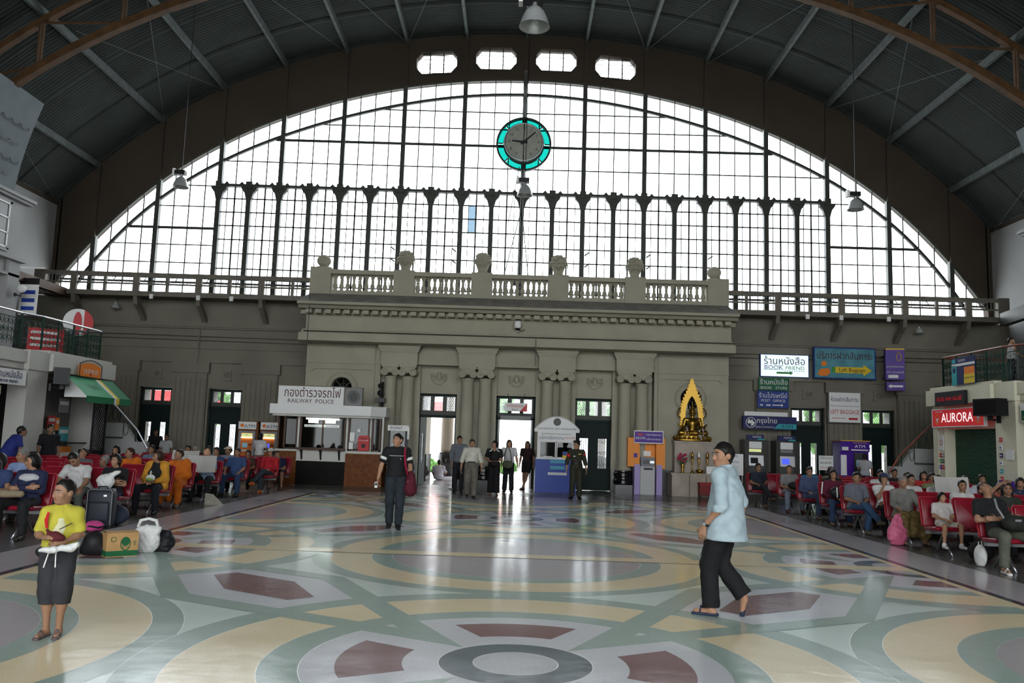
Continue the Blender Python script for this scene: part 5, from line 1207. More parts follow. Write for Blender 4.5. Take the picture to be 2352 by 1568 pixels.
MB().prism([(0, h)]+[(w*t, h+0.10*math.sin(PI*t)) for t in np.linspace(0.1, 0.9, 7)]+[(w, h)], 'y', 0, 0.06).build('arched_top', 's_orange', T); text('JASMINE', 0.18, (w/2, -0.006, h*0.48), T, 's_white', bold=0.01, sx=1.2); MB().tube([(-0.04, 0, -0.02), (-0.04, 0, h+0.03)]+[(-0.04+(w+0.08)*t, 0, h+0.05+0.12*math.sin(PI*t)) for t in np.linspace(0, 1, 9)]+[(w+0.04, 0, -0.02)], 0.014, 5).build('wire_frame', 'black', T)
MB().ball((w/2, -0.01, h*0.2), (0.04, 0.01, 0.05), 8, 5).build('emblem', 's_red', T)
T, w, h = side_sign(-1, 'book_shop_fascia_sign', 'white lit book shop sign at the left edge', 17.4, 20.85, 2.60, 2.98, 's_white', out=0.06)
text('ร้านหนังสือ', 0.24, (w*0.80, -0.006, h*0.62), T, 'ink_navy', bold=0.012); text('BOOK FRIEND', 0.10, (w*0.80, -0.006, h*0.2), T, 'ink_navy', sx=1.1); text('MART', 0.2, (w*0.55, -0.006, h*0.5), T, 'ink_blue', bold=0.015)
MB().box(w*0.44, w*0.66, -0.006, 0, 0.03, 0.045).box(w*0.44, w*0.66, -0.006, 0, h-0.045, h-0.03).box(w*0.66-0.015, w*0.66, -0.006, 0, 0.03, h-0.03).build('print', 'ink_blue', T)
T, w, h = side_sign(-1, 'coupon_board', 'cream coupon board hanging below the left book shop sign', 18.4, 20.3, 2.34, 2.57, 'shop_cream', out=-0.2); text('FOOD COUPON', 0.15, (w*0.5, -0.006, h*0.5), T, 'ink_green', sx=1.05)
T, w, h = side_sign(-1, 'food_sign', 'dark blue sign with glowing amber food lettering', 18.6, 20.9, 1.88, 2.2, 's_navy', out=-0.7); text('FOOD', 0.21, (w*0.62, -0.006, h*0.5), T, 'lit_amber', bold=0.01)
bx('shop_front', 'window_grey', 17, 21, 0.9, 0.95, 0, 3.0); bx('shop_light_strip', 'lit_yellow', 20.2, 20.28, 0.86, 0.9, 0.9, 1.7)
def tv(s, y, z, yaw, label):
    T = thing('hanging_television', label, 'television', (s*12.45, y, z), -s*PI/2+yaw)
    B(-0.38, 0.38, -0.42, -0.06, -0.02, 0.42).build('casing', 'black', T); B(-0.33, 0.33, -0.43, -0.42, 0.03, 0.38).build('screen', 'black_gloss', T); MB().cyl((0, 0.0, -0.12), (0, -0.25, -0.12), 0.03, seg=6).build('arm', 'black', T); B(-0.04, 0.04, -0.3, -0.2, -0.14, -0.01).build('arm_plate', 'black', T); B(-0.05, 0.05, 0.0, 0.05, -0.2, 0.0).build('wall_plate', 'black', T)
tv(-1, 22.02, 2.74, 0.45, 'black television on a bracket on the left white pillar'); tv(1, 21.7, 2.68, 0.3, 'black television on a bracket beside the red shop sign')
# plants, round sign and globe lamp on the left mezzanine
def potted(x, y, z, label, seed, r=0.35):
    T = thing('potted_plant', label, 'plant', (x, y, z)); MB().lathe([(0.14, 0), (0.2, 0.3), (0.18, 0.3)], seg=12).build('pot', 'wood_red', T); mb = MB(); q = random.Random(seed)
    for k in range(80):
        a = q.uniform(0, 6.28); e = q.uniform(-0.2, 1.3); d = Vector((math.cos(a)*math.cos(e), math.sin(a)*math.cos(e), math.sin(e))); b_ = Vector((0, 0, 0.5))+d*q.uniform(0.1, r); mb.bar(b_, b_+d*0.12+Vector((0, 0, -0.02)), 0.05, 0.006)
    mb.build('leaves', 'leaf', T); MB().cyl((0, 0, 0.2), (0, 0, 0.7), 0.02).build('stem', 'wood', T)
potted(-14.3, 22.1, 3.5, 'leafy potted plant behind the left mezzanine railing', 4, 0.5)
T = thing('round_sign', 'round red and white sign on the left mezzanine', 'sign', (-13.6, 25.2, 4.35), 0.5); MB().lathe([(0, 0), (0.42, 0), (0.42, 0.06), (0, 0.06)], (0, 0, 0.45), 32, 'y').build('disc', 's_white', T)
MB().prism([(0.42*math.cos(t), 0.45+0.42*math.sin(t)) for t in np.linspace(-1.2, 1.2, 14)], 'y', -0.01, 0).build('print', 's_red', T); MB().prism([(0.12*math.cos(t)-0.02, 0.42+0.36*math.sin(t)) for t in np.linspace(0, 2*PI, 16)[:-1]], 'y', -0.016, -0.01).build('print', 's_red', T); B(-0.06, 0.06, 0.0, 0.06, -0.85, 0.1).build('post', 'black', T)
T = thing('menu_board', 'red menu board behind the left mezzanine railing', 'sign', (-13.4, 23.2, 3.5), 0.6); B(-0.45, 0.45, 0, 0.05, 0.05, 0.85).build('panel', 's_red', T)
for k in range(4): B(-0.38, 0.38-0.1*(k % 2), -0.006, 0, 0.15+0.18*k, 0.22+0.18*k).build('print', 's_white', T)
for x in (-0.4, 0.4): B(x-0.02, x+0.02, 0.05, 0.08, 0, 0.85).build('leg', 'black', T)
T = thing('globe_lamp', 'globe wall lamp on the upper left pier', 'lamp', (-15.0, 24.2, 5.45)); MB().ball((0.16, 0, 0.18), 0.13, 14, 10).build('globe', 's_white', T, True); MB().tube([(0, 0, 0), (0.16, 0, -0.05), (0.16, 0, 0.06)], 0.02, 6).build('bracket', 'black', T); MB().lathe([(0.06, 0.0), (0.06, 0.03)], (-0.03, 0, 0), 10, 'x').build('rose', 'black', T)
T = thing('hanging_notice', 'pale blue hanging notice beside the upper left pier', 'sign', (-15.1, 25.0, 4.95)); B(-0.28, 0.28, 0, 0.03, 0, 0.95).build('panel', 's_white', T)
for k in range(3): B(-0.2, 0.2, -0.005, 0, 0.15+0.25*k, 0.27+0.25*k).build('print', 'ink_blue', T)
B(-0.3, 0.3, 0.0, 0.02, 0.95, 1.15).build('hanger', 'black', T)
# dark brown gangway beam between the left block and the gallery
T = struct('trim_1', 'brown steel beam between the left block and the gallery'); MB().bar((-15.3, 24.6, 6.1), (-16.6, 29.6, 6.45), 0.2, 0.28).build('beam', 'truss', T); MB().bar((-15.3, 24.6, 6.35), (-17.4, 29.6, 7.3), 0.05, 0.06).build('stay', 'iron_beige', T)
T = struct('trim_2', 'dark steel beam between the right block and the gallery'); MB().bar((15.6, 22.0, 6.3), (17.2, 29.4, 6.45), 0.25, 0.45).build('beam', 'iron', T)

# ---- right block
RB, bx, Y_, sg = block(1, 'right', 'shop_cream', 'rail_red')
bx('door_head', 'shop_cream', 22.0, 25.0, 0.2, 0.5, 2.36, 3.05); bx('door_jamb', 'shop_cream', 24.7, 25.05, 0.08, 0.5, 0.9, 3.05)
G = bx('roller_grille', 'mesh_green', 21.95, 24.7, 0.4, 0.44, 0, 2.36); mb = MB()
for k in range(22):
    z = 0.05+0.107*k; mb.tube([(sg*(21.97+2.7*t/40), 0.385, z+0.035*math.sin(t*1.57)) for t in range(41)], 0.008, 3)
tag(mb.build('grille_links', mat('grille_green', (0.02, 0.13, 0.06), 0.4) and 'grille_green', G), kind='stuff')
T, w, h = side_sign(1, 'jewellery_shop_sign', 'red lit shop sign with white lettering over the green grille', 22.3, 25.05, 2.44, 2.92, 'lit_red', out=0.08, frame='s_white')
text('AURORA', 0.38, (w*0.5, -0.006, h*0.48), T, 'lit_letter', bold=0.025, sx=1.1); B(w*0.06, w*0.22, -0.004, 0, h*0.86, h*0.91).build('print', 's_white', T)
for x in (w*0.1, w*0.9): MB().lathe([(0.12, -0.006), (0.14, -0.006), (0.14, 0)], (x, 0, h*0.42), 20, 'y', cap=False).build('emblem', 's_gold', T); MB().prism([(x-0.08, h*0.5), (x+0.08, h*0.5), (x, h*0.2)], 'y', -0.006, 0).build('emblem', 's_white', T)
T, w, h = side_sign(1, 'led_board', 'black led board with dim red text on the cream fascia', 23.0, 24.6, 3.02, 3.42, 'black', out=0.22, depth=0.1, cat='display'); text('ขบวน ๑๑๑ ๐๘.๔๕', 0.2, (w/2, -0.006, h/2), T, 'led_red', bold=0.01, mw=w*0.9)
T = thing('railing_banner', 'blue banner with orange and yellow fields on the right railing', 'banner', (12.36, 23.75, 3.58), -PI/2)
B(0, 1.2, 0, 0.02, 0, 0.76).build('cloth', 's_navy', T); B(0, 0.26, -0.004, 0, 0, 0.55).build('print', 's_teal', T); B(0, 1.2, -0.004, 0, 0.53, 0.60).build('print', 's_white', T); B(0.66, 1.18, -0.004, 0, 0.28, 0.48).build('print', 's_orange', T); B(0.64, 1.18, -0.004, 0, 0.02, 0.28).build('print', 's_yellow', T)
text('ธนาคาร', 0.12, (0.55, -0.006, 0.68), T, 's_white', bold=0.01); text('WESTERN UNION', 0.07, (0.91, -0.008, 0.17), T, 'ink', bold=0.02, mw=0.5); MB().ball((0.13, -0.004, 0.42), (0.08, 0.005, 0.08), 12, 6).build('emblem', 'ink_navy', T); B(0.02, 0.2, -0.004, 0, 0.62, 0.74).build('print', 's_teal', T)
# little card stickers on the pillars
def sticker(y, z, m, lb):
    T, w, h = side_sign(1, 'card_sticker', lb, y-0.055, y+0.055, z, z+0.11, m, out=0.0 if y < 22.2 else -0.06, depth=0.02, cat='sticker', group='payment stickers on the right shop pillars'); B(0.02, w-0.02, -0.004, 0, 0.04, 0.07).build('print', 's_white' if m != 's_white' else 'ink_blue', T)
for k, (m, lb) in enumerate((('s_red', 'red payment sticker, topmost on the near cream pillar'), ('s_white', 'white payment sticker below the topmost red one, near cream pillar'), ('s_navy', 'navy payment sticker on the near cream pillar'), ('s_white', 'white payment sticker below the navy one, near cream pillar'), ('s_teal', 'teal payment sticker on the near cream pillar'), ('s_red', 'red payment sticker, lowest on the near cream pillar'))): sticker(21.72, 2.0-0.2*k, m, lb)
for z, y, m, lb in ((1.55, 24.95, 's_red', 'red payment sticker high on the far cream pillar'), (1.55, 24.8, 'grey', 'grey payment sticker beside the high red one, far cream pillar'), (1.38, 24.95, 'ink_green', 'green payment sticker on the far cream pillar'), (1.38, 24.8, 'grey_dark', 'dark payment sticker beside the green one, far cream pillar'), (1.2, 24.95, 's_purple', 'purple payment sticker low on the far cream pillar'), (1.2, 24.8, 's_red', 'red payment sticker beside the purple one, far cream pillar')): sticker(y, z, m, lb)
T, w, h = side_sign(1, 'no_smoking_notice', 'white notice with a red circle on the far cream pillar', 24.75, 24.98, 1.75, 2.2, 's_white', out=-0.06, depth=0.02); MB().lathe([(0.06, -0.005), (0.08, -0.005)], (w/2, 0, h*0.5), 18, 'y', cap=False).build('print', 's_red', T)
T, w, h = side_sign(1, 'paper_notice', 'white paper notice on the near cream pillar', 21.15, 21.5, 1.55, 1.8, 's_white', out=0.01, depth=0.012)
T, w, h = side_sign(1, 'green_shop_sign', 'green and white shop sign at the right edge', 18.6, 20.9, 2.5, 2.95, 's_white', out=-0.05); B(0.05, w, -0.006, 0, 0.03, 0.28).build('print', 's_green', T); MB().prism([(0.12, 0.1), (0.3, 0.22), (0.24, 0.12), (0.4, 0.1)], 'y', -0.01, -0.006).build('print', 's_yellow', T)
bx('shop_grille', 'mesh_green', 17, 21.0, 0.6, 0.65, 0, 2.4); bx('shop_head', 'shop_cream', 17, 21.05, 0.25, 0.6, 2.4, 3.05)
T, w, h = side_sign(1, 'purple_poster', 'purple poster low on the near cream pillar', 21.1, 21.75, 0.5, 1.02, 's_purple', out=0.06, depth=0.02, cat='poster'); text('AEON', 0.2, (w/2, -0.006, h*0.4), T, 's_white', bold=0.02); MB().prism([(0.08, 0.36), (0.4, 0.40), (0.58, 0.34), (0.36, 0.35)], 'y', -0.006, 0).build('print', 's_orange', T)
T = thing('blue_upper_sign', 'dark blue sign with a red ring high at the right edge', 'sign', (15.1, 22.6, 5.0), -1.1); B(-0.5, 0.5, 0, 0.1, 0, 0.75).build('panel', 's_navy', T); MB().lathe([(0.16, -0.006), (0.22, -0.006)], (0, 0, 0.38), 20, 'y', cap=False).build('print', 's_red', T); B(-0.05, 0.05, 0.1, 0.3, 0.3, 1.1).build('hanger', 'black', T)
# ------------------------------------------------------------------ rows of red waiting benches
mat('red_vinyl', (0.19, 0.006, 0.016), 0.28, noise=0.12, nscale=12); mat('red_piping', (0.33, 0.02, 0.03), 0.35); mat('bench_steel', (0.30, 0.30, 0.31), 0.3, metal=0.9)
SW = 0.56
def cushion(w, d, t, r=0.045):
    """rounded pad in the xy plane"""
    mb = MB(); n = 5; rings = []
    for k in range(5):
        a = -PI/2+PI*k/4; o = r*0.55*(1-math.cos(a)); z = t/2*math.sin(a); L = []
        for cx, cy, a0 in ((w/2-r, d/2-r, 0), (-w/2+r, d/2-r, PI/2), (-w/2+r, -d/2+r, PI), (w/2-r, -d/2+r, 3*PI/2)):
            for i in range(n): b = a0+PI/2*i/(n-1); L.append((cx+(r-o)*math.cos(b), cy+(r-o)*math.sin(b), z))
        rings.append(L)
    m = len(rings[0]); vs = [p for L in rings for p in L]; fs = [tuple(range(m))[::-1], tuple(range(4*m, 5*m))]
    for k in range(4):
        for i in range(m): fs.append((k*m+i, k*m+(i+1) % m, (k+1)*m+(i+1) % m, (k+1)*m+i))
    return mb.add(vs, fs)
seat_m = cushion(0.52, 0.46, 0.07).mesh('seat', 'red_vinyl', True); seat_m.transform(Matrix.Translation((0, -0.03, 0.425)) @ Matrix.Rotation(-0.06, 4, 'X'))
back_m = cushion(0.50, 0.50, 0.06).mesh('backrest', 'red_vinyl', True); back_m.transform(Matrix.Translation((0, 0.265, 0.665)) @ Matrix.Rotation(PI/2-0.22, 4, 'X'))
_p = MB().tube([(-0.255, 0.20, 0.44), (-0.255, 0.225, 0.50), (-0.255, 0.325, 0.88), (-0.22, 0.333, 0.912), (0.22, 0.333, 0.912), (0.255, 0.325, 0.88), (0.255, 0.225, 0.50), (0.255, 0.20, 0.44)], 0.012, 6); pipe_m = _p.mesh('edge_piping', 'red_piping', True)
beam_m = {n: MB().bar((-SW*n/2, 0.03, 0.36), (SW*n/2, 0.03, 0.36), 0.06, 0.05).mesh('beam', 'bench_steel') for n in (3, 4)}
leg_m = MB().tube([(0, -0.25, 0.015), (0, -0.16, 0.10), (0, 0.03, 0.34), (0, 0.20, 0.10), (0, 0.30, 0.015)], 0.02, 8).ball((0, -0.25, 0.015), 0.022, 8, 5).ball((0, 0.30, 0.015), 0.022, 8, 5).mesh('leg', 'bench_steel', True)
ORD = ['nearest', 'second', 'third', 'fourth', 'fifth', 'sixth', 'seventh', 'eighth']
ROWS = {-1: [12.4, 14.6, 16.5, 18.1, 19.8, 21.5, 23.1, 24.6], 1: [12.4, 14.0, 15.65, 17.3, 19.0, 20.6, 22.3, 23.9]}
RX0 = {-1: [7.22, 7.02, 7.10, 7.30, 7.30, 7.20, 6.88, 6.95], 1: [7.15, 7.08, 7.20, 7.02, 7.18, 7.20, 7.25, 6.88]}   # aisle-end seat of each row
ORD = ['nearest', 'second', 'third', 'fourth', 'fifth', 'sixth', 'seventh', 'farthest']
for s in (-1, 1):
    for r, y in enumerate(ROWS[s]):
        for u, nseat in enumerate((4, 4)):
            cx = s*(RX0[s][r]-SW/2+SW*nseat/2+u*(SW*4+0.04))
            lb = 'red padded waiting bench, %s row from the camera on the %s, %s' % (ORD[r], 'left' if s < 0 else 'right', 'aisle end' if u == 0 else 'by the shops')
            T = thing('waiting_bench', lb, 'bench', (cx, y, 0), 0, 'red waiting benches')
            for k in range(nseat):
                x = (k-(nseat-1)/2)*SW
                link('seat', seat_m, T, (x, 0, 0)); b_ = link('backrest', back_m, T, (x, 0, 0)); link('edge_piping', pipe_m, b_)
            link('beam', beam_m[nseat], T)
            for x in (-SW*1.5, SW*1.5): link('leg', leg_m, T, (x, 0, 0))
# ------------------------------------------------------------------ bodies: smooth-union solids turned into one continuous surface
V3 = lambda *a: np.array(a, float)
def unit(v): v = np.asarray(v, float); n = np.linalg.norm(v); return v/n if n > 1e-9 else V3(0, 0, 1)
def rotm(yaw=0, pitch=0, roll=0):
    """yaw about z, pitch about x (positive looks down for a figure facing -y), roll about y"""
    cy, sy, cp, sp, cr_, sr = math.cos(yaw), math.sin(yaw), math.cos(pitch), math.sin(pitch), math.cos(roll), math.sin(roll)
    Z = np.array([[cy, -sy, 0], [sy, cy, 0], [0, 0, 1]]); X = np.array([[1, 0, 0], [0, cp, -sp], [0, sp, cp]]); Y_ = np.array([[cr_, 0, sr], [0, 1, 0], [-sr, 0, cr_]])
    return Z @ X @ Y_
class Solid:
    def __init__(s): s.p = []
    def rc(s, a, b, ra, rb, cut=None, k=None, neg=False): s.p.append(('c', V3(*a), V3(*b), ra, rb, cut, k, neg)); return s
    def el(s, c, r, R=None, k=None, neg=False, cut=None): s.p.append(('e', V3(*c), np.eye(3) if R is None else R, V3(*r), 0, cut, k, neg)); return s
    def mesh(s, h, k=0.02, planes=(), off=0.0, wr=0.0):
        lo = np.full(3, 1e9); hi = -lo
        for q in s.p:
            if q[7]: continue
            if q[0] == 'c': r = max(q[3], q[4]); l = np.minimum(q[1], q[2])-r; u = np.maximum(q[1], q[2])+r
            else: r = max(q[3]); l = q[1]-r; u = q[1]+r
            lo = np.minimum(lo, l); hi = np.maximum(hi, u)
        lo -= 3*h+off; hi += 3*h+off
        n = np.ceil((hi-lo)/h).astype(int)+1
        ax = [lo[i]+h*np.arange(n[i]) for i in range(3)]
        F = np.full(n, 0.3, np.float32)
        for q in s.p:
            kk = q[6] if q[6] is not None else k
            m = kk+off+2.5*h
            if q[0] == 'c': r = max(q[3], q[4]); l = np.minimum(q[1], q[2])-r-m; u = np.maximum(q[1], q[2])+r+m
            else: r = max(q[3]); l = q[1]-r-m; u = q[1]+r+m
            i0 = np.clip(np.floor((l-lo)/h).astype(int), 0, n); i1 = np.clip(np.ceil((u-lo)/h).astype(int)+1, 0, n)
            if (i1 <= i0).any(): continue
            X, Y_, Z = np.meshgrid(ax[0][i0[0]:i1[0]], ax[1][i0[1]:i1[1]], ax[2][i0[2]:i1[2]], indexing='ij')
            if q[0] == 'c':
                a, b = q[1], q[2]; ba = b-a; L = max(ba @ ba, 1e-9)
                t = np.clip(((X-a[0])*ba[0]+(Y_-a[1])*ba[1]+(Z-a[2])*ba[2])/L, 0, 1)
                d = np.sqrt((X-a[0]-ba[0]*t)**2+(Y_-a[1]-ba[1]*t)**2+(Z-a[2]-ba[2]*t)**2)-(q[3]+(q[4]-q[3])*t)
            else:
                c, R, r = q[1], q[2], q[3]
                px, py, pz = X-c[0], Y_-c[1], Z-c[2]
                u_ = [(R[0, i]*px+R[1, i]*py+R[2, i]*pz) for i in range(3)]
                k0 = np.sqrt(sum((u_[i]/r[i])**2 for i in range(3))); k1 = np.sqrt(sum((u_[i]/r[i]**2)**2 for i in range(3)))
                d = k0*(k0-1)/np.maximum(k1, 1e-6)
                d = np.where(k0 < 1e-4, -min(r), d)
            if q[5] is not None:
                cn, cp_ = q[5]
                d = np.maximum(d, (X-cp_[0])*cn[0]+(Y_-cp_[1])*cn[1]+(Z-cp_[2])*cn[2])
            sl = (slice(i0[0], i1[0]), slice(i0[1], i1[1]), slice(i0[2], i1[2])); G_ = F[sl]
            if q[7]: F[sl] = np.maximum(G_, -d)
            else:
                hh = np.clip(0.5+0.5*(G_-d)/max(kk, 1e-6), 0, 1); F[sl] = G_+(d-G_)*hh-kk*hh*(1-hh)
        F -= off
        if wr:
            X, Y_, Z = np.meshgrid(*ax, indexing='ij')
            F = F+wr*(np.sin(52*Z+5*np.sin(15*X+6*Y_)+9*X)*np.sin(17*X-13*Y_+6*Z)+0.6*np.sin(31*X+27*Y_-19*Z))
        if planes:
            X, Y_, Z = np.meshgrid(*ax, indexing='ij')
            for cn, cp_ in planes: F = np.maximum(F, (X-cp_[0])*cn[0]+(Y_-cp_[1])*cn[1]+(Z-cp_[2])*cn[2])
        F = F.astype(np.float64); F[np.abs(F) < 1e-7] = 1e-7
        S = F < 0
        nx, ny, nz = n-1
        cnt = np.zeros((nx, ny, nz)); pos = np.zeros((nx, ny, nz, 3))
        for axis in range(3):
            sl0 = [slice(None)]*3; sl1 = [slice(None)]*3; sl0[axis] = slice(0, -1); sl1[axis] = slice(1, None)
            A, B_ = F[tuple(sl0)], F[tuple(sl1)]; ch = S[tuple(sl0)] != S[tuple(sl1)]
            t = np.where(ch, A/np.where(ch, A-B_, 1), 0)
            o1, o2 = [a for a in range(3) if a != axis]
            for d1 in (0, 1):
                for d2 in (0, 1):
                    ss = [slice(None)]*3
                    ss[o1] = slice(d1, d1+(n[o1]-1)); ss[o2] = slice(d2, d2+(n[o2]-1))
                    c = ch[tuple(ss)]; tt = t[tuple(ss)]
                    cnt += c; pos[..., axis] += np.where(c, tt, 0); pos[..., o1] += c*d1; pos[..., o2] += c*d2
        act = cnt > 0
        idx = np.full((nx, ny, nz), -1); ii = np.argwhere(act); idx[act] = np.arange(len(ii))
        if len(ii) == 0: return None
        P = (ii+pos[act]/cnt[act][:, None])*h+lo
        quads = []
        for axis in range(3):
            sl0 = [slice(None)]*3; sl1 = [slice(None)]*3; sl0[axis] = slice(0, -1); sl1[axis] = slice(1, None)
            s0, s1 = S[tuple(sl0)], S[tuple(sl1)]
            o1, o2 = [(1, 2), (2, 0), (0, 1)][axis]
            e = np.argwhere(s0 != s1); fl = s0[s0 != s1]
            ok = (e[:, o1] > 0) & (e[:, o2] > 0) & (e[:, o1] < n[o1]-1) & (e[:, o2] < n[o2]-1); e = e[ok]; fl = fl[ok]
            def at_(d1, d2): q = e.copy(); q[:, o1] -= d1; q[:, o2] -= d2; return idx[q[:, 0], q[:, 1], q[:, 2]]
            Q = np.stack([at_(1, 1), at_(0, 1), at_(0, 0), at_(1, 0)], 1); Q[~fl] = Q[~fl][:, ::-1]
            quads.append(Q)
        return P, np.concatenate(quads)
def np_mesh(name, P, Q, mats, midx=None):
    me = bpy.data.meshes.new(name); me.vertices.add(len(P)); me.vertices.foreach_set('co', P.astype(np.float32).ravel())
    me.loops.add(Q.size); me.loops.foreach_set('vertex_index', Q.ravel().astype(np.int32))
    me.polygons.add(len(Q)); me.polygons.foreach_set('loop_start', np.arange(0, Q.size, 4, dtype=np.int32)); me.polygons.foreach_set('loop_total', np.full(len(Q), 4, np.int32))
    me.polygons.foreach_set('use_smooth', np.ones(len(Q), bool))
    if midx is not None: me.polygons.foreach_set('material_index', midx.astype(np.int32))
    for m in mats: me.materials.append(M[m] if isinstance(m, str) else m)
    me.update(calc_edges=True); me.validate()
    return me
def solid_obj(name, S, m, parent, h, k=0.02, planes=(), off=0.0, wr=0.0):
    r = S.mesh(h, k, planes, off, wr)
    if r is None: return None
    return link(name, np_mesh(name, r[0], r[1], [m]), parent)
def col(c, rough=0.8):
    nm = 'cloth_%02x%02x%02x' % tuple(int(min(0.999, x)*255) for x in c)
    return mat(nm, c, rough, noise=0.22, nscale=9, bump=0.25, bscale=14)
def skin(t):
    nm = 'skin_%d' % int(t*100); return mat(nm, (0.42*t, 0.225*t, 0.135*t), 0.5, noise=0.12, nscale=30)
mat('eye_white', (0.34, 0.31, 0.28), 0.3); mat('iris', (0.015, 0.009, 0.006), 0.15); mat('hair_black', (0.012, 0.010, 0.009), 0.45, noise=0.4, nscale=60); mat('hair_grey', (0.20, 0.19, 0.18), 0.6, noise=0.4, nscale=60); mat('hair_brown', (0.035, 0.015, 0.008), 0.5, noise=0.4, nscale=60); mat('lips', (0.22, 0.075, 0.06), 0.5)

def hand(S, wrist, d, nrm, side, s=1.0, curl=0.5, fr=0.0085, spread=1.0):
    """palm, four fingers and a thumb; d points along the fingers, nrm out of the back of the hand, side is towards the thumb"""
    d, nrm = unit(d), unit(nrm); t = unit(np.cross(d, nrm)); 
    if np.dot(t, side) < 0: t = -t
    w = V3(*wrist); L = 0.085*s
    for i, (o, ln) in enumerate(((0.030, 0.072), (0.010, 0.080), (-0.011, 0.074), (-0.030, 0.058))):
        kn = w+d*L*(1-0.03*abs(i-1))+t*o*s; S.rc(w+t*o*0.55*s+d*0.012, kn, 0.0150*s, 0.0125*s, k=0.012)
        a = curl; q = kn; dd = d
        for j, f in enumerate((0.45, 0.32, 0.26)):
            a1 = curl*(0.7+0.5*j)
            dd = unit(dd*math.cos(a1)-nrm*math.sin(a1)+t*(0.05*o/0.03*spread if j == 0 else 0)); e = q+dd*ln*s*f*1.15; S.rc(q, e, fr*s*(1.06-0.06*j), fr*s*(0.98-0.06*j), k=0.004); q = e
    b = w+d*0.022*s+t*0.022*s; m_ = b+unit(d*0.55+t*0.8-nrm*0.25)*0.048*s; e = m_+unit(d*0.9+t*0.15-nrm*(0.3+0.4*curl))*0.036*s
    S.rc(b, m_, 0.014*s, 0.0105*s, k=0.01); S.rc(m_, e, 0.0105*s, 0.009*s, k=0.006)

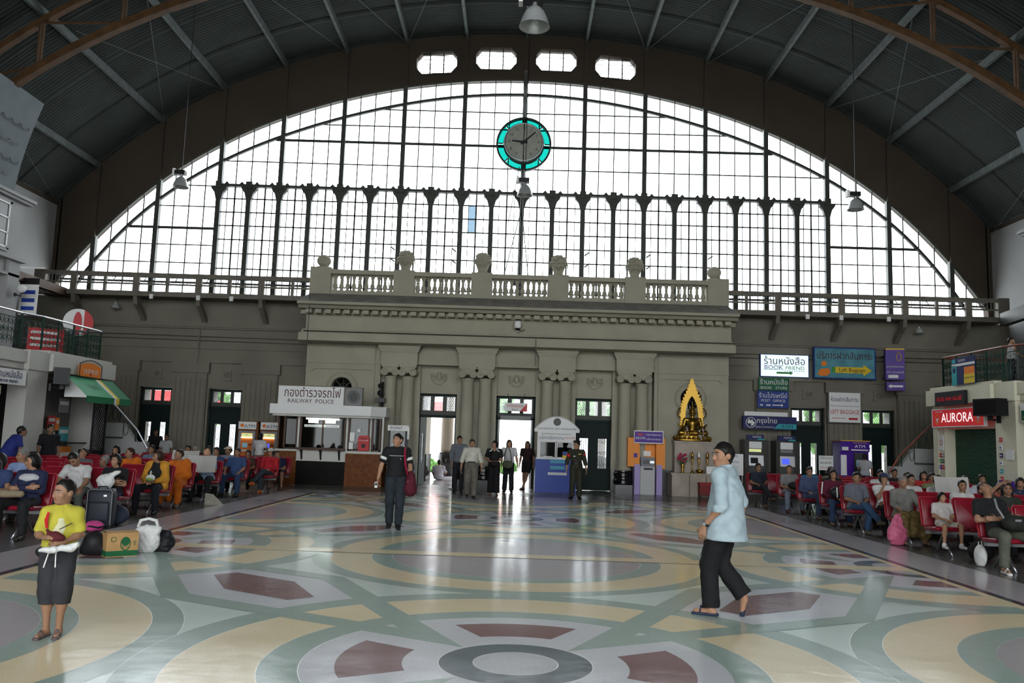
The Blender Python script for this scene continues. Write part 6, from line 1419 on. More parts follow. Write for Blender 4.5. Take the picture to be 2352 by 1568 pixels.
def person(loc, rotz, label, J, top=None, legs=None, shoes=None, hair='short', haircol='hair_black', tone=1.0, h=0.018, s=1.0, group=None, detail=False, name='person', hyaw=0.0, hpitch=0.0, hroll=0.0, build=1.0, extra=None, fem=False):
    """J: joints in metres for a figure facing -y with the floor at z = 0; s scales the whole figure"""
    T = thing(name, label, 'person', loc, rotz, group)
    g = {k: V3(*v)*s for k, v in J.items() if k[0] not in '_'}
    b = s*build
    H, C, N = g['hip'], g['chest'], g['neck']
    up = unit(C-H); rt = unit(g['sL']-g['sR']); fw_ = unit(np.cross(rt, up)); rt = np.cross(up, fw_)
    # columns: right, back, up of the trunk
    fw_ = -fw_ if fw_[1] > 0 and abs(J.get('_turn', 0)) < 1.2 else fw_
    R = np.stack([rt, -fw_, up], 1)
    A = Solid()
    def trunk(S, e=0.0, low=True):
        if low: S.el(H, (0.158*b+e, 0.112*b+e, 0.115*s+e), R, k=0.04)
        S.rc(H, C*0.6+H*0.4, 0.112*b+e, 0.112*b+e, k=0.05); S.el(H*0.62+C*0.38-R[:, 1]*0.01*s, (0.142*b+e, 0.100*b*(1.0 if build <= 1.05 else 1.2)+e, 0.13*s+e), R, k=0.05)
        S.el(C, (0.162*b+e, 0.105*b+e, 0.15*s+e), R, k=0.05)
        for q in 'LR': S.rc(N-up*0.045*s, g['s'+q]-up*0.008*s, 0.058*s+e, 0.046*s+e, k=0.045)
        if fem:
            for sg in (-1, 1): S.el(C+R[:, 0]*0.075*s*sg-R[:, 1]*0.075*b-R[:, 2]*0.03*s, (0.062*s+e, 0.055*s+e, 0.06*s+e), R, k=0.03)
    trunk(A)
    # head
    HR = rotm(hyaw, hpitch, hroll); hc = g['head']; ks = J.get('_head', 1.0)*s
    def hp(x, y, z): return hc+HR @ (V3(x, y, z)*ks)
    A.rc(N-up*0.03*s, hp(0, 0.015, -0.06), 0.054*s, 0.050*ks, k=0.03)
    A.el(hp(0, 0.012, 0.022), (0.076*ks, 0.094*ks, 0.092*ks), HR, k=0.02)
    A.el(hp(0, -0.018, -0.045), (0.058*ks, 0.070*ks, 0.068*ks), HR, k=0.03)
    A.el(hp(0, -0.062, -0.088), (0.026*ks, 0.022*ks, 0.020*ks), HR, k=0.02)
    for sg in (-1, 1):
        A.el(hp(sg*0.042, -0.058, -0.03), (0.022*ks, 0.022*ks, 0.02*ks), HR, k=0.02)
        A.el(hp(sg*0.077, 0.015, -0.01), (0.011*ks, 0.022*ks, 0.033*ks), HR, k=0.006)
        if detail: A.el(hp(sg*0.031, -0.092, 0.002), (0.019*ks, 0.013*ks, 0.011*ks), HR, k=0.008, neg=True)
    A.rc(hp(0, -0.082, 0.0), hp(0, -0.101, -0.033), 0.010*ks, 0.0145*ks, k=0.012); A.el(hp(0, -0.094, -0.040), (0.0185*ks, 0.012*ks, 0.009*ks), HR, k=0.006)
    A.el(hp(0, -0.083, -0.064), (0.022*ks, 0.010*ks, 0.011*ks), HR, k=0.008)
    # limbs
    for q in 'LR':
        sg = 1 if q == 'L' else -1
        S_, E_, W_ = g['s'+q], g['e'+q], g['w'+q]
        A.rc(S_, E_, 0.047*b, 0.038*s, k=0.03); A.rc(E_, W_, 0.039*s, 0.0255*s, k=0.02); A.el(E_*0.72+W_*0.28, (0.04*s, 0.04*s, 0.04*s), k=0.03)
        if J.get('_hand'+q, True):
            fd = J.get('_fd'+q); fd = unit(W_-E_) if fd is None else unit(fd)
            nr = J.get('_fn'+q); nr = V3(sg, 0, 0.2) if nr is None else V3(*nr)
            nr = unit(nr-fd*np.dot(nr, fd)); sd = J.get('_ft'+q); sd = V3(0, -1, 0.2) if sd is None else V3(*sd)
            hand(A, W_, fd, nr, sd, s*J.get('_hs', 1.0), J.get('_curl'+q, 0.35), 0.0085 if h < 0.013 else (0.0105 if h < 0.02 else 0.013))
        hl, K_, AK = g['h'+q], g['k'+q], g['a'+q]
        A.rc(hl, K_, 0.083*b, 0.056*s, k=0.05); A.rc(K_, AK, 0.054*s, 0.034*s, k=0.03); A.el(K_*0.7+AK*0.3+V3(0, 0.018*s, 0), (0.052*s, 0.055*s, 0.09*s), k=0.04)
        t_ = V3(*J['t'+q])*s; A.rc(AK-V3(0, 0, 0.03*s), t_, 0.034*s, 0.026*s, k=0.02); A.rc(AK-V3(0, 0, 0.03*s), AK+unit(AK-t_)*V3(1, 1, 0)*0.035*s-V3(0, 0, 0.042*s), 0.034*s, 0.03*s, k=0.02)
    body = solid_obj('body', A, skin(tone), T, h)
    # face features
    fe = MB()
    for sg in (-1, 1): p = hp(sg*0.031, -0.0765 if detail else -0.079, 0.001); fe.ball(p, (0.0118*ks, 0.0105*ks, 0.0062*ks), 10, 6)
    fe.build('eyes', 'eye_white' if detail else 'iris', T, True)
    if detail:
        fe = MB()
        for sg in (-1, 1): p = hp(sg*0.031-0.002, -0.0842, 0.001); fe.ball(p, (0.0066*ks, 0.0045*ks, 0.0058*ks), 10, 6)
        fe.build('irises', 'iris', T, True)
    fe = MB()
    for sg in (-1, 1): fe.tube([hp(sg*0.013, -0.092, 0.019), hp(sg*0.032, -0.090, 0.0255), hp(sg*0.050, -0.076, 0.019)], [0.0035*ks, 0.0042*ks, 0.0025*ks], 6)
    fe.build('eyebrows', haircol, T, True)
    fe = MB(); fe.tube([hp(-0.022, -0.083, -0.066), hp(-0.008, -0.0945, -0.063), hp(0.008, -0.0945, -0.063), hp(0.022, -0.083, -0.066)], [0.002*ks, 0.0055*ks, 0.0055*ks, 0.002*ks], 6); fe.build('lips', 'lips', T, True)
    # hair
    if hair:
        Hs = Solid(); g_ = (0.002 if hair == 'crop' else 0.006)*ks
        Hs.el(hp(0, 0.016, 0.026), (0.080*ks+g_, 0.098*ks+g_, 0.096*ks+g_), HR)
        if hair in ('short', 'crop'):
            Hs.rc(hp(0, 0.07, 0.0), hp(0, 0.066, -0.05 if hair == 'short' else -0.03), 0.05*ks, 0.034*ks, k=0.03)
        if hair == 'bowl': Hs.el(hp(0, 0.02, -0.01), (0.088*ks, 0.102*ks, 0.09*ks), HR)
        if hair in ('long', 'tail'):
            Hs.el(hp(0, 0.03, -0.01), (0.088*ks, 0.096*ks, 0.10*ks), HR)
            if hair == 'long':
                for sg in (-1, 0, 1): Hs.rc(hp(sg*0.055, 0.045-abs(sg)*0.02, -0.03), hp(sg*0.075, 0.055-abs(sg)*0.03, -0.21), 0.042*ks, 0.026*ks, k=0.03)
            else: Hs.rc(hp(0, 0.09, 0.0), hp(0, 0.105, -0.15), 0.04*ks, 0.02*ks, k=0.02); Hs.el(hp(0, 0.1, 0.02), (0.04*ks, 0.04*ks, 0.04*ks), HR)
        zc = {'crop': 0.052, 'short': 0.045, 'bowl': 0.03, 'long': 0.045, 'tail': 0.05, 'bald': 0.0}.get(hair, 0.045)
        # carve the face out
        fx = 0.058 if hair in ('short', 'crop') else 0.034; cz = {'crop': -0.008, 'short': -0.016, 'tail': -0.016, 'long': -0.02, 'bowl': -0.034}.get(hair, -0.02)
        Hs.rc(hp(-fx, -0.098, cz), hp(fx, -0.098, cz), 0.076*ks, 0.076*ks, neg=True); Hs.el(hp(0, -0.09, -0.07), ((fx+0.036)*ks, 0.092*ks, 0.08*ks), HR, neg=True)
        for sg in (-1, 1):
            if hair in ('short', 'crop'): Hs.el(hp(sg*0.082, 0.005, -0.025), (0.026*ks, 0.03*ks, 0.042*ks), HR, neg=True)
        if hair == 'bald':
            Hs = Solid(); Hs.rc(hp(-0.07, 0.05, -0.01), hp(0.07, 0.05, -0.01), 0.03*ks, 0.03*ks); Hs.rc(hp(0, 0.08, 0.0), hp(0, 0.07, -0.05), 0.045*ks, 0.04*ks)
        solid_obj('hair', Hs, haircol, T, min(h, 0.02), 0.015, wr=0.003*ks)
    # garments
    def sleeve(S, q, frac, e):
        S_, E_, W_ = g['s'+q], g['e'+q], g['w'+q]
        f1 = min(1.0, frac*2); p1 = S_+(E_-S_)*f1
        ea = min(e, 0.017*s); S.rc(S_, p1+unit(E_-S_)*0.05*s*(frac <= 0.5), 0.047*b+ea, 0.043*s+ea*1.35, cut=(unit(E_-S_), p1) if frac <= 0.5 else None, k=0.03)
        if frac > 0.5: p2 = E_+(W_-E_)*(frac*2-1); S.rc(E_, p2+unit(W_-E_)*0.05*s, 0.042*s+ea*1.1, 0.030*s+ea*1.1, cut=(unit(W_-E_), p2), k=0.02)
    if top:
        S = Solid(); e = top.get('fit', 0.014)*s
        trunk(S, e, low=True); S.el(H, (0.158*b+e+0.014*s, 0.112*b+e+0.016*s, 0.115*s+e), R, k=0.04) if top.get('hem', -0.06) < 0.02 else None
        hem = top.get('hem', -0.06)*s
        if hem < -0.1: S.el(H+up*hem*0.6, (0.165*b+e*1.3, 0.135*b+e*1.5, 0.16*s), R, k=0.05); S.el(H+up*hem, (0.172*b+e*1.3, 0.145*b+e*1.6, 0.12*s), R, k=0.05)
        for q in 'LR': sleeve(S, q, top.get('sleeve', 0.35), e)
        if top.get('collar'): S.rc(N-up*0.02*s-R[:, 1]*0.01*s, N+up*0.015*s, 0.068*s, 0.062*s, k=0.01)
        S.rc(N-up*0.01*s, N+up*0.2*s, 0.055*s if not top.get('v') else 0.075*s, 0.06*s, neg=True)
        if top.get('v') or top.get('neck'): S.rc(N-up*0.03*s-R[:, 1]*0.09*s, N+up*0.1*s-R[:, 1]*0.15*s, 0.05*s, 0.07*s, neg=True)
        solid_obj(top.get('name', 'shirt'), S, col(top['c']), T, h, 0.02, [(-up, H+up*hem)], wr=0.0035*s)
        if top.get('open'):
            pass
    if legs:
        S = Solid(); e = legs.get('fit', 0.016)*s; fr = legs.get('len', 1.0); ep = e if (not top or top.get('hem', -0.06) >= 0.02) else 0.010*s
        S.el(H-up*0.01*s, (0.158*b+ep, 0.112*b+ep, 0.115*s+ep), R, k=0.05); S.rc(H, C*0.3+H*0.7, 0.112*b+ep, 0.112*b+ep, k=0.05)
        for q in 'LR':
            hl, K_, AK = g['h'+q], g['k'+q], g['a'+q]
            f1 = min(1.0, fr*2); p1 = hl+(K_-hl)*f1
            S.rc(hl, p1+unit(K_-hl)*0.06*s*(fr <= 0.5), 0.084*b+min(e, 0.022*s), 0.060*s+e*1.2, cut=(unit(K_-hl), p1) if fr <= 0.5 else None, k=0.018)
            if fr > 0.5: p2 = K_+(AK-K_)*(fr*2-1); fl_ = legs.get('flare', 0.0)*s; S.rc(K_, p2+unit(AK-K_)*0.05*s, 0.060*s+e*1.1, 0.042*s+e*1.2+fl_, cut=(unit(AK-K_), p2), k=0.018)
        if legs.get('skirt'):
            kz = (g['kL']+g['kR'])/2; S.el((H+kz)/2, (0.2*b, 0.3*s if abs(kz[1]-H[1]) > 0.2 else 0.16*b, 0.12*s if abs(kz[1]-H[1]) > 0.2 else 0.3*s), k=0.08)
        solid_obj(legs.get('name', 'trousers'), S, col(legs['c'], legs.get('rough', 0.85)), T, h, 0.02, [(up, H+up*0.10*s)], wr=0.0035*s)
    if shoes:
        for q in 'LR':
            AK = g['a'+q]; t_ = V3(*J['t'+q])*s; d = unit((t_-AK)*V3(1, 1, 0)) if np.linalg.norm((t_-AK)[:2]) > 0.02 else V3(0, -1, 0)
            S = Solid(); sole = AK-V3(0, 0, 0.055*s)
            fd = unit(t_-(AK-V3(0, 0, 0.05*s)))
            if shoes.get('kind') == 'sandal':
                pd = fd; a_ = AK-V3(0, 0, 0.066*s)-pd*0.055*s; b_ = t_-V3(0, 0, 0.022*s)+pd*0.02*s
                S.rc(a_, b_, 0.020*s, 0.024*s); sd = np.cross(pd, V3(0, 0, 1))
                for o in (-0.02, 0.02): S.rc(a_+sd*o*s, b_+sd*o*s*1.3, 0.014*s, 0.014*s, k=0.015)
                m_ = AK*0.35+t_*0.65+V3(0, 0, 0.0)
                S.rc(m_+sd*0.034*s-V3(0, 0, 0.015*s), m_+V3(0, 0, 0.034*s), 0.010*s, 0.010*s, k=0.01); S.rc(m_-sd*0.034*s-V3(0, 0, 0.015*s), m_+V3(0, 0, 0.034*s), 0.010*s, 0.010*s, k=0.01)
            else:
                S.rc(AK-V3(0, 0, 0.035*s), t_+fd*0.01, 0.043*s, 0.036*s, k=0.03); S.rc(AK-V3(0, 0, 0.04*s), AK-fd*0.03*s-V3(0, 0, 0.045*s), 0.042*s, 0.038*s, k=0.03); S.rc(AK, AK+V3(0, 0, 0.02*s), 0.045*s, 0.045*s, k=0.02)
            solid_obj('shoe', S, col(shoes['c'], 0.4), T, min(h, 0.018) if h > 0.013 else h*0.9, 0.012)
    if extra: extra(T, g, R, hp, ks, s)
    return T
def sit_pose(lean=0.12, knees=0.10, arms='lap', legs='normal', slump=0.0, side=0.0, turn=0.0, drop=0.0):
    """seated on a 0.45 m seat, hips over the origin"""
    hz = 0.53; tl = math.sin(lean); tc = math.cos(lean)
    def tr(x, y, z):           # lean the trunk back about the hips
        y2 = y*tc+z*tl; z2 = z*tc-y*tl
        return (x+side*z2, y2, hz+z2)
    J = dict(hip=(0, 0, hz), chest=tr(0, 0.0, 0.30-slump), neck=tr(0, -0.01-slump*0.5, 0.475-slump), head=tr(0, -0.05-slump, 0.615-slump*1.4-drop), sL=tr(0.175, 0.0, 0.42-slump), sR=tr(-0.175, 0.0, 0.42-slump))
    J.update(hL=(0.085, -0.02, hz-0.02), hR=(-0.085, -0.02, hz-0.02))
    kx = 0.09+knees
    J.update(kL=(kx, -0.44, 0.51), kR=(-kx, -0.44, 0.51), aL=(kx+0.01, -0.42, 0.085), aR=(-kx-0.01, -0.42, 0.085), tL=(kx+0.03, -0.57, 0.035), tR=(-kx-0.03, -0.57, 0.035))
    if legs == 'crossed':
        J.update(kR=(0.02, -0.46, 0.60), aR=(0.22, -0.62, 0.30), tR=(0.27, -0.74, 0.26), kL=(0.10, -0.43, 0.49), aL=(0.07, -0.38, 0.085), tL=(0.07, -0.53, 0.035))
    if legs == 'crossedR':
        J.update(kL=(-0.02, -0.46, 0.60), aL=(-0.22, -0.62, 0.30), tL=(-0.27, -0.74, 0.26), kR=(-0.10, -0.43, 0.49), aR=(-0.07, -0.38, 0.085), tR=(-0.07, -0.53, 0.035))
    if legs == 'out': J.update(kL=(kx, -0.46, 0.47), kR=(-kx, -0.46, 0.47), aL=(kx+0.05, -0.80, 0.10), aR=(-kx-0.02, -0.74, 0.10), tL=(kx+0.09, -0.90, 0.16), tR=(-kx-0.05, -0.86, 0.15))
    if legs == 'back': J.update(aL=(kx, -0.25, 0.085), aR=(-kx, -0.30, 0.085), tL=(kx, -0.40, 0.035), tR=(-kx, -0.45, 0.035))
    sl, sr = J['sL'], J['sR']; cz = J['chest'][2]; cy = J['chest'][1]
    if arms == 'lap':
        J.update(eL=(sl[0]+0.05, sl[1]-0.06, sl[2]-0.25), eR=(sr[0]-0.05, sr[1]-0.06, sr[2]-0.25), wL=(0.07, -0.25, 0.645), wR=(-0.08, -0.27, 0.645))
        J.update(_fdL=(-0.7, -0.6, -0.2), _fdR=(0.6, -0.7, -0.2), _fnL=(0, -0.3, 1), _fnR=(0, -0.3, 1), _ftL=(0, -1, 0), _ftR=(0, -1, 0))
    elif arms == 'crossed':
        J.update(eL=(sl[0]+0.05, sl[1]-0.10, sl[2]-0.24), eR=(sr[0]-0.05, sr[1]-0.10, sr[2]-0.24), wL=(-0.08, cy-0.19, cz-0.10), wR=(0.09, cy-0.21, cz-0.07))
        J.update(_fdL=(-1, -0.1, 0.1), _fdR=(1, -0.1, 0.1), _fnL=(0, -1, 0.2), _fnR=(0, -1, 0.2), _ftL=(0, 0, 1), _ftR=(0, 0, 1))
    elif arms == 'knees':
        J.update(eL=(sl[0]+0.07, sl[1]-0.14, sl[2]-0.22), eR=(sr[0]-0.07, sr[1]-0.14, sr[2]-0.22), wL=(kx, -0.36, 0.62), wR=(-kx, -0.36, 0.62))
        J.update(_fnL=(0, -0.3, 1), _fnR=(0, -0.3, 1), _ftL=(-1, 0, 0), _ftR=(1, 0, 0))
    elif arms == 'chin':
        hd = J['head']
        J.update(eR=(sr[0]-0.02, sr[1]-0.20, sr[2]-0.20), wR=(-0.05, hd[1]-0.10, hd[2]-0.16), eL=(sl[0]+0.04, sl[1]-0.10, sl[2]-0.25), wL=(-0.05, -0.20, cz-0.17))
        J.update(_fdR=(0.3, 0.2, 0.9), _fnR=(-0.6, -0.7, 0), _ftR=(0.5, 0.4, 0.5), _curlR=0.7, _fdL=(-1, -0.2, 0), _fnL=(0, -0.5, 1), _ftL=(0, -1, 0))
    elif arms == 'paper':
        J.update(eL=(sl[0]+0.07, sl[1]-0.12, sl[2]-0.23), eR=(sr[0]-0.07, sr[1]-0.12, sr[2]-0.23), wL=(0.17, -0.33, cz-0.02), wR=(-0.17, -0.33, cz-0.02))
        J.update(_fdL=(-0.3, -0.8, 0.3), _fdR=(0.3, -0.8, 0.3), _fnL=(0.8, -0.3, 0), _fnR=(-0.8, -0.3, 0), _ftL=(0, 0, 1), _ftR=(0, 0, 1), _curlL=0.8, _curlR=0.8)
    elif arms == 'raise':
        hd = J['head']
        J.update(eR=(sr[0]-0.20, sr[1]-0.08, sr[2]+0.10), wR=(-0.12, hd[1]-0.05, hd[2]+0.10), eL=(sl[0]+0.05, sl[1]-0.08, sl[2]-0.25), wL=(0.05, -0.25, 0.66))
        J.update(_fdR=(0.8, -0.2, 0.3), _fnR=(0, -0.6, 0.8), _ftR=(0, -0.6, -0.8), _fdL=(-0.7, -0.5, -0.2), _fnL=(0, -0.3, 1), _ftL=(0, -1, 0))
    return J
# ------------------------------------------------------------------ golden seated statue on the altar
T = thing('golden_statue', 'golden seated statue with a pointed flame arch on the altar', 'statue', (5.86, 28.02, 1.79))
A = Solid(); A.el((0, -0.02, 0.60), (0.20, 0.10, 0.14)); A.rc((0, 0, 0.35), (0, -0.01, 0.60), 0.12, 0.15, k=0.06); A.rc((-0.22, 0, 0.72), (0.22, 0, 0.72), 0.065, 0.065, k=0.06)
for sg in (-1, 1):
    A.rc((sg*0.24, 0, 0.72), (sg*0.30, 0.0, 0.48), 0.062, 0.05); A.rc((sg*0.10, -0.02, 0.30), (sg*0.42, -0.10, 0.28), 0.11, 0.085, k=0.05); A.rc((sg*0.42, -0.12, 0.28), (-sg*0.10, -0.22, 0.27), 0.075, 0.055, k=0.03)
A.rc((-0.30, 0, 0.48), (-0.28, -0.20, 0.36), 0.048, 0.035); hand(A, (-0.28, -0.22, 0.35), (0, -0.3, -1), (0, -1, 0.2), (1, 0, 0), 1.3, 0.1); A.rc((0.30, 0, 0.48), (0.06, -0.22, 0.36), 0.048, 0.035); hand(A, (0.06, -0.23, 0.36), (-1, 0, 0), (0, 0, -1), (0, -1, 0), 1.2, 0.2)
A.rc((0, 0, 0.76), (0, 0, 0.88), 0.06, 0.06); A.el((0, -0.01, 0.97), (0.10, 0.105, 0.13)); A.rc((0, -0.10, 0.98), (0, -0.125, 0.93), 0.012, 0.017, k=0.015)
for sg in (-1, 1): A.el((sg*0.105, 0.01, 0.93), (0.014, 0.025, 0.075)); A.el((sg*0.04, -0.10, 0.985), (0.03, 0.014, 0.008))
A.el((0, -0.098, 0.885), (0.032, 0.012, 0.01))
solid_obj('figure', A, 'gold', T, 0.014, 0.02)
A = Solid(); A.el((0, 0.015, 1.04), (0.108, 0.11, 0.08)); A.el((0, 0.01, 1.13), (0.06, 0.06, 0.05)); A.rc((0, 0.01, 1.15), (0, 0.01, 1.36), 0.035, 0.008); solid_obj('hair_flame', A, 'gold', T, 0.014, 0.02)
mb = MB().lathe([(0.62, 0.0), (0.64, 0.05), (0.58, 0.08), (0.56, 0.12), (0.60, 0.16), (0.50, 0.20), (0.46, 0.24)], seg=32); base = mb.build('lotus_base', 'gold', T, True); base.scale = (1, 0.42, 1)
mb = MB()
for k in range(24): a = 2*PI*k/24; mb.ball((0.60*math.cos(a), 0.26*math.sin(a), 0.11), (0.06, 0.05, 0.06), 6, 4)
mb.build('lotus_petals', 'gold', T)
for sg in (-1, 1):
    out = [(0.34, 0.25), (0.38, 0.45), (0.34, 0.70), (0.40, 0.80), (0.34, 0.95), (0.36, 1.10), (0.28, 1.35), (0.17, 1.65), (0.06, 1.95), (0.0, 2.15)]; inn = [(0.0, 1.52), (0.08, 1.42), (0.17, 1.2), (0.20, 1.0), (0.22, 0.8), (0.24, 0.5), (0.26, 0.25)]
    pts = [(sg*a, b) for a, b in out+inn]
    n_ = len(out)
    mb = MB(); L_ = [(sg*float(np.interp(t, np.linspace(0, 1, n_), [o[0] for o in out])), float(np.interp(t, np.linspace(0, 1, n_), [o[1] for o in out]))) for t in np.linspace(0, 1, 25)]
    I_ = inn[::-1]; K_ = [(sg*float(np.interp(t, np.linspace(0, 1, 7), [o[0] for o in I_])), float(np.interp(t, np.linspace(0, 1, 7), [o[1] for o in I_]))) for t in np.linspace(0, 1, 25)]
    for k in range(24): mb.prism([L_[k], L_[k+1], K_[k+1], K_[k]], 'y', 0.10, 0.16)
    mb.build('flame_arch', 'gold', T); mb = MB()
    for k in range(2, 23): a, b = L_[k]; c, d = L_[k+1]; ox = sg*0.05*(1.0 if k < 18 else 0.5); mb.prism([(a, b), (c, d), ((a+c)/2+ox, (b+d)/2+0.07)], 'y', 0.11, 0.15)
    mb.build('flame_teeth', 'gold', T)
    mb = MB().tube([(sg*(0.36+0.12*math.cos(t)), 0.1, 0.95+0.16*math.sin(t)) for t in np.linspace(-1.5, 1.6, 9)], 0.02, 6); mb.tube([(sg*(0.46-0.05*t), -0.02, 0.25+0.1*t+0.0*t) for t in range(3)]+[(sg*0.50, 0.0, 0.58)], [0.05, 0.05, 0.05, 0.015], 6); mb.build('flame_curl', 'gold', T)
def garland_tower(x, y, label, m, hgt):
    V = thing('flower_offering', label, 'offering', (x, y, 1.79), group='offerings beside the statue'); mb = MB(); q = random.Random(int(x*90))
    for k in range(40): z = q.uniform(0.05, hgt); r = 0.09*(1-z/hgt)+0.012; a = q.uniform(0, 6.28); mb.ball((r*math.cos(a), r*math.sin(a), z), 0.02, 5, 4)
    mb.build('blossoms', m, V); MB().lathe([(0.06, 0), (0.05, 0.05), (0.03, 0.06)], seg=10).build('bowl', 'gold', V); MB().cyl((0, 0, 0.05), (0, 0, hgt), 0.02, 0.005).build('core', 's_white', V)
mat('pale_pink', (0.5, 0.35, 0.36), 0.7)
garland_tower(5.66, 27.86, 'pale pink flower cone left of the golden statue', 'pale_pink', 0.42); garland_tower(6.18, 27.86, 'pale pink flower cone right of the golden statue', 'pale_pink', 0.45); garland_tower(6.06, 27.84, 'white flower cone beside the statue knee', 's_white', 0.36)

# ------------------------------------------------------------------ standing and walking people
def stand(**kw):
    J = dict(hip=(0, 0, 0.95), chest=(0, 0.0, 1.23), neck=(0, 0.01, 1.43), head=(0, -0.015, 1.565), sL=(0.18, 0.01, 1.375), sR=(-0.18, 0.01, 1.375), eL=(0.235, 0.04, 1.10), eR=(-0.235, 0.04, 1.10), wL=(0.235, -0.06, 0.86), wR=(-0.235, -0.06, 0.86),
             hL=(0.088, 0, 0.92), hR=(-0.088, 0, 0.92), kL=(0.095, -0.03, 0.50), kR=(-0.095, -0.03, 0.50), aL=(0.10, 0.02, 0.085), aR=(-0.10, 0.02, 0.085), tL=(0.12, -0.13, 0.035), tR=(-0.12, -0.13, 0.035))
    J.update(kw); return J
def band(T, g, a, b, t, r, w, m, nm='stripe'):
    """cloth band around a limb"""
    p = a+(b-a)*t; d = unit(b-a); MB().cyl(tuple(p-d*w/2), tuple(p+d*w/2), r, r, 16).build(nm, m, T, True)
# man in the pale blue shirt, right foreground
def ex(T, g, R, hp, ks, s):
    W_, E_ = g['wL'], g['eL']; d = unit(W_-E_); p = W_-d*0.035
    MB().cyl(tuple(p-d*0.012), tuple(p+d*0.012), 0.036, 0.034, 16).build('watch_strap', 'black', T, True); q = p+V3(0.034, -0.006, 0.0); MB().lathe([(0, 0.006), (0.017, 0.006), (0.018, -0.004), (0, -0.004)], tuple(q), 14, 'x').build('watch', 'steel', T)
    p = E_+(W_-E_)*0.16; MB().lathe([(0.060, -0.035), (0.066, -0.03), (0.066, 0.03), (0.060, 0.035)], (0, 0, 0), 18, 'z', cap=False).build('rolled_cuff', col((0.37, 0.46, 0.50)), T, True, tuple(p))
    mb = MB(); mb.tube([tuple(g['neck']+V3(x, y, z)) for x, y, z in ((0.0, -0.075, -0.03), (0.055, -0.045, 0.005), (0.065, 0.0, 0.02), (0.045, 0.05, 0.03), (0, 0.065, 0.033), (-0.045, 0.05, 0.03), (-0.065, 0.0, 0.02), (-0.055, -0.045, 0.005), (0.0, -0.075, -0.03))], 0.018, 8); mb.build('collar', col((0.37, 0.46, 0.50)), T, True)
J = stand(_head=1.08, hip=(0, 0.02, 0.94), chest=(0, 0.03, 1.22), kL=(0.09, -0.12, 0.49), aL=(0.085, -0.10, 0.085), tL=(0.10, -0.25, 0.033), kR=(-0.09, -0.07, 0.50), aR=(-0.10, 0.17, 0.20), tR=(-0.10, 0.155, 0.055), eL=(0.25, 0.06, 1.09), wL=(0.245, -0.12, 0.87), eR=(-0.25, 0.10, 1.10), wR=(-0.24, 0.08, 0.85), _fdL=(-0.05, -0.25, -1), _fnL=(1, -0.1, 0), _ftL=(-0.2, -1, 0), _curlL=0.55)
person((2.08, 8.42, 0), math.radians(-122), 'man in a pale blue shirt and black trousers walking in sandals, nearest on the right', J, top=dict(c=(0.37, 0.46, 0.50), sleeve=0.60, hem=-0.20, fit=0.030), legs=dict(c=(0.010, 0.010, 0.011), fit=0.026, flare=0.012), shoes=dict(c=(0.02, 0.03, 0.06), kind='sandal'), hair='short', haircol='hair_black', tone=0.85, h=0.0095, detail=True, hyaw=0.95, hpitch=0.0, build=1.14, extra=ex)
# boy in yellow, left foreground
def ex(T, g, R, hp, ks, s):
    for x in (-0.02, 0.035):
        p0 = g['hip']+V3(x, -0.115, 0.05); MB().tube([tuple(p0), tuple(p0+V3(-0.02, -0.02, -0.07)), tuple(p0+V3(-0.035+x*0.5, -0.015, -0.17))], 0.005, 6).build('drawstring', 's_white', T)
    c = g['chest']; mb = MB(); mb.tube([tuple(c+V3(-0.075, -0.088, 0.10)), tuple(c+V3(-0.085, -0.098, 0.04)), tuple(c+V3(-0.075, -0.104, -0.02))], [0.009, 0.014, 0.010], 6); mb.build('print', 's_red', T)
    MB().tube([tuple(c+V3(0.015, -0.104, -0.03)), tuple(c+V3(0.10, -0.088, 0.02))], 0.003, 5).build('print', 'ink', T)
    A = Solid(); A.rc(c+V3(0.01, -0.002, 0.03), c+V3(0.0, -0.02, -0.06), 0.086, 0.09); solid_obj('print_patch', A, col((0.62, 0.60, 0.38)), T, 0.012, 0.01, [((0, 1, 0), c+V3(0, -0.066, 0)), ((0, 0, 1), c+V3(0, 0, 0.06)), ((0, 0, -1), c+V3(0, 0, -0.10))])
J = stand(_head=1.22, head=(0, -0.02, 1.59), sL=(0.155, 0.01, 1.36), sR=(-0.155, 0.01, 1.36), eL=(0.215, -0.01, 1.12), wL=(0.09, -0.22, 1.05), eR=(-0.225, 0.0, 1.12), wR=(-0.10, -0.22, 1.10), aL=(0.07, 0.02, 0.085), aR=(-0.055, 0.0, 0.085), kL=(0.085, -0.02, 0.50), kR=(-0.075, -0.02, 0.50), tL=(0.085, -0.15, 0.035), tR=(-0.10, -0.16, 0.035), _fdL=(-0.8, -0.5, 0.1), _fnL=(0.2, -0.6, 0.7), _ftL=(-0.2, 0.3, 1), _fdR=(0.6, -0.6, 0.3), _fnR=(-0.3, -0.7, 0.6), _ftR=(0.3, 0.2, 1), _curlL=0.7, _curlR=0.8, _hs=0.95)
BOY = (-3.61, 6.72)
person((BOY[0], BOY[1], 0), 0.25, 'boy in a yellow shirt and long dark shorts holding a toy', J, top=dict(c=(0.47, 0.42, 0.045), sleeve=0.46, hem=0.03, fit=0.024), legs=dict(c=(0.035, 0.035, 0.04), len=0.66, fit=0.034, name='shorts'), shoes=dict(c=(0.10, 0.07, 0.075), kind='sandal'), hair='crop', tone=0.72, h=0.0085, s=0.705, detail=True, hyaw=-0.62, hpitch=0.02, extra=ex)
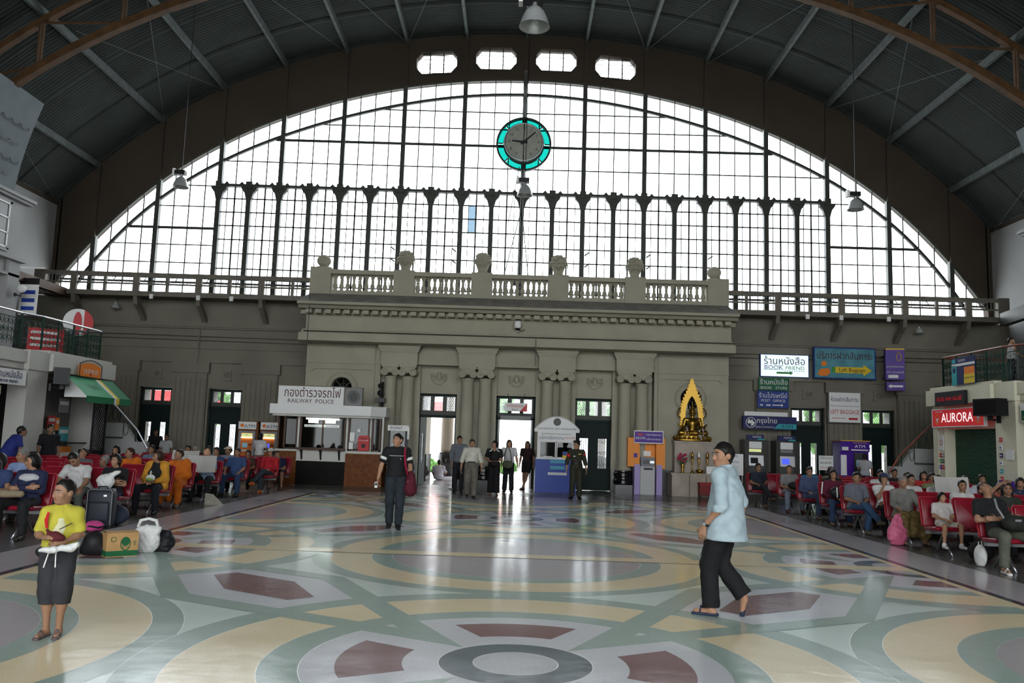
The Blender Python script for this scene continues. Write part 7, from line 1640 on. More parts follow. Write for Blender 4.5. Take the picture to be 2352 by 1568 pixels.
V = thing('plush_toy', 'dark red plush toy in the hands of the boy', 'toy', (BOY[0]+0.045, BOY[1]-0.165, 0.79), 0.25); A = Solid(); A.el((0, 0, 0), (0.05, 0.035, 0.042)); A.rc((-0.035, 0, 0.01), (-0.055, 0, 0.05), 0.02, 0.012); A.el((0.05, 0, -0.01), (0.03, 0.028, 0.026)); solid_obj('toy_body', A, col((0.10, 0.015, 0.018)), V, 0.012, 0.02)
glass('film', (0.75, 0.77, 0.76), 0.22, 0.25)
mat('plastic_bag', (0.62, 0.62, 0.60), 0.35, bump=0.9, bscale=25)
V = thing('clear_bag', 'crumpled clear plastic bag across the waist of the boy', 'bag', (BOY[0]+0.07, BOY[1]-0.19, 0.705), 0.25); A = Solid(); A.rc((-0.11, 0.02, -0.02), (0.0, -0.01, -0.01), 0.014, 0.024); A.rc((0.0, -0.01, -0.01), (0.11, 0.0, 0.01), 0.024, 0.030); A.rc((0.11, 0, 0.01), (0.15, 0.0, 0.03), 0.028, 0.020); solid_obj('bag_body', A, 'plastic_bag', V, 0.008, 0.02, wr=0.006)
# man in black with the red shoulder bag
def ex(T, g, R, hp, ks, s):
    for q in 'LR': band(T, g, g['s'+q], g['e'+q], 0.50, 0.071, 0.05, 's_white', 'sleeve_stripe')
    c = g['chest']; MB().tube([tuple(c+V3(x, -0.117-0.002+0.5*x*x*2.2, 0.055)) for x in np.linspace(-0.13, 0.13, 9)], 0.004, 5).build('chest_stripe', 's_white', T); MB().ball(tuple(c+V3(0.07, -0.118, 0.0)), (0.012, 0.004, 0.014), 8, 5).build('badge', 'grey', T)
J = stand(eL=(0.245, 0.03, 1.10), wL=(0.24, -0.06, 0.88), eR=(-0.265, 0.03, 1.11), wR=(-0.31, -0.06, 0.87), kL=(0.09, -0.07, 0.50), aL=(0.075, -0.08, 0.085), tL=(0.09, -0.23, 0.035), kR=(-0.09, -0.01, 0.50), aR=(-0.085, 0.10, 0.09), tR=(-0.10, -0.05, 0.04), _curlR=0.8)
person((-2.16, 15.12, 0), 0.14, 'man in a black shirt with white sleeve stripes and jeans, red shoulder bag', J, top=dict(c=(0.012, 0.012, 0.013), sleeve=0.40, hem=-0.03, fit=0.02), legs=dict(c=(0.022, 0.028, 0.036), fit=0.020), shoes=dict(c=(0.008, 0.008, 0.009)), hair='short', tone=0.95, h=0.011, s=1.01, detail=True, hyaw=-0.6, hpitch=-0.08, extra=ex)
V = thing('maroon_shoulder_bag', 'maroon shoulder bag with a red strap hanging from the man in black', 'bag', (-1.92, 15.10, 0.86)); A = Solid(); A.el((0.03, 0, -0.04), (0.10, 0.10, 0.22)); A.el((0.03, 0, -0.16), (0.12, 0.12, 0.12)); solid_obj('pouch', A, col((0.09, 0.010, 0.022)), V, 0.016, 0.05)
MB().tube([(-0.02, -0.09, 0.10), (-0.06, -0.15, 0.30), (-0.08, -0.13, 0.50), (-0.09, 0.0, 0.585), (-0.07, 0.12, 0.48), (0.0, 0.13, 0.25), (0.02, 0.08, 0.10)], 0.022, 6).build('strap', col((0.28, 0.012, 0.04)), V, True)
V = thing('white_phone', 'small white phone in the right hand of the man in black', 'phone', (-2.485, 14.95, 0.775), 0.3); B(-0.025, 0.025, -0.01, 0.01, -0.05, 0.05).build('case', 's_white', V); B(-0.02, 0.02, -0.013, -0.01, -0.01, 0.04).build('screen', 'black_gloss', V)
# group by the exit
def belt(T, g, R, hp, ks, s):
    MB().lathe([(0.172, -0.02), (0.172, 0.02)], tuple(g['hip']+V3(0, 0, 0.08)), 20, 'z', cap=False).build('belt', 'black', T); 
J = stand(kL=(0.10, -0.02, 0.50), aL=(0.09, -0.06, 0.085), tL=(0.11, -0.22, 0.035), kR=(-0.10, -0.12, 0.51), aR=(-0.09, 0.10, 0.14), tR=(-0.10, -0.04, 0.06), eR=(-0.27, 0.03, 1.10), wR=(-0.29, -0.05, 0.85), eL=(0.27, 0.03, 1.10), wL=(0.29, -0.05, 0.85))
person((-1.24, 23.2, 0), 0.05, 'older man in an off-white shirt and grey trousers walking from the doors', J, top=dict(c=(0.52, 0.51, 0.43), sleeve=0.97, hem=0.06, fit=0.022, collar=True), legs=dict(c=(0.13, 0.115, 0.095), fit=0.032), shoes=dict(c=(0.03, 0.02, 0.015)), hair='short', haircol='hair_black', tone=0.85, h=0.016, s=0.97, build=1.1, extra=belt)
person((-1.78, 25.9, 0), 0.1, 'man in a grey shirt half hidden behind the older man', stand(), top=dict(c=(0.14, 0.15, 0.17), sleeve=0.9), legs=dict(c=(0.02, 0.02, 0.025)), shoes=dict(c=(0.01, 0.01, 0.01)), hair='short', tone=0.8, h=0.02, s=1.02)
def col_w(T, g, R, hp, ks, s):
    for sg in (-1, 1): MB().tube([tuple(g['neck']+V3(sg*0.06, -0.05, 0.02)), tuple(g['neck']+V3(sg*0.09, -0.10, -0.05)), tuple(g['neck']+V3(sg*0.15, -0.10, -0.08))], [0.012, 0.02, 0.012], 6).build('white_collar', 's_white', T)
J = stand(eL=(0.24, 0.0, 1.12), wL=(0.10, -0.17, 1.05), eR=(-0.27, 0.02, 1.13), wR=(-0.08, -0.19, 1.03), _fdL=(-0.8, -0.5, 0), _fnL=(0, -0.6, 0.8), _ftL=(0, -0.3, 1), _fdR=(0.8, -0.5, 0), _fnR=(0, -0.6, 0.8), _ftR=(0, -0.3, 1))
person((-0.66, 24.9, 0), 0.0, 'woman in black with a white collar looking aside near the exit', J, top=dict(c=(0.014, 0.012, 0.014), sleeve=0.42, hem=-0.06, v=True), legs=dict(c=(0.010, 0.010, 0.011), fit=0.03, flare=0.02), shoes=dict(c=(0.05, 0.03, 0.02), kind='sandal'), hair='tail', tone=0.85, h=0.018, s=0.955, hyaw=-0.7, fem=True, extra=col_w)
V = thing('black_handbag', 'black handbag held by the woman in black', 'bag', (-0.64, 24.66, 0.92)); A = Solid(); A.el((0, 0, 0), (0.12, 0.05, 0.08)); solid_obj('pouch', A, col((0.012, 0.012, 0.014)), V, 0.018); MB().tube([(-0.1, 0, 0.04), (-0.05, 0, 0.12), (0.05, 0, 0.12), (0.1, 0, 0.04)], 0.01, 6).build('handle', 'black', V)
J = stand(eL=(0.25, 0.02, 1.10), wL=(0.29, -0.06, 0.87), aL=(0.11, -0.04, 0.085), aR=(-0.12, 0.08, 0.085), tL=(0.13, -0.19, 0.035), tR=(-0.15, -0.07, 0.035))
person((-0.24, 26.3, 0), 0.0, 'woman in a white shirt with long hair and an olive shoulder bag', J, top=dict(c=(0.56, 0.55, 0.56), sleeve=0.36, hem=0.0), legs=dict(c=(0.014, 0.014, 0.018), flare=0.015), shoes=dict(c=(0.02, 0.015, 0.012)), hair='long', tone=1.0, h=0.018, s=0.975, hyaw=0.1, fem=True)
V = thing('olive_shoulder_bag', 'olive shoulder bag on the woman in the white shirt', 'bag', (-0.27, 26.05, 0.88)); A = Solid(); A.el((0, 0, 0), (0.17, 0.08, 0.13)); solid_obj('pouch', A, col((0.10, 0.11, 0.07)), V, 0.018); MB().tube([(-0.13, 0.02, 0.08), (-0.1, 0.08, 0.3), (-0.05, 0.12, 0.50), (0.03, 0.14, 0.52), (0.08, 0.1, 0.35), (0.12, 0.05, 0.08)], 0.016, 6).build('strap', col((0.12, 0.12, 0.09)), V)
J = stand(aL=(-0.10, -0.14, 0.085), tL=(-0.16, -0.28, 0.035), kL=(0.02, -0.10, 0.50), aR=(-0.10, 0.03, 0.085), eR=(-0.24, 0.03, 1.09), wR=(-0.27, 0.0, 0.85))
person((0.36, 28.3, 0), -0.2, 'woman in a black and red top and black shorts leaning in the exit doorway', J, top=dict(c=(0.022, 0.010, 0.010), sleeve=0.36, hem=-0.02), legs=dict(c=(0.010, 0.010, 0.010), len=0.4, fit=0.03, name='shorts'), shoes=dict(c=(0.02, 0.012, 0.01), kind='sandal'), hair='long', haircol='hair_brown', tone=0.6, h=0.018, s=0.96, fem=True)
person((0.62, 26.75, 0), 0.6, 'dark silhouetted man behind the policeman at the blue kiosk edge', stand(), top=dict(c=(0.02, 0.02, 0.02)), legs=dict(c=(0.02, 0.02, 0.02)), shoes=dict(c=(0.01, 0.01, 0.01)), tone=0.6, h=0.022, s=0.9) if False else None
# policeman
def ex(T, g, R, hp, ks, s):
    MB().lathe([(0.0, 0.035), (0.075, 0.035), (0.115, 0.015), (0.11, -0.012), (0.085, -0.02)], tuple(hp(0, 0.01, 0.10)), 24).build('beret', col((0.014, 0.012, 0.012)), T, True)
    MB().ball(tuple(hp(0.02, -0.085, 0.095)), (0.014, 0.008, 0.016), 8, 5).build('cap_badge', 'gold', T)
    for q in 'LR': band(T, g, g['s'+q], g['e'+q], 0.25 if q == 'L' else 0.42, 0.068, 0.09, 's_red', 'armband')
    MB().lathe([(0.168, -0.03), (0.168, 0.03)], tuple(g['hip']+V3(0, 0, 0.09)), 20, 'z', cap=False).build('belt', 'black', T)
    c = g['chest']; B(*(0.05, 0.13), -0.122, -0.112, 0.06, 0.085).build('ribbon_bar', 's_gold', T, False, tuple(c)); B(-0.10, -0.04, -0.13, -0.115, 0.0, 0.02).build('name_tag', 's_white', T, False, tuple(c))
J = stand(eL=(0.255, 0.03, 1.10), wL=(0.29, -0.05, 0.87), eR=(-0.26, 0.05, 1.10), wR=(-0.28, 0.0, 0.86), aR=(-0.12, -0.02, 0.085), aL=(0.10, -0.06, 0.085), tR=(-0.19, -0.14, 0.035), tL=(0.14, -0.20, 0.035))
person((1.74, 24.4, 0), 0.0, 'policeman in dark olive uniform and beret looking left by the blue kiosk', J, top=dict(c=(0.028, 0.028, 0.018), sleeve=0.97, hem=0.03, fit=0.02, collar=True), legs=dict(c=(0.028, 0.028, 0.018), fit=0.026), shoes=dict(c=(0.006, 0.006, 0.007)), hair='short', tone=0.9, h=0.015, s=0.995, hyaw=-0.85, extra=ex)
# people further off
person((-8.62, 28.0, 0), PI-0.3, 'woman in a white shirt with long dark hair at the orange cash machine', stand(eL=(0.24, -0.1, 1.12), wL=(0.14, -0.32, 1.12), eR=(-0.24, -0.1, 1.12), wR=(-0.14, -0.3, 1.08)), top=dict(c=(0.58, 0.57, 0.57), sleeve=0.36, hem=-0.04), legs=dict(c=(0.16, 0.14, 0.11), len=0.75), shoes=dict(c=(0.02, 0.02, 0.02)), hair='long', tone=0.8, h=0.02, s=0.95, fem=True)
person((-12.15, 28.9, 0), 0.2, 'boy in a white shirt standing before the fluted left pilaster', stand(_head=1.12), top=dict(c=(0.42, 0.42, 0.42), sleeve=0.4), legs=dict(c=(0.03, 0.03, 0.035), len=0.5, name='shorts'), shoes=dict(c=(0.02, 0.02, 0.02)), tone=0.55, h=0.022, s=0.86)
person((-12.7, 29.3, 0), 0.6, 'dark figure standing in front of the left wing door', stand(), top=dict(c=(0.012, 0.012, 0.012)), legs=dict(c=(0.012, 0.012, 0.012)), shoes=dict(c=(0.01, 0.01, 0.01)), tone=0.45, h=0.022, s=0.96)
person((-11.55, 20.6, 0), 0.9, 'man in a black shirt standing against the left white pillar', stand(), top=dict(c=(0.010, 0.010, 0.012), sleeve=0.4), legs=dict(c=(0.012, 0.012, 0.014)), shoes=dict(c=(0.01, 0.01, 0.01)), tone=0.5, h=0.02, s=0.99)
person((-11.6, 19.0, 0), 2.4, 'man in a royal blue shirt bending with his back turned at the left edge', stand(chest=(0, -0.10, 1.20), neck=(0, -0.20, 1.37), head=(0, -0.27, 1.48), sL=(0.18, -0.16, 1.33), sR=(-0.18, -0.16, 1.33), eL=(0.24, -0.2, 1.07), wL=(0.2, -0.35, 0.9), eR=(-0.24, -0.2, 1.07), wR=(-0.2, -0.35, 0.9)), top=dict(c=(0.018, 0.028, 0.16), sleeve=0.42, hem=-0.08, fit=0.025), legs=dict(c=(0.015, 0.015, 0.02)), shoes=dict(c=(0.01, 0.01, 0.01)), tone=0.5, h=0.02, s=1.0, build=1.1)
person((11.72, 28.3, 0), PI-0.6, 'woman in a grey shirt using the purple cash machine', stand(eL=(0.24, -0.1, 1.12), wL=(0.14, -0.32, 1.12)), top=dict(c=(0.40, 0.40, 0.42), sleeve=0.36), legs=dict(c=(0.02, 0.02, 0.03)), shoes=dict(c=(0.02, 0.02, 0.02)), hair='bowl', tone=0.75, h=0.022, s=0.93, fem=True)
J = sit_pose(arms='knees', legs='back', slump=0.06)
J = {k: ((v[0], v[1], v[2]-0.40) if not k.startswith('_') else v) for k, v in J.items()}
J.update(kL=(0.24, -0.36, 0.30), kR=(-0.24, -0.36, 0.30), aL=(0.08, -0.30, 0.09), aR=(-0.08, -0.34, 0.09), tL=(0.02, -0.42, 0.04), tR=(-0.02, -0.46, 0.04))
person((-3.02, 32.8, 0), PI, 'person in a white shirt sitting on the porch floor with the back turned', J, top=dict(c=(0.52, 0.50, 0.56), sleeve=0.4, hem=-0.1, fit=0.025), legs=dict(c=(0.02, 0.02, 0.025)), shoes=dict(c=(0.02, 0.02, 0.02)), tone=0.7, h=0.022)
person((12.98, 21.9, 3.5), 0.9, 'person in a white shirt leaning on the right mezzanine railing', stand(eL=(0.24, -0.12, 1.14), wL=(0.1, -0.3, 1.02), eR=(-0.2, -0.15, 1.2), wR=(-0.1, -0.12, 1.45), _fdR=(0.3, 0.2, 1), _fnR=(-1, 0, 0), _ftR=(0, 1, 0)), top=dict(c=(0.50, 0.49, 0.48), sleeve=0.4), legs=dict(c=(0.02, 0.02, 0.03)), shoes=dict(c=(0.02, 0.02, 0.02)), tone=0.8, h=0.022, s=0.75)
person((13.1, 20.9, 3.5), 0.8, 'dark-haired person in black behind the right mezzanine railing', stand(), top=dict(c=(0.02, 0.02, 0.02), sleeve=0.4), legs=dict(c=(0.02, 0.02, 0.03)), shoes=dict(c=(0.02, 0.02, 0.02)), tone=0.7, h=0.022, s=0.76, hair='long')

# ------------------------------------------------------------------ people seated on the benches
BLK, NAV, JEAN, WHT, GRY, DRK = (0.013, 0.013, 0.015), (0.016, 0.02, 0.055), (0.035, 0.06, 0.13), (0.56, 0.55, 0.54), (0.16, 0.165, 0.17), (0.02, 0.02, 0.025)
TAKEN = {}
def seat(side, row, ax, label, topc, legc, hair='short', hc='hair_black', tone=0.8, pose=None, s=0.96, sleeve=0.38, yaw=0.0, pitch=0.0, roll=0.0, turn=0.0, shoe=(0.02, 0.015, 0.012), sandal=False, h=None, extra=None, fem=False, build=1.0, hem=-0.03, leglen=1.0, **kw):
    x0 = RX0[side][row]; k = int(round((ax-x0)/SW)); k = max(0, k)
    while (side, row, k) in TAKEN: k += 1
    TAKEN[(side, row, k)] = 1
    x = side*(x0+SW*k)
    if k == 0: x = side*max(ax, x0-0.05)
    y = ROWS[side][row]
    if h is None: h = 0.02 if y < 15 else (0.023 if y < 19 else 0.026)
    face = 0.15*side*-1
    return person((x, y+0.06, 0.43*(1-s) if s < 0.9 else 0.0), turn, label, sit_pose(**(pose or {})), top=dict(c=topc, sleeve=sleeve, hem=hem, **kw), legs=dict(c=legc, len=leglen), shoes=dict(c=shoe, kind='sandal' if sandal else 'shoe'), hair=hair, haircol=hc, tone=tone, h=h, s=s, hyaw=yaw, hpitch=pitch, hroll=roll, fem=fem, build=build, extra=extra, group='travellers seated on the %s benches' % ('left' if side < 0 else 'right'))
def paper(x, y, z, label, rz=0.0, w=0.34):
    T = thing('newspaper', label, 'newspaper', (x, y, z), rz); m = mat('newsprint', (0.44, 0.43, 0.40), 0.8, noise=0.25, nscale=110)
    for sg in (-1, 1):
        o = MB().add([(0, 0, 0), (sg*w, -0.06, 0.02), (sg*w, 0.02, 0.40), (0, 0.08, 0.38), (0, 0.006, 0), (sg*w, -0.054, 0.02), (sg*w, 0.026, 0.40), (0, 0.086, 0.38)], [(0, 1, 2, 3), (7, 6, 5, 4), (0, 4, 5, 1), (1, 5, 6, 2), (2, 6, 7, 3), (3, 7, 4, 0)]).build('page', 'newsprint', T)
def cap_ex(c):
    def f(T, g, R, hp, ks, s):
        A = Solid(); A.el(hp(0, 0.012, 0.055), (0.088*ks, 0.102*ks, 0.075*ks)); A.rc(hp(0, -0.09, 0.06), hp(0, -0.14, 0.045), 0.03*ks, 0.02*ks, k=0.03); A.rc(hp(-0.03, -0.10, 0.055), hp(0.03, -0.10, 0.055), 0.02*ks, 0.02*ks, k=0.03); solid_obj('cap', A, col(c), T, 0.018, 0.02, [((0, 0, -1), hp(0, 0, 0.035))])
    return f
def robe_ex(c, side=1):
    def f(T, g, R, hp, ks, s):
        A = Solid(); A.rc(g['sL']+V3(0, -0.02, 0.02), g['hip']+V3(-0.10, -0.10, 0.08), 0.085, 0.09, k=0.06); A.rc(g['sL'], g['eL'], 0.085, 0.09, k=0.05); A.rc(g['eL'], g['wL'], 0.085, 0.07, k=0.05); A.rc(g['hL'], g['kL'], 0.115, 0.10, k=0.06); A.rc(g['hR'], g['kR'], 0.115, 0.10, k=0.06); A.rc(g['kL'], g['aL']+V3(0, 0, 0.06), 0.09, 0.075, k=0.06); A.rc(g['kR'], g['aR']+V3(0, 0, 0.06), 0.09, 0.075, k=0.06); A.rc((g['kL']+g['kR'])/2, (g['aL']+g['aR'])/2+V3(0, 0, 0.1), 0.08, 0.07, k=0.06); A.rc(g['hL'], g['hR'], 0.13, 0.13, k=0.06)
        solid_obj('robe', A, col(c), T, 0.024, 0.04)
    return f
def jacket_ex(c, stripe=None):
    def f(T, g, R, hp, ks, s):
        A = Solid()
        for q, sg in (('L', 1), ('R', -1)):
            A.rc(g['s'+q], g['e'+q], 0.075*s, 0.066*s, k=0.03); A.rc(g['e'+q], g['e'+q]*0.12+g['w'+q]*0.88, 0.066*s, 0.052*s, k=0.03)
            A.rc(g['s'+q]*0.8+g['neck']*0.2, g['h'+q]+V3(sg*0.10, -0.01, 0.02)*s, 0.085*s, 0.085*s, k=0.05); A.el(g['chest']+V3(sg*0.12, 0.03, 0)*s, (0.085*s, 0.12*s, 0.22*s), k=0.05)
        A.rc(g['neck']+V3(0, 0.06, 0)*s, g['hip']+V3(0, 0.08, 0.05)*s, 0.09*s, 0.10*s, k=0.05)
        solid_obj('jacket', A, col(c), T, 0.022, 0.03)
        if stripe:
            for q, sg in (('L', 1), ('R', -1)): MB().tube([tuple(g['s'+q]+V3(sg*0.07, -0.01, 0.03)), tuple(g['e'+q]+V3(sg*0.066, 0, 0)), tuple(g['e'+q]*0.3+g['w'+q]*0.7+V3(sg*0.05, 0, 0))], 0.012, 5).build('stripe', stripe, T)
    return f
PL = dict
seat(-1, 0, 7.22, 'woman in a navy jacket with a white yoke, nearest seat on the left', NAV, BLK, 'tail', tone=0.75, pose=PL(arms='crossed', lean=0.10), yaw=-0.75, fem=True, sleeve=0.95, h=0.014, extra=lambda T, g, R, hp, ks, s: solid_obj('white_yoke', Solid().el(g['chest']+V3(0, -0.035, 0.06), (0.16, 0.105, 0.075)), col((0.45, 0.45, 0.47)), T, 0.016, 0.02))
seat(-1, 0, 7.80, 'person with a raised arm under a blue striped wrap, at the left edge', (0.03, 0.045, 0.12), (0.03, 0.04, 0.10), 'long', tone=0.6, pose=PL(arms='raise', lean=0.25), yaw=-0.5, sleeve=0.3, h=0.016)
seat(-1, 1, 7.85, 'man in a white shirt bending his head down, left benches', WHT, (0.12, 0.13, 0.11), 'crop', tone=0.65, pose=PL(arms='knees', lean=-0.30, side=-0.10, slump=0.02), pitch=0.75, roll=-0.3, h=0.014, build=1.08, s=1.0)
seat(-1, 1, 8.45, 'grey-haired old man in a light blue shirt, left benches', (0.20, 0.27, 0.46), DRK, 'short', 'hair_grey', 0.7, PL(lean=0.15), yaw=-0.6, h=0.018)
seat(-1, 1, 7.02, 'girl in a black shirt with folded arms and a white bag on her lap', BLK, NAV, 'tail', tone=0.78, pose=PL(arms='crossed', lean=0.08), yaw=-0.25, fem=True, h=0.014, s=0.93)
seat(-1, 2, 8.2, 'grey-haired person slumped low on the third left row', (0.08, 0.08, 0.09), DRK, 'bowl', 'hair_grey', 0.6, PL(lean=0.55, slump=0.10, legs='out'), roll=0.4)
seat(-1, 2, 7.10, 'woman in a yellow jacket over a black shirt, left aisle', BLK, (0.014, 0.016, 0.022), 'tail', 'hair_brown', 0.72, PL(arms='lap', lean=0.05), yaw=-0.85, fem=True, extra=jacket_ex((0.52, 0.24, 0.025), 'black'), h=0.017)
seat(-1, 3, 7.32, 'monk in an orange robe at the left aisle', (0.55, 0.13, 0.008), (0.55, 0.13, 0.008), 'crop', 'hair_brown', 0.62, PL(arms='lap', lean=0.02), yaw=-0.75, sandal=True, extra=robe_ex((0.55, 0.13, 0.008)), h=0.018)
seat(-1, 3, 8.45, 'monk in an orange robe further in, behind the girl in black', (0.55, 0.13, 0.008), (0.55, 0.13, 0.008), 'crop', 'hair_brown', 0.6, PL(arms='lap'), yaw=-0.7, sandal=True, extra=robe_ex((0.55, 0.13, 0.008)))
seat(-1, 3, 9.4, 'heavy man in a grey shirt lying back with his face up, left rows', (0.11, 0.125, 0.15), DRK, 'crop', tone=0.65, pose=PL(lean=0.5, legs='out', arms='lap'), yaw=-0.3, pitch=-0.3, build=1.18)
seat(-1, 4, 9.4, 'woman in black with long dark hair deep in the left rows', BLK, BLK, 'long', tone=0.7, fem=True)
seat(-1, 4, 7.32, 'balding man in a pale blue polo shirt reading a newspaper', (0.24, 0.32, 0.46), BLK, 'bald', 'hair_grey', 1.05, PL(arms='paper', lean=-0.12), pitch=0.6, h=0.018, build=1.1)
seat(-1, 5, 9.6, 'man in a dusty blue shirt behind the second monk', (0.12, 0.17, 0.25), DRK, 'short', tone=0.6)
seat(-1, 5, 8.4, 'man in sunglasses and a white print shirt holding a paper', (0.42, 0.42, 0.42), DRK, 'short', 'hair_grey', 0.6, PL(arms='paper'), yaw=0.2, extra=lambda T, g, R, hp, ks, s: MB().tube([tuple(hp(-0.055, -0.078, 0.002)), tuple(hp(-0.03, -0.092, 0.002)), tuple(hp(0.03, -0.092, 0.002)), tuple(hp(0.055, -0.078, 0.002))], 0.012, 6).build('sunglasses', 'black_gloss', T))
seat(-1, 5, 7.76, 'man in a dark blue shirt beside the man in denim', (0.03, 0.05, 0.12), DRK, 'short', tone=0.65)
seat(-1, 5, 7.20, 'man in a denim blue shirt and jeans at the left aisle, hand on knee', (0.035, 0.07, 0.17), (0.03, 0.055, 0.12), 'short', tone=0.65, pose=PL(arms='knees', lean=0.06), yaw=-0.25, build=1.12, sleeve=0.45, hem=-0.08, h=0.018)
seat(-1, 6, 9.2, 'dark-haired man in black at the back of the left rows', BLK, DRK, 'short', tone=0.6)
seat(-1, 6, 8.5, 'man in a black and white patterned shirt at the back left', (0.22, 0.23, 0.25), DRK, 'short', tone=0.6, yaw=0.3)
seat(-1, 6, 7.95, 'man in a pale cap at the back left', (0.18, 0.22, 0.30), DRK, 'short', tone=0.6, yaw=-0.6, extra=cap_ex((0.42, 0.36, 0.26)))
seat(-1, 6, 7.4, 'child with dark hair in an orange and black top', (0.06, 0.03, 0.02), DRK, 'bowl', tone=0.6, s=0.85, fem=True)
seat(-1, 6, 6.85, 'woman in a red jacket and white cap with one leg crossed', (0.42, 0.015, 0.025), (0.03, 0.04, 0.05), 'tail', tone=0.7, pose=PL(arms='lap', lean=0.32, legs='crossedR'), yaw=-0.2, sleeve=0.95, fem=True, shoe=(0.6, 0.12, 0.02), extra=cap_ex((0.60, 0.58, 0.52)), h=0.018)
seat(-1, 7, 6.95, 'boy in dark shorts leaning over behind the woman in red', NAV, (0.02, 0.025, 0.04), 'crop', tone=0.75, pose=PL(lean=0.0, side=-0.15, slump=0.05), roll=-0.5, sandal=True, s=0.92, leglen=0.5)
# right benches
seat(1, 7, 6.9, 'man in a dark navy shirt alone at the far right aisle', (0.018, 0.022, 0.035), DRK, 'short', tone=0.6, pose=PL(legs='crossed', lean=0.1), yaw=0.15, sandal=True)
seat(1, 6, 7.26, 'man in a grey shirt and light jeans with a black bag on his lap', (0.19, 0.19, 0.19), (0.17, 0.20, 0.25), 'crop', tone=0.68, pose=PL(arms='lap'), yaw=-0.1, shoe=(0.10, 0.02, 0.015), h=0.018)
seat(1, 6, 8.0, 'man in a teal shirt behind the man holding his chin', (0.03, 0.16, 0.28), DRK, 'crop', tone=0.7)
seat(1, 6, 8.6, 'man in an olive shirt at the back right', (0.13, 0.125, 0.08), DRK, 'short', tone=0.65)
seat(1, 6, 9.8, 'dark-haired man far back on the right', DRK, DRK, 'short', tone=0.6)
seat(1, 5, 7.2, 'man in a blue shirt and glasses with legs crossed, right aisle', (0.055, 0.075, 0.15), (0.06, 0.08, 0.14), 'short', tone=0.68, pose=PL(arms='lap', legs='crossed', lean=0.1), yaw=-0.05, sleeve=0.95, shoe=(0.15, 0.11, 0.08), h=0.018, extra=lambda T, g, R, hp, ks, s: [MB().tube([tuple(hp(sg*0.031+0.016*math.cos(t), -0.096, 0.002+0.013*math.sin(t))) for t in np.linspace(0, 2*PI, 10)[:-1]], 0.002, 4, True).build('spectacles', 'steel', T) for sg in (-1, 1)])
seat(1, 5, 7.75, 'young man in black resting his chin in his hand', BLK, DRK, 'short', tone=0.7, pose=PL(arms='chin'), yaw=-0.3)
seat(1, 5, 8.8, 'man in a white shirt leaning to the side, right rows', WHT, DRK, 'short', tone=0.68, pose=PL(side=0.12))
seat(1, 5, 9.9, 'young woman in red with long hair on the right', (0.40, 0.02, 0.02), DRK, 'long', tone=0.75, fem=True, yaw=-0.2)
seat(1, 4, 7.18, 'girl in a maroon jacket with white sleeve stripes', (0.10, 0.012, 0.03), JEAN, 'long', tone=0.7, fem=True, sleeve=0.95, sandal=True, extra=lambda T, g, R, hp, ks, s: [MB().tube([tuple(g['sR']+V3(-0.065, -0.02+d, 0.02)), tuple(g['eR']+V3(-0.062, -0.02+d, 0))], 0.008, 5).build('stripe', 's_white', T) for d in (0, 0.03)])
seat(1, 4, 7.76, 'girl in a pink top beside the man in the patterned shirt', (0.38, 0.06, 0.14), DRK, 'bowl', tone=0.7, fem=True, s=0.93)
seat(1, 4, 8.6, 'man in a maroon shirt in the middle of the right rows', (0.20, 0.02, 0.025), DRK, 'crop', tone=0.6)
seat(1, 4, 9.3, 'young man in an olive green shirt on the right', (0.17, 0.20, 0.09), DRK, 'short', tone=0.62)
seat(1, 4, 10.5, 'man in a pale shirt near the shop grille', (0.42, 0.44, 0.46), DRK, 'short', tone=0.65)
seat(1, 3, 7.0, 'man in a grey patterned shirt and jeans with crossed legs', (0.12, 0.125, 0.15), (0.035, 0.075, 0.15), 'short', tone=0.62, pose=PL(arms='lap', legs='crossed', lean=0.06), yaw=-0.1, shoe=(0.10, 0.08, 0.06), h=0.017, sleeve=0.45, hem=-0.06, build=1.05)
seat(1, 3, 7.6, 'woman in white and a dark cap with her hand to her mouth', WHT, DRK, 'tail', tone=0.7, pose=PL(arms='chin'), fem=True, extra=cap_ex((0.03, 0.04, 0.10)))
seat(1, 3, 8.2, 'man in a white shirt with dark hair, right middle rows', (0.48, 0.47, 0.45), DRK, 'short', tone=0.62, yaw=0.3)
seat(1, 3, 8.75, 'woman in a white blouse holding a newspaper, right rows', WHT, DRK, 'bowl', 'hair_brown', 0.75, PL(arms='paper'), yaw=0.2, fem=True, sleeve=0.9)
seat(1, 3, 9.5, 'man in a pale checked shirt beside the newspaper', (0.40, 0.42, 0.48), DRK, 'short', tone=0.65)
seat(1, 3, 10.1, 'man in a navy jacket near the purple poster', (0.02, 0.03, 0.06), DRK, 'bowl', tone=0.7, yaw=-0.4)
seat(1, 2, 7.2, 'older woman in a grey shirt and patterned sarong with a pink bag', (0.16, 0.155, 0.14), (0.16, 0.12, 0.05), 'short', 'hair_grey', 0.68, PL(arms='knees', lean=0.04), yaw=-0.1, sandal=True, h=0.015, sleeve=0.75, hem=-0.12, fem=True, build=1.12, extra=lambda T, g, R, hp, ks, s: solid_obj('sarong', Solid().rc(g['hL'], g['kL'], 0.115, 0.10, k=0.06).rc(g['hR'], g['kR'], 0.115, 0.10, k=0.06).rc(g['kL'], g['aL']+V3(0, 0, 0.12), 0.105, 0.11, k=0.06).rc(g['kR'], g['aR']+V3(0, 0, 0.12), 0.105, 0.11, k=0.06).rc((g['kL']+g['kR'])/2, (g['aL']+g['aR'])/2+V3(0, 0, 0.14), 0.10, 0.10, k=0.06), mat('sarong_print', (0.20, 0.14, 0.05), 0.8, noise=0.6, nscale=16), T, 0.018, 0.04))
seat(1, 2, 8.1, 'man in a white shirt with a dark collar behind the little girl', WHT, DRK, 'crop', tone=0.6, yaw=-0.2, s=0.93)
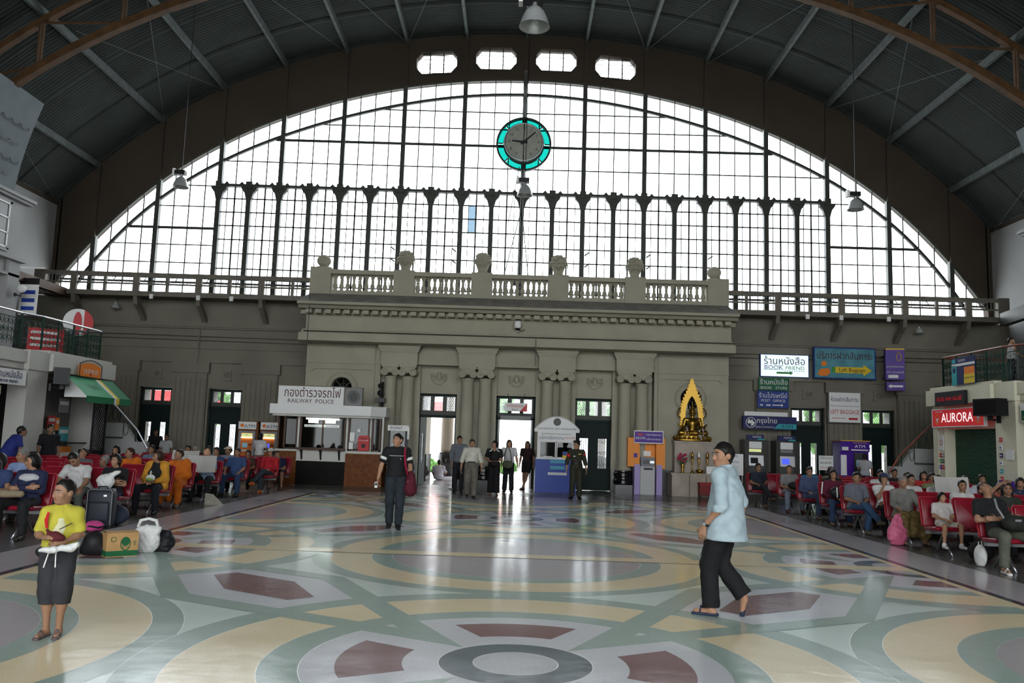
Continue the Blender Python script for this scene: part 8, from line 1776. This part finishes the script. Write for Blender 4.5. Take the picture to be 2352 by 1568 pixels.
seat(1, 2, 8.65, 'person in a red jacket with a pink headband bending down', (0.40, 0.015, 0.02), DRK, 'bowl', tone=0.7, pose=PL(lean=-0.35, arms='crossed'), pitch=0.8, sleeve=0.95, fem=True, extra=lambda T, g, R, hp, ks, s: MB().tube([tuple(hp(0.092*math.cos(t), 0.0, 0.03+0.10*math.sin(t))) for t in np.linspace(0, PI, 9)], 0.012, 6).build('headband', 'pale_pink', T))
seat(1, 1, 7.1, 'little girl in a colourful print shirt and white shoes', (0.50, 0.46, 0.44), (0.50, 0.46, 0.40), 'bowl', tone=0.85, s=0.70, pose=PL(arms='lap', lean=0.12), yaw=0.15, shoe=(0.62, 0.62, 0.62), fem=True, leglen=0.42, h=0.014, extra=lambda T, g, R, hp, ks, s: [MB().ball(tuple(g['chest']+V3(x, -0.083, z)), (0.022, 0.008, 0.02), 8, 5).build('print', m, T) for x, z, m in ((0.02, 0.0, 's_purple'), (0.05, -0.05, 's_orange'), (-0.05, -0.04, 's_green'), (-0.02, -0.07, 's_red'))])
seat(1, 1, 8.2, 'long-haired man in dark green with his arm raised over his head', (0.025, 0.03, 0.022), DRK, 'long', tone=0.55, pose=PL(arms='raise', lean=0.15), yaw=-0.3, h=0.017)
seat(1, 1, 8.75, 'person in a grey shirt at the right edge', (0.16, 0.17, 0.20), DRK, 'short', tone=0.55, h=0.018)
seat(1, 0, 7.12, 'man in black with olive trousers asleep with his head thrown back', BLK, (0.10, 0.105, 0.08), 'short', tone=0.68, pose=PL(lean=0.35, arms='crossed', side=-0.18), pitch=-0.9, roll=-0.5, yaw=-0.5, sandal=True, shoe=(0.6, 0.58, 0.55), h=0.013, s=1.02)
# ------------------------------------------------------------------ luggage and bags
def lug(name, label, cat, x, y, z=0.0, rz=0.0): return thing(name, label, cat, (x, y, z), rz)
mat('card', (0.46, 0.27, 0.11), 0.8, noise=0.15, nscale=10); mat('card_green', (0.012, 0.10, 0.035), 0.7); mat('bag_black', (0.012, 0.012, 0.014), 0.55, noise=0.3, nscale=20); mat('case_navy', (0.022, 0.026, 0.035), 0.5); mat('pink_film', (0.55, 0.12, 0.22), 0.35, bump=0.8, bscale=18); mat('bag_blue', (0.04, 0.05, 0.08), 0.7, noise=0.3, nscale=12)
# cardboard box
T = lug('cardboard_box', 'brown cardboard box with a green base band and an oval emblem', 'box', -5.10, 10.95, 0, 0.68)
B(-0.19, 0.19, -0.14, 0.14, 0, 0.30).build('carton', 'card', T); B(-0.192, 0.192, -0.142, 0.142, 0.012, 0.08).build('green_band', 'card_green', T)
for sg in (-1, 1): MB().add([(-0.19, sg*0.14, 0.30), (0.19, sg*0.14, 0.30), (0.19, sg*0.02, 0.315), (-0.19, sg*0.02, 0.315), (-0.19, sg*0.14, 0.303), (0.19, sg*0.14, 0.303), (0.19, sg*0.02, 0.318), (-0.19, sg*0.02, 0.318)], [(0, 1, 2, 3), (7, 6, 5, 4), (0, 4, 5, 1), (1, 5, 6, 2), (2, 6, 7, 3), (3, 7, 4, 0)]).build('flap', 'card', T)
o = MB().lathe([(0.058, -0.145), (0.070, -0.145), (0.070, -0.140)], (0, 0, 0), 28, 'y', cap=False).build('oval_emblem', 'card_green', T); o.scale = (0.9, 1, 1.25); o.location = (0.035, 0, 0.165)
MB().lathe([(0, -0.144), (0.05, -0.144)], (0, 0, 0), 24, 'y', cap=False).build('emblem_fill', 'card_green', T).location = (0.035, 0, 0.19); text('ช้าง', 0.055, (0.035, -0.146, 0.125), T, 'card_green', bold=0.01); MB().lathe([(0.026, -0.144), (0.034, -0.144)], (-0.11, 0, 0.225), 20, 'y', cap=False).build('round_mark', 'card_green', T)
for z in (0.19, 0.17, 0.15): B(0.13, 0.165, -0.143, -0.14, z, z+0.008).build('print', 'card_green', T)
# white carrier bag behind the box
T = lug('white_carrier_bag', 'white plastic carrier bag standing behind the cardboard box', 'bag', -4.90, 11.30, 0, 0.1)
A = Solid(); A.el((0, 0, 0.16), (0.17, 0.09, 0.19)); A.rc((-0.12, 0, 0.28), (0.12, 0, 0.30), 0.05, 0.055, k=0.06); solid_obj('bag_body', A, 'plastic_bag', T, 0.012, 0.05, [((0, 0, -1), (0, 0, 0.005))], wr=0.007); MB().tube([(-0.13, 0, 0.33), (-0.10, 0, 0.42), (0.0, 0.0, 0.445), (0.10, 0, 0.42), (0.13, 0, 0.33)], [0.02, 0.024, 0.02, 0.024, 0.02], 6).build('handle', 'plastic_bag', T, True)
# black holdall right of the box
T = lug('black_holdall', 'black holdall on the floor right of the cardboard box', 'bag', -4.78, 11.48, 0, -0.3)
A = Solid(); A.el((0, 0, 0.13), (0.20, 0.13, 0.14)); A.rc((-0.14, 0, 0.22), (0.10, 0, 0.24), 0.05, 0.04, k=0.06); A.rc((-0.16, -0.08, 0.05), (0.16, -0.08, 0.05), 0.05, 0.05, k=0.05); solid_obj('bag_body', A, 'bag_black', T, 0.014, 0.04, [((0, 0, -1), (0, 0, 0.004))], wr=0.006); MB().tube([(-0.1, -0.06, 0.22), (-0.05, -0.08, 0.30), (0.05, -0.08, 0.30), (0.1, -0.06, 0.22)], 0.012, 6).build('handle', 'bag_black', T)
# black bundle and pink bag behind the boy, left of the box
T = lug('dark_green_bundle', 'dark green bundle on the floor behind the boy', 'bundle', -5.75, 10.55, 0, 0.1); A = Solid(); A.el((0, 0, 0.08), (0.20, 0.12, 0.085)); A.el((0.1, 0.02, 0.09), (0.14, 0.1, 0.09)); solid_obj('bundle', A, col((0.018, 0.030, 0.022)), T, 0.018, 0.05, [((0, 0, -1), (0, 0, 0.004))])
T = lug('black_travel_bag', 'black travel bag between the boy and the cardboard box', 'bag', -5.42, 10.95, 0, 0.2); A = Solid(); A.el((0, 0, 0.15), (0.15, 0.16, 0.16)); A.rc((-0.1, -0.05, 0.07), (0.1, -0.05, 0.07), 0.07, 0.07, k=0.05); solid_obj('bag_body', A, 'bag_black', T, 0.018, 0.05, [((0, 0, -1), (0, 0, 0.004))])
T = lug('pink_bag', 'pink and black striped bag lying on the black travel bag', 'bag', -5.48, 11.0, 0.295, 0.3); A = Solid(); A.el((0, 0, 0.06), (0.12, 0.09, 0.075)); solid_obj('bag_body', A, col((0.45, 0.05, 0.20)), T, 0.014, 0.03, [((0, 0, -1), (0, 0, 0.0))]); MB().tube([(-0.11, -0.03, 0.05), (-0.03, -0.085, 0.07), (0.06, -0.08, 0.05), (0.115, -0.02, 0.06)], 0.014, 6).build('black_stripe', 'bag_black', T)
# suitcase
T = lug('suitcase', 'dark upright suitcase with grey piping by the left aisle', 'suitcase', -6.75, 13.75, 0, 0.12)
cm_ = cushion(0.42, 0.24, 0.60, 0.06).mesh('shell', 'case_navy', True); cm_.transform(Matrix.Translation((0, 0, 0.34))); link('shell', cm_, T)
MB().tube([(-0.19, -0.125, 0.07), (-0.19, -0.125, 0.60), (-0.16, -0.125, 0.63), (0.16, -0.125, 0.63), (0.19, -0.125, 0.60), (0.19, -0.125, 0.07)], 0.008, 6).build('piping', 'grey', T); cm2 = cushion(0.32, 0.05, 0.32, 0.03).mesh('front_pocket', 'case_navy', True); cm2.transform(Matrix.Translation((0, -0.135, 0.28))); link('front_pocket', cm2, T); MB().tube([(-0.07, 0, 0.635), (-0.06, 0, 0.67), (0.06, 0, 0.67), (0.07, 0, 0.635)], 0.014, 6).build('handle', 'black', T); B(0.06, 0.11, -0.135, -0.125, 0.52, 0.55).build('badge', 'chrome', T)
for x in (-0.17, 0.17): MB().lathe([(0.025, -0.015), (0.025, 0.015)], (x, -0.06, 0.025), 10, 'x').build('wheel', 'black', T); MB().lathe([(0.025, -0.015), (0.025, 0.015)], (x, 0.08, 0.025), 10, 'x').build('wheel', 'black', T)
T = lug('blue_backpack', 'blue grey backpack on the floor right of the suitcase', 'backpack', -6.78, 14.32, 0, -0.2); A = Solid(); A.el((0, 0, 0.17), (0.24, 0.15, 0.17)); A.el((0.05, -0.09, 0.12), (0.16, 0.09, 0.11)); solid_obj('pack', A, 'bag_blue', T, 0.018, 0.04, [((0, 0, -1), (0, 0, 0.004))])
for x in (-0.1, 0.06): MB().tube([(x, -0.16, 0.06), (x, -0.18, 0.2), (x, -0.05, 0.33), (x+0.02, 0.08, 0.28)], 0.016, 6).build('strap', 'bag_black', T)
# bags on laps
T = lug('lap_carrier_bag', 'white carrier bag on the lap of the girl in black', 'bag', -7.0, 14.32, 0.62); A = Solid(); A.el((0, 0, 0.10), (0.15, 0.10, 0.13)); A.rc((0.06, 0, 0.18), (0.20, 0.02, 0.27), 0.05, 0.03, k=0.05); solid_obj('bag_body', A, 'plastic_bag', T, 0.012, 0.04, wr=0.007)
T = lug('food_bag', 'small clear bag with green food on the lap of the woman in yellow', 'bag', -7.06, 16.2, 0.62); A = Solid(); A.el((0, 0, 0.07), (0.09, 0.07, 0.07)); solid_obj('bag_body', A, 'plastic_bag', T, 0.014); MB().ball((0, -0.02, 0.055), (0.075, 0.06, 0.05), 12, 8).build('food', col((0.28, 0.42, 0.12)), T, True); MB().tube([(0, 0, 0.13), (-0.015, 0, 0.18), (0, 0, 0.21), (0.015, 0, 0.18), (0, 0, 0.13)], 0.008, 5).build('knot', 'plastic_bag', T)
T = lug('folded_bag_left', 'beige bag on the lap of the nearest woman on the left', 'bag', -7.30, 12.15, 0.62) if False else lug('beige_lap_bag', 'beige bag on the lap of the nearest woman on the left', 'bag', -7.28, 12.14, 0.60, 0.2); A = Solid(); A.rc((-0.12, 0, 0.04), (0.12, 0, 0.04), 0.06, 0.05); solid_obj('bag_body', A, col((0.24, 0.19, 0.12)), T, 0.016)
T = lug('black_lap_bag', 'black bag on the lap of the man in grey, right rows', 'bag', 7.30, 22.02, 0.60); A = Solid(); A.el((0, 0, 0.10), (0.20, 0.10, 0.11)); solid_obj('bag_body', A, 'bag_black', T, 0.022)
T = lug('striped_lap_bag', 'black and white bag on the lap of the girl in maroon', 'bag', 7.14, 18.72, 0.60); A = Solid(); A.el((0, 0, 0.12), (0.18, 0.09, 0.13)); solid_obj('bag_body', A, 'bag_black', T, 0.02); MB().tube([(-0.04, -0.085, 0.02), (-0.05, -0.1, 0.13), (-0.04, -0.06, 0.23)], 0.016, 6).build('white_stripe', 's_white', T)
T = lug('camera_bag', 'dark camera bag on the lap of the sleeping man', 'bag', 7.20, 12.14, 0.60, 0.2); A = Solid(); A.rc((-0.12, 0, 0.10), (0.16, 0, 0.08), 0.12, 0.11); solid_obj('bag_body', A, col((0.018, 0.020, 0.016)), T, 0.018); MB().tube([(-0.2, 0.0, 0.12), (-0.25, 0.1, 0.3), (-0.2, 0.2, 0.42)], 0.016, 6).build('strap', 'grey', T); B(-0.16, -0.06, -0.13, -0.12, 0.13, 0.16).build('badge', 'grey', T)
# pink carrier bag
T = lug('pink_carrier_bag', 'pink translucent carrier bag standing before the older woman', 'bag', 6.88, 15.25, 0, 0.1); A = Solid(); A.el((0, 0, 0.17), (0.19, 0.10, 0.20)); A.rc((-0.08, 0, 0.30), (-0.02, 0, 0.52), 0.07, 0.035, k=0.06); A.rc((0.08, 0, 0.30), (0.04, 0, 0.52), 0.07, 0.035, k=0.06); solid_obj('bag_body', A, 'pink_film', T, 0.013, 0.05, [((0, 0, -1), (0, 0, 0.004))], wr=0.008)
T = lug('black_round_bag', 'round black bag on the floor under the little girl', 'bag', 7.32, 13.35, 0); A = Solid(); A.el((0, 0, 0.15), (0.20, 0.16, 0.155)); solid_obj('bag_body', A, 'bag_black', T, 0.02, 0.02, [((0, 0, -1), (0, 0, 0.004))])
T = lug('white_floor_bag', 'white carrier bag beside the foot of the sleeping man', 'bag', 6.98, 12.75, 0, 0.4); A = Solid(); A.el((0, 0, 0.15), (0.07, 0.10, 0.17)); solid_obj('bag_body', A, 'plastic_bag', T, 0.015, 0.03, [((0, 0, -1), (0, 0, 0.004))]); MB().tube([(-0.04, 0, 0.28), (-0.03, 0, 0.36), (0.03, 0, 0.36), (0.04, 0, 0.28)], 0.01, 6).build('handle', 'plastic_bag', T)
T = lug('newspaper_bundle', 'folded newspaper in a bag on the floor by the left aisle', 'newspaper', -6.72, 18.75, 0, 0.5); MB().add([(-0.2, -0.1, 0), (0.2, -0.1, 0), (0.22, 0.1, 0.0), (-0.15, 0.12, 0.0), (-0.2, -0.06, 0.02), (0.18, -0.08, 0.03), (0.0, 0.1, 0.22), (-0.17, 0.1, 0.25)], [(0, 3, 2, 1), (4, 5, 6, 7), (0, 1, 5, 4), (1, 2, 6, 5), (2, 3, 7, 6), (3, 0, 4, 7)]).build('sheets', col((0.34, 0.32, 0.26)), T)
paper(-7.30, 19.42, 0.66, 'open newspaper held by the balding man in pale blue'); paper(-8.35, 21.1, 0.72, 'newspaper held by the man in sunglasses'); paper(8.72, 16.9, 0.80, 'open newspaper held up by the woman in the white blouse')
# small bulb of litter bins and posts near the doors: black stanchions
for x, y, lb in ((-2.05, 27.3, 'left'), (-1.95, 26.8, 'right')):
    T = lug('stanchion', 'dark iron stanchion by the left doorway, %s of two' % lb, 'post', x, y); MB().cyl((0, 0, 0), (0, 0, 1.0), 0.025, seg=8).build('pole', 'black', T); MB().lathe([(0.14, 0), (0.14, 0.02), (0.03, 0.04)], seg=14).build('base', 'black', T); MB().ball((0, 0, 1.02), 0.035, 8, 6).build('knob', 'black', T)
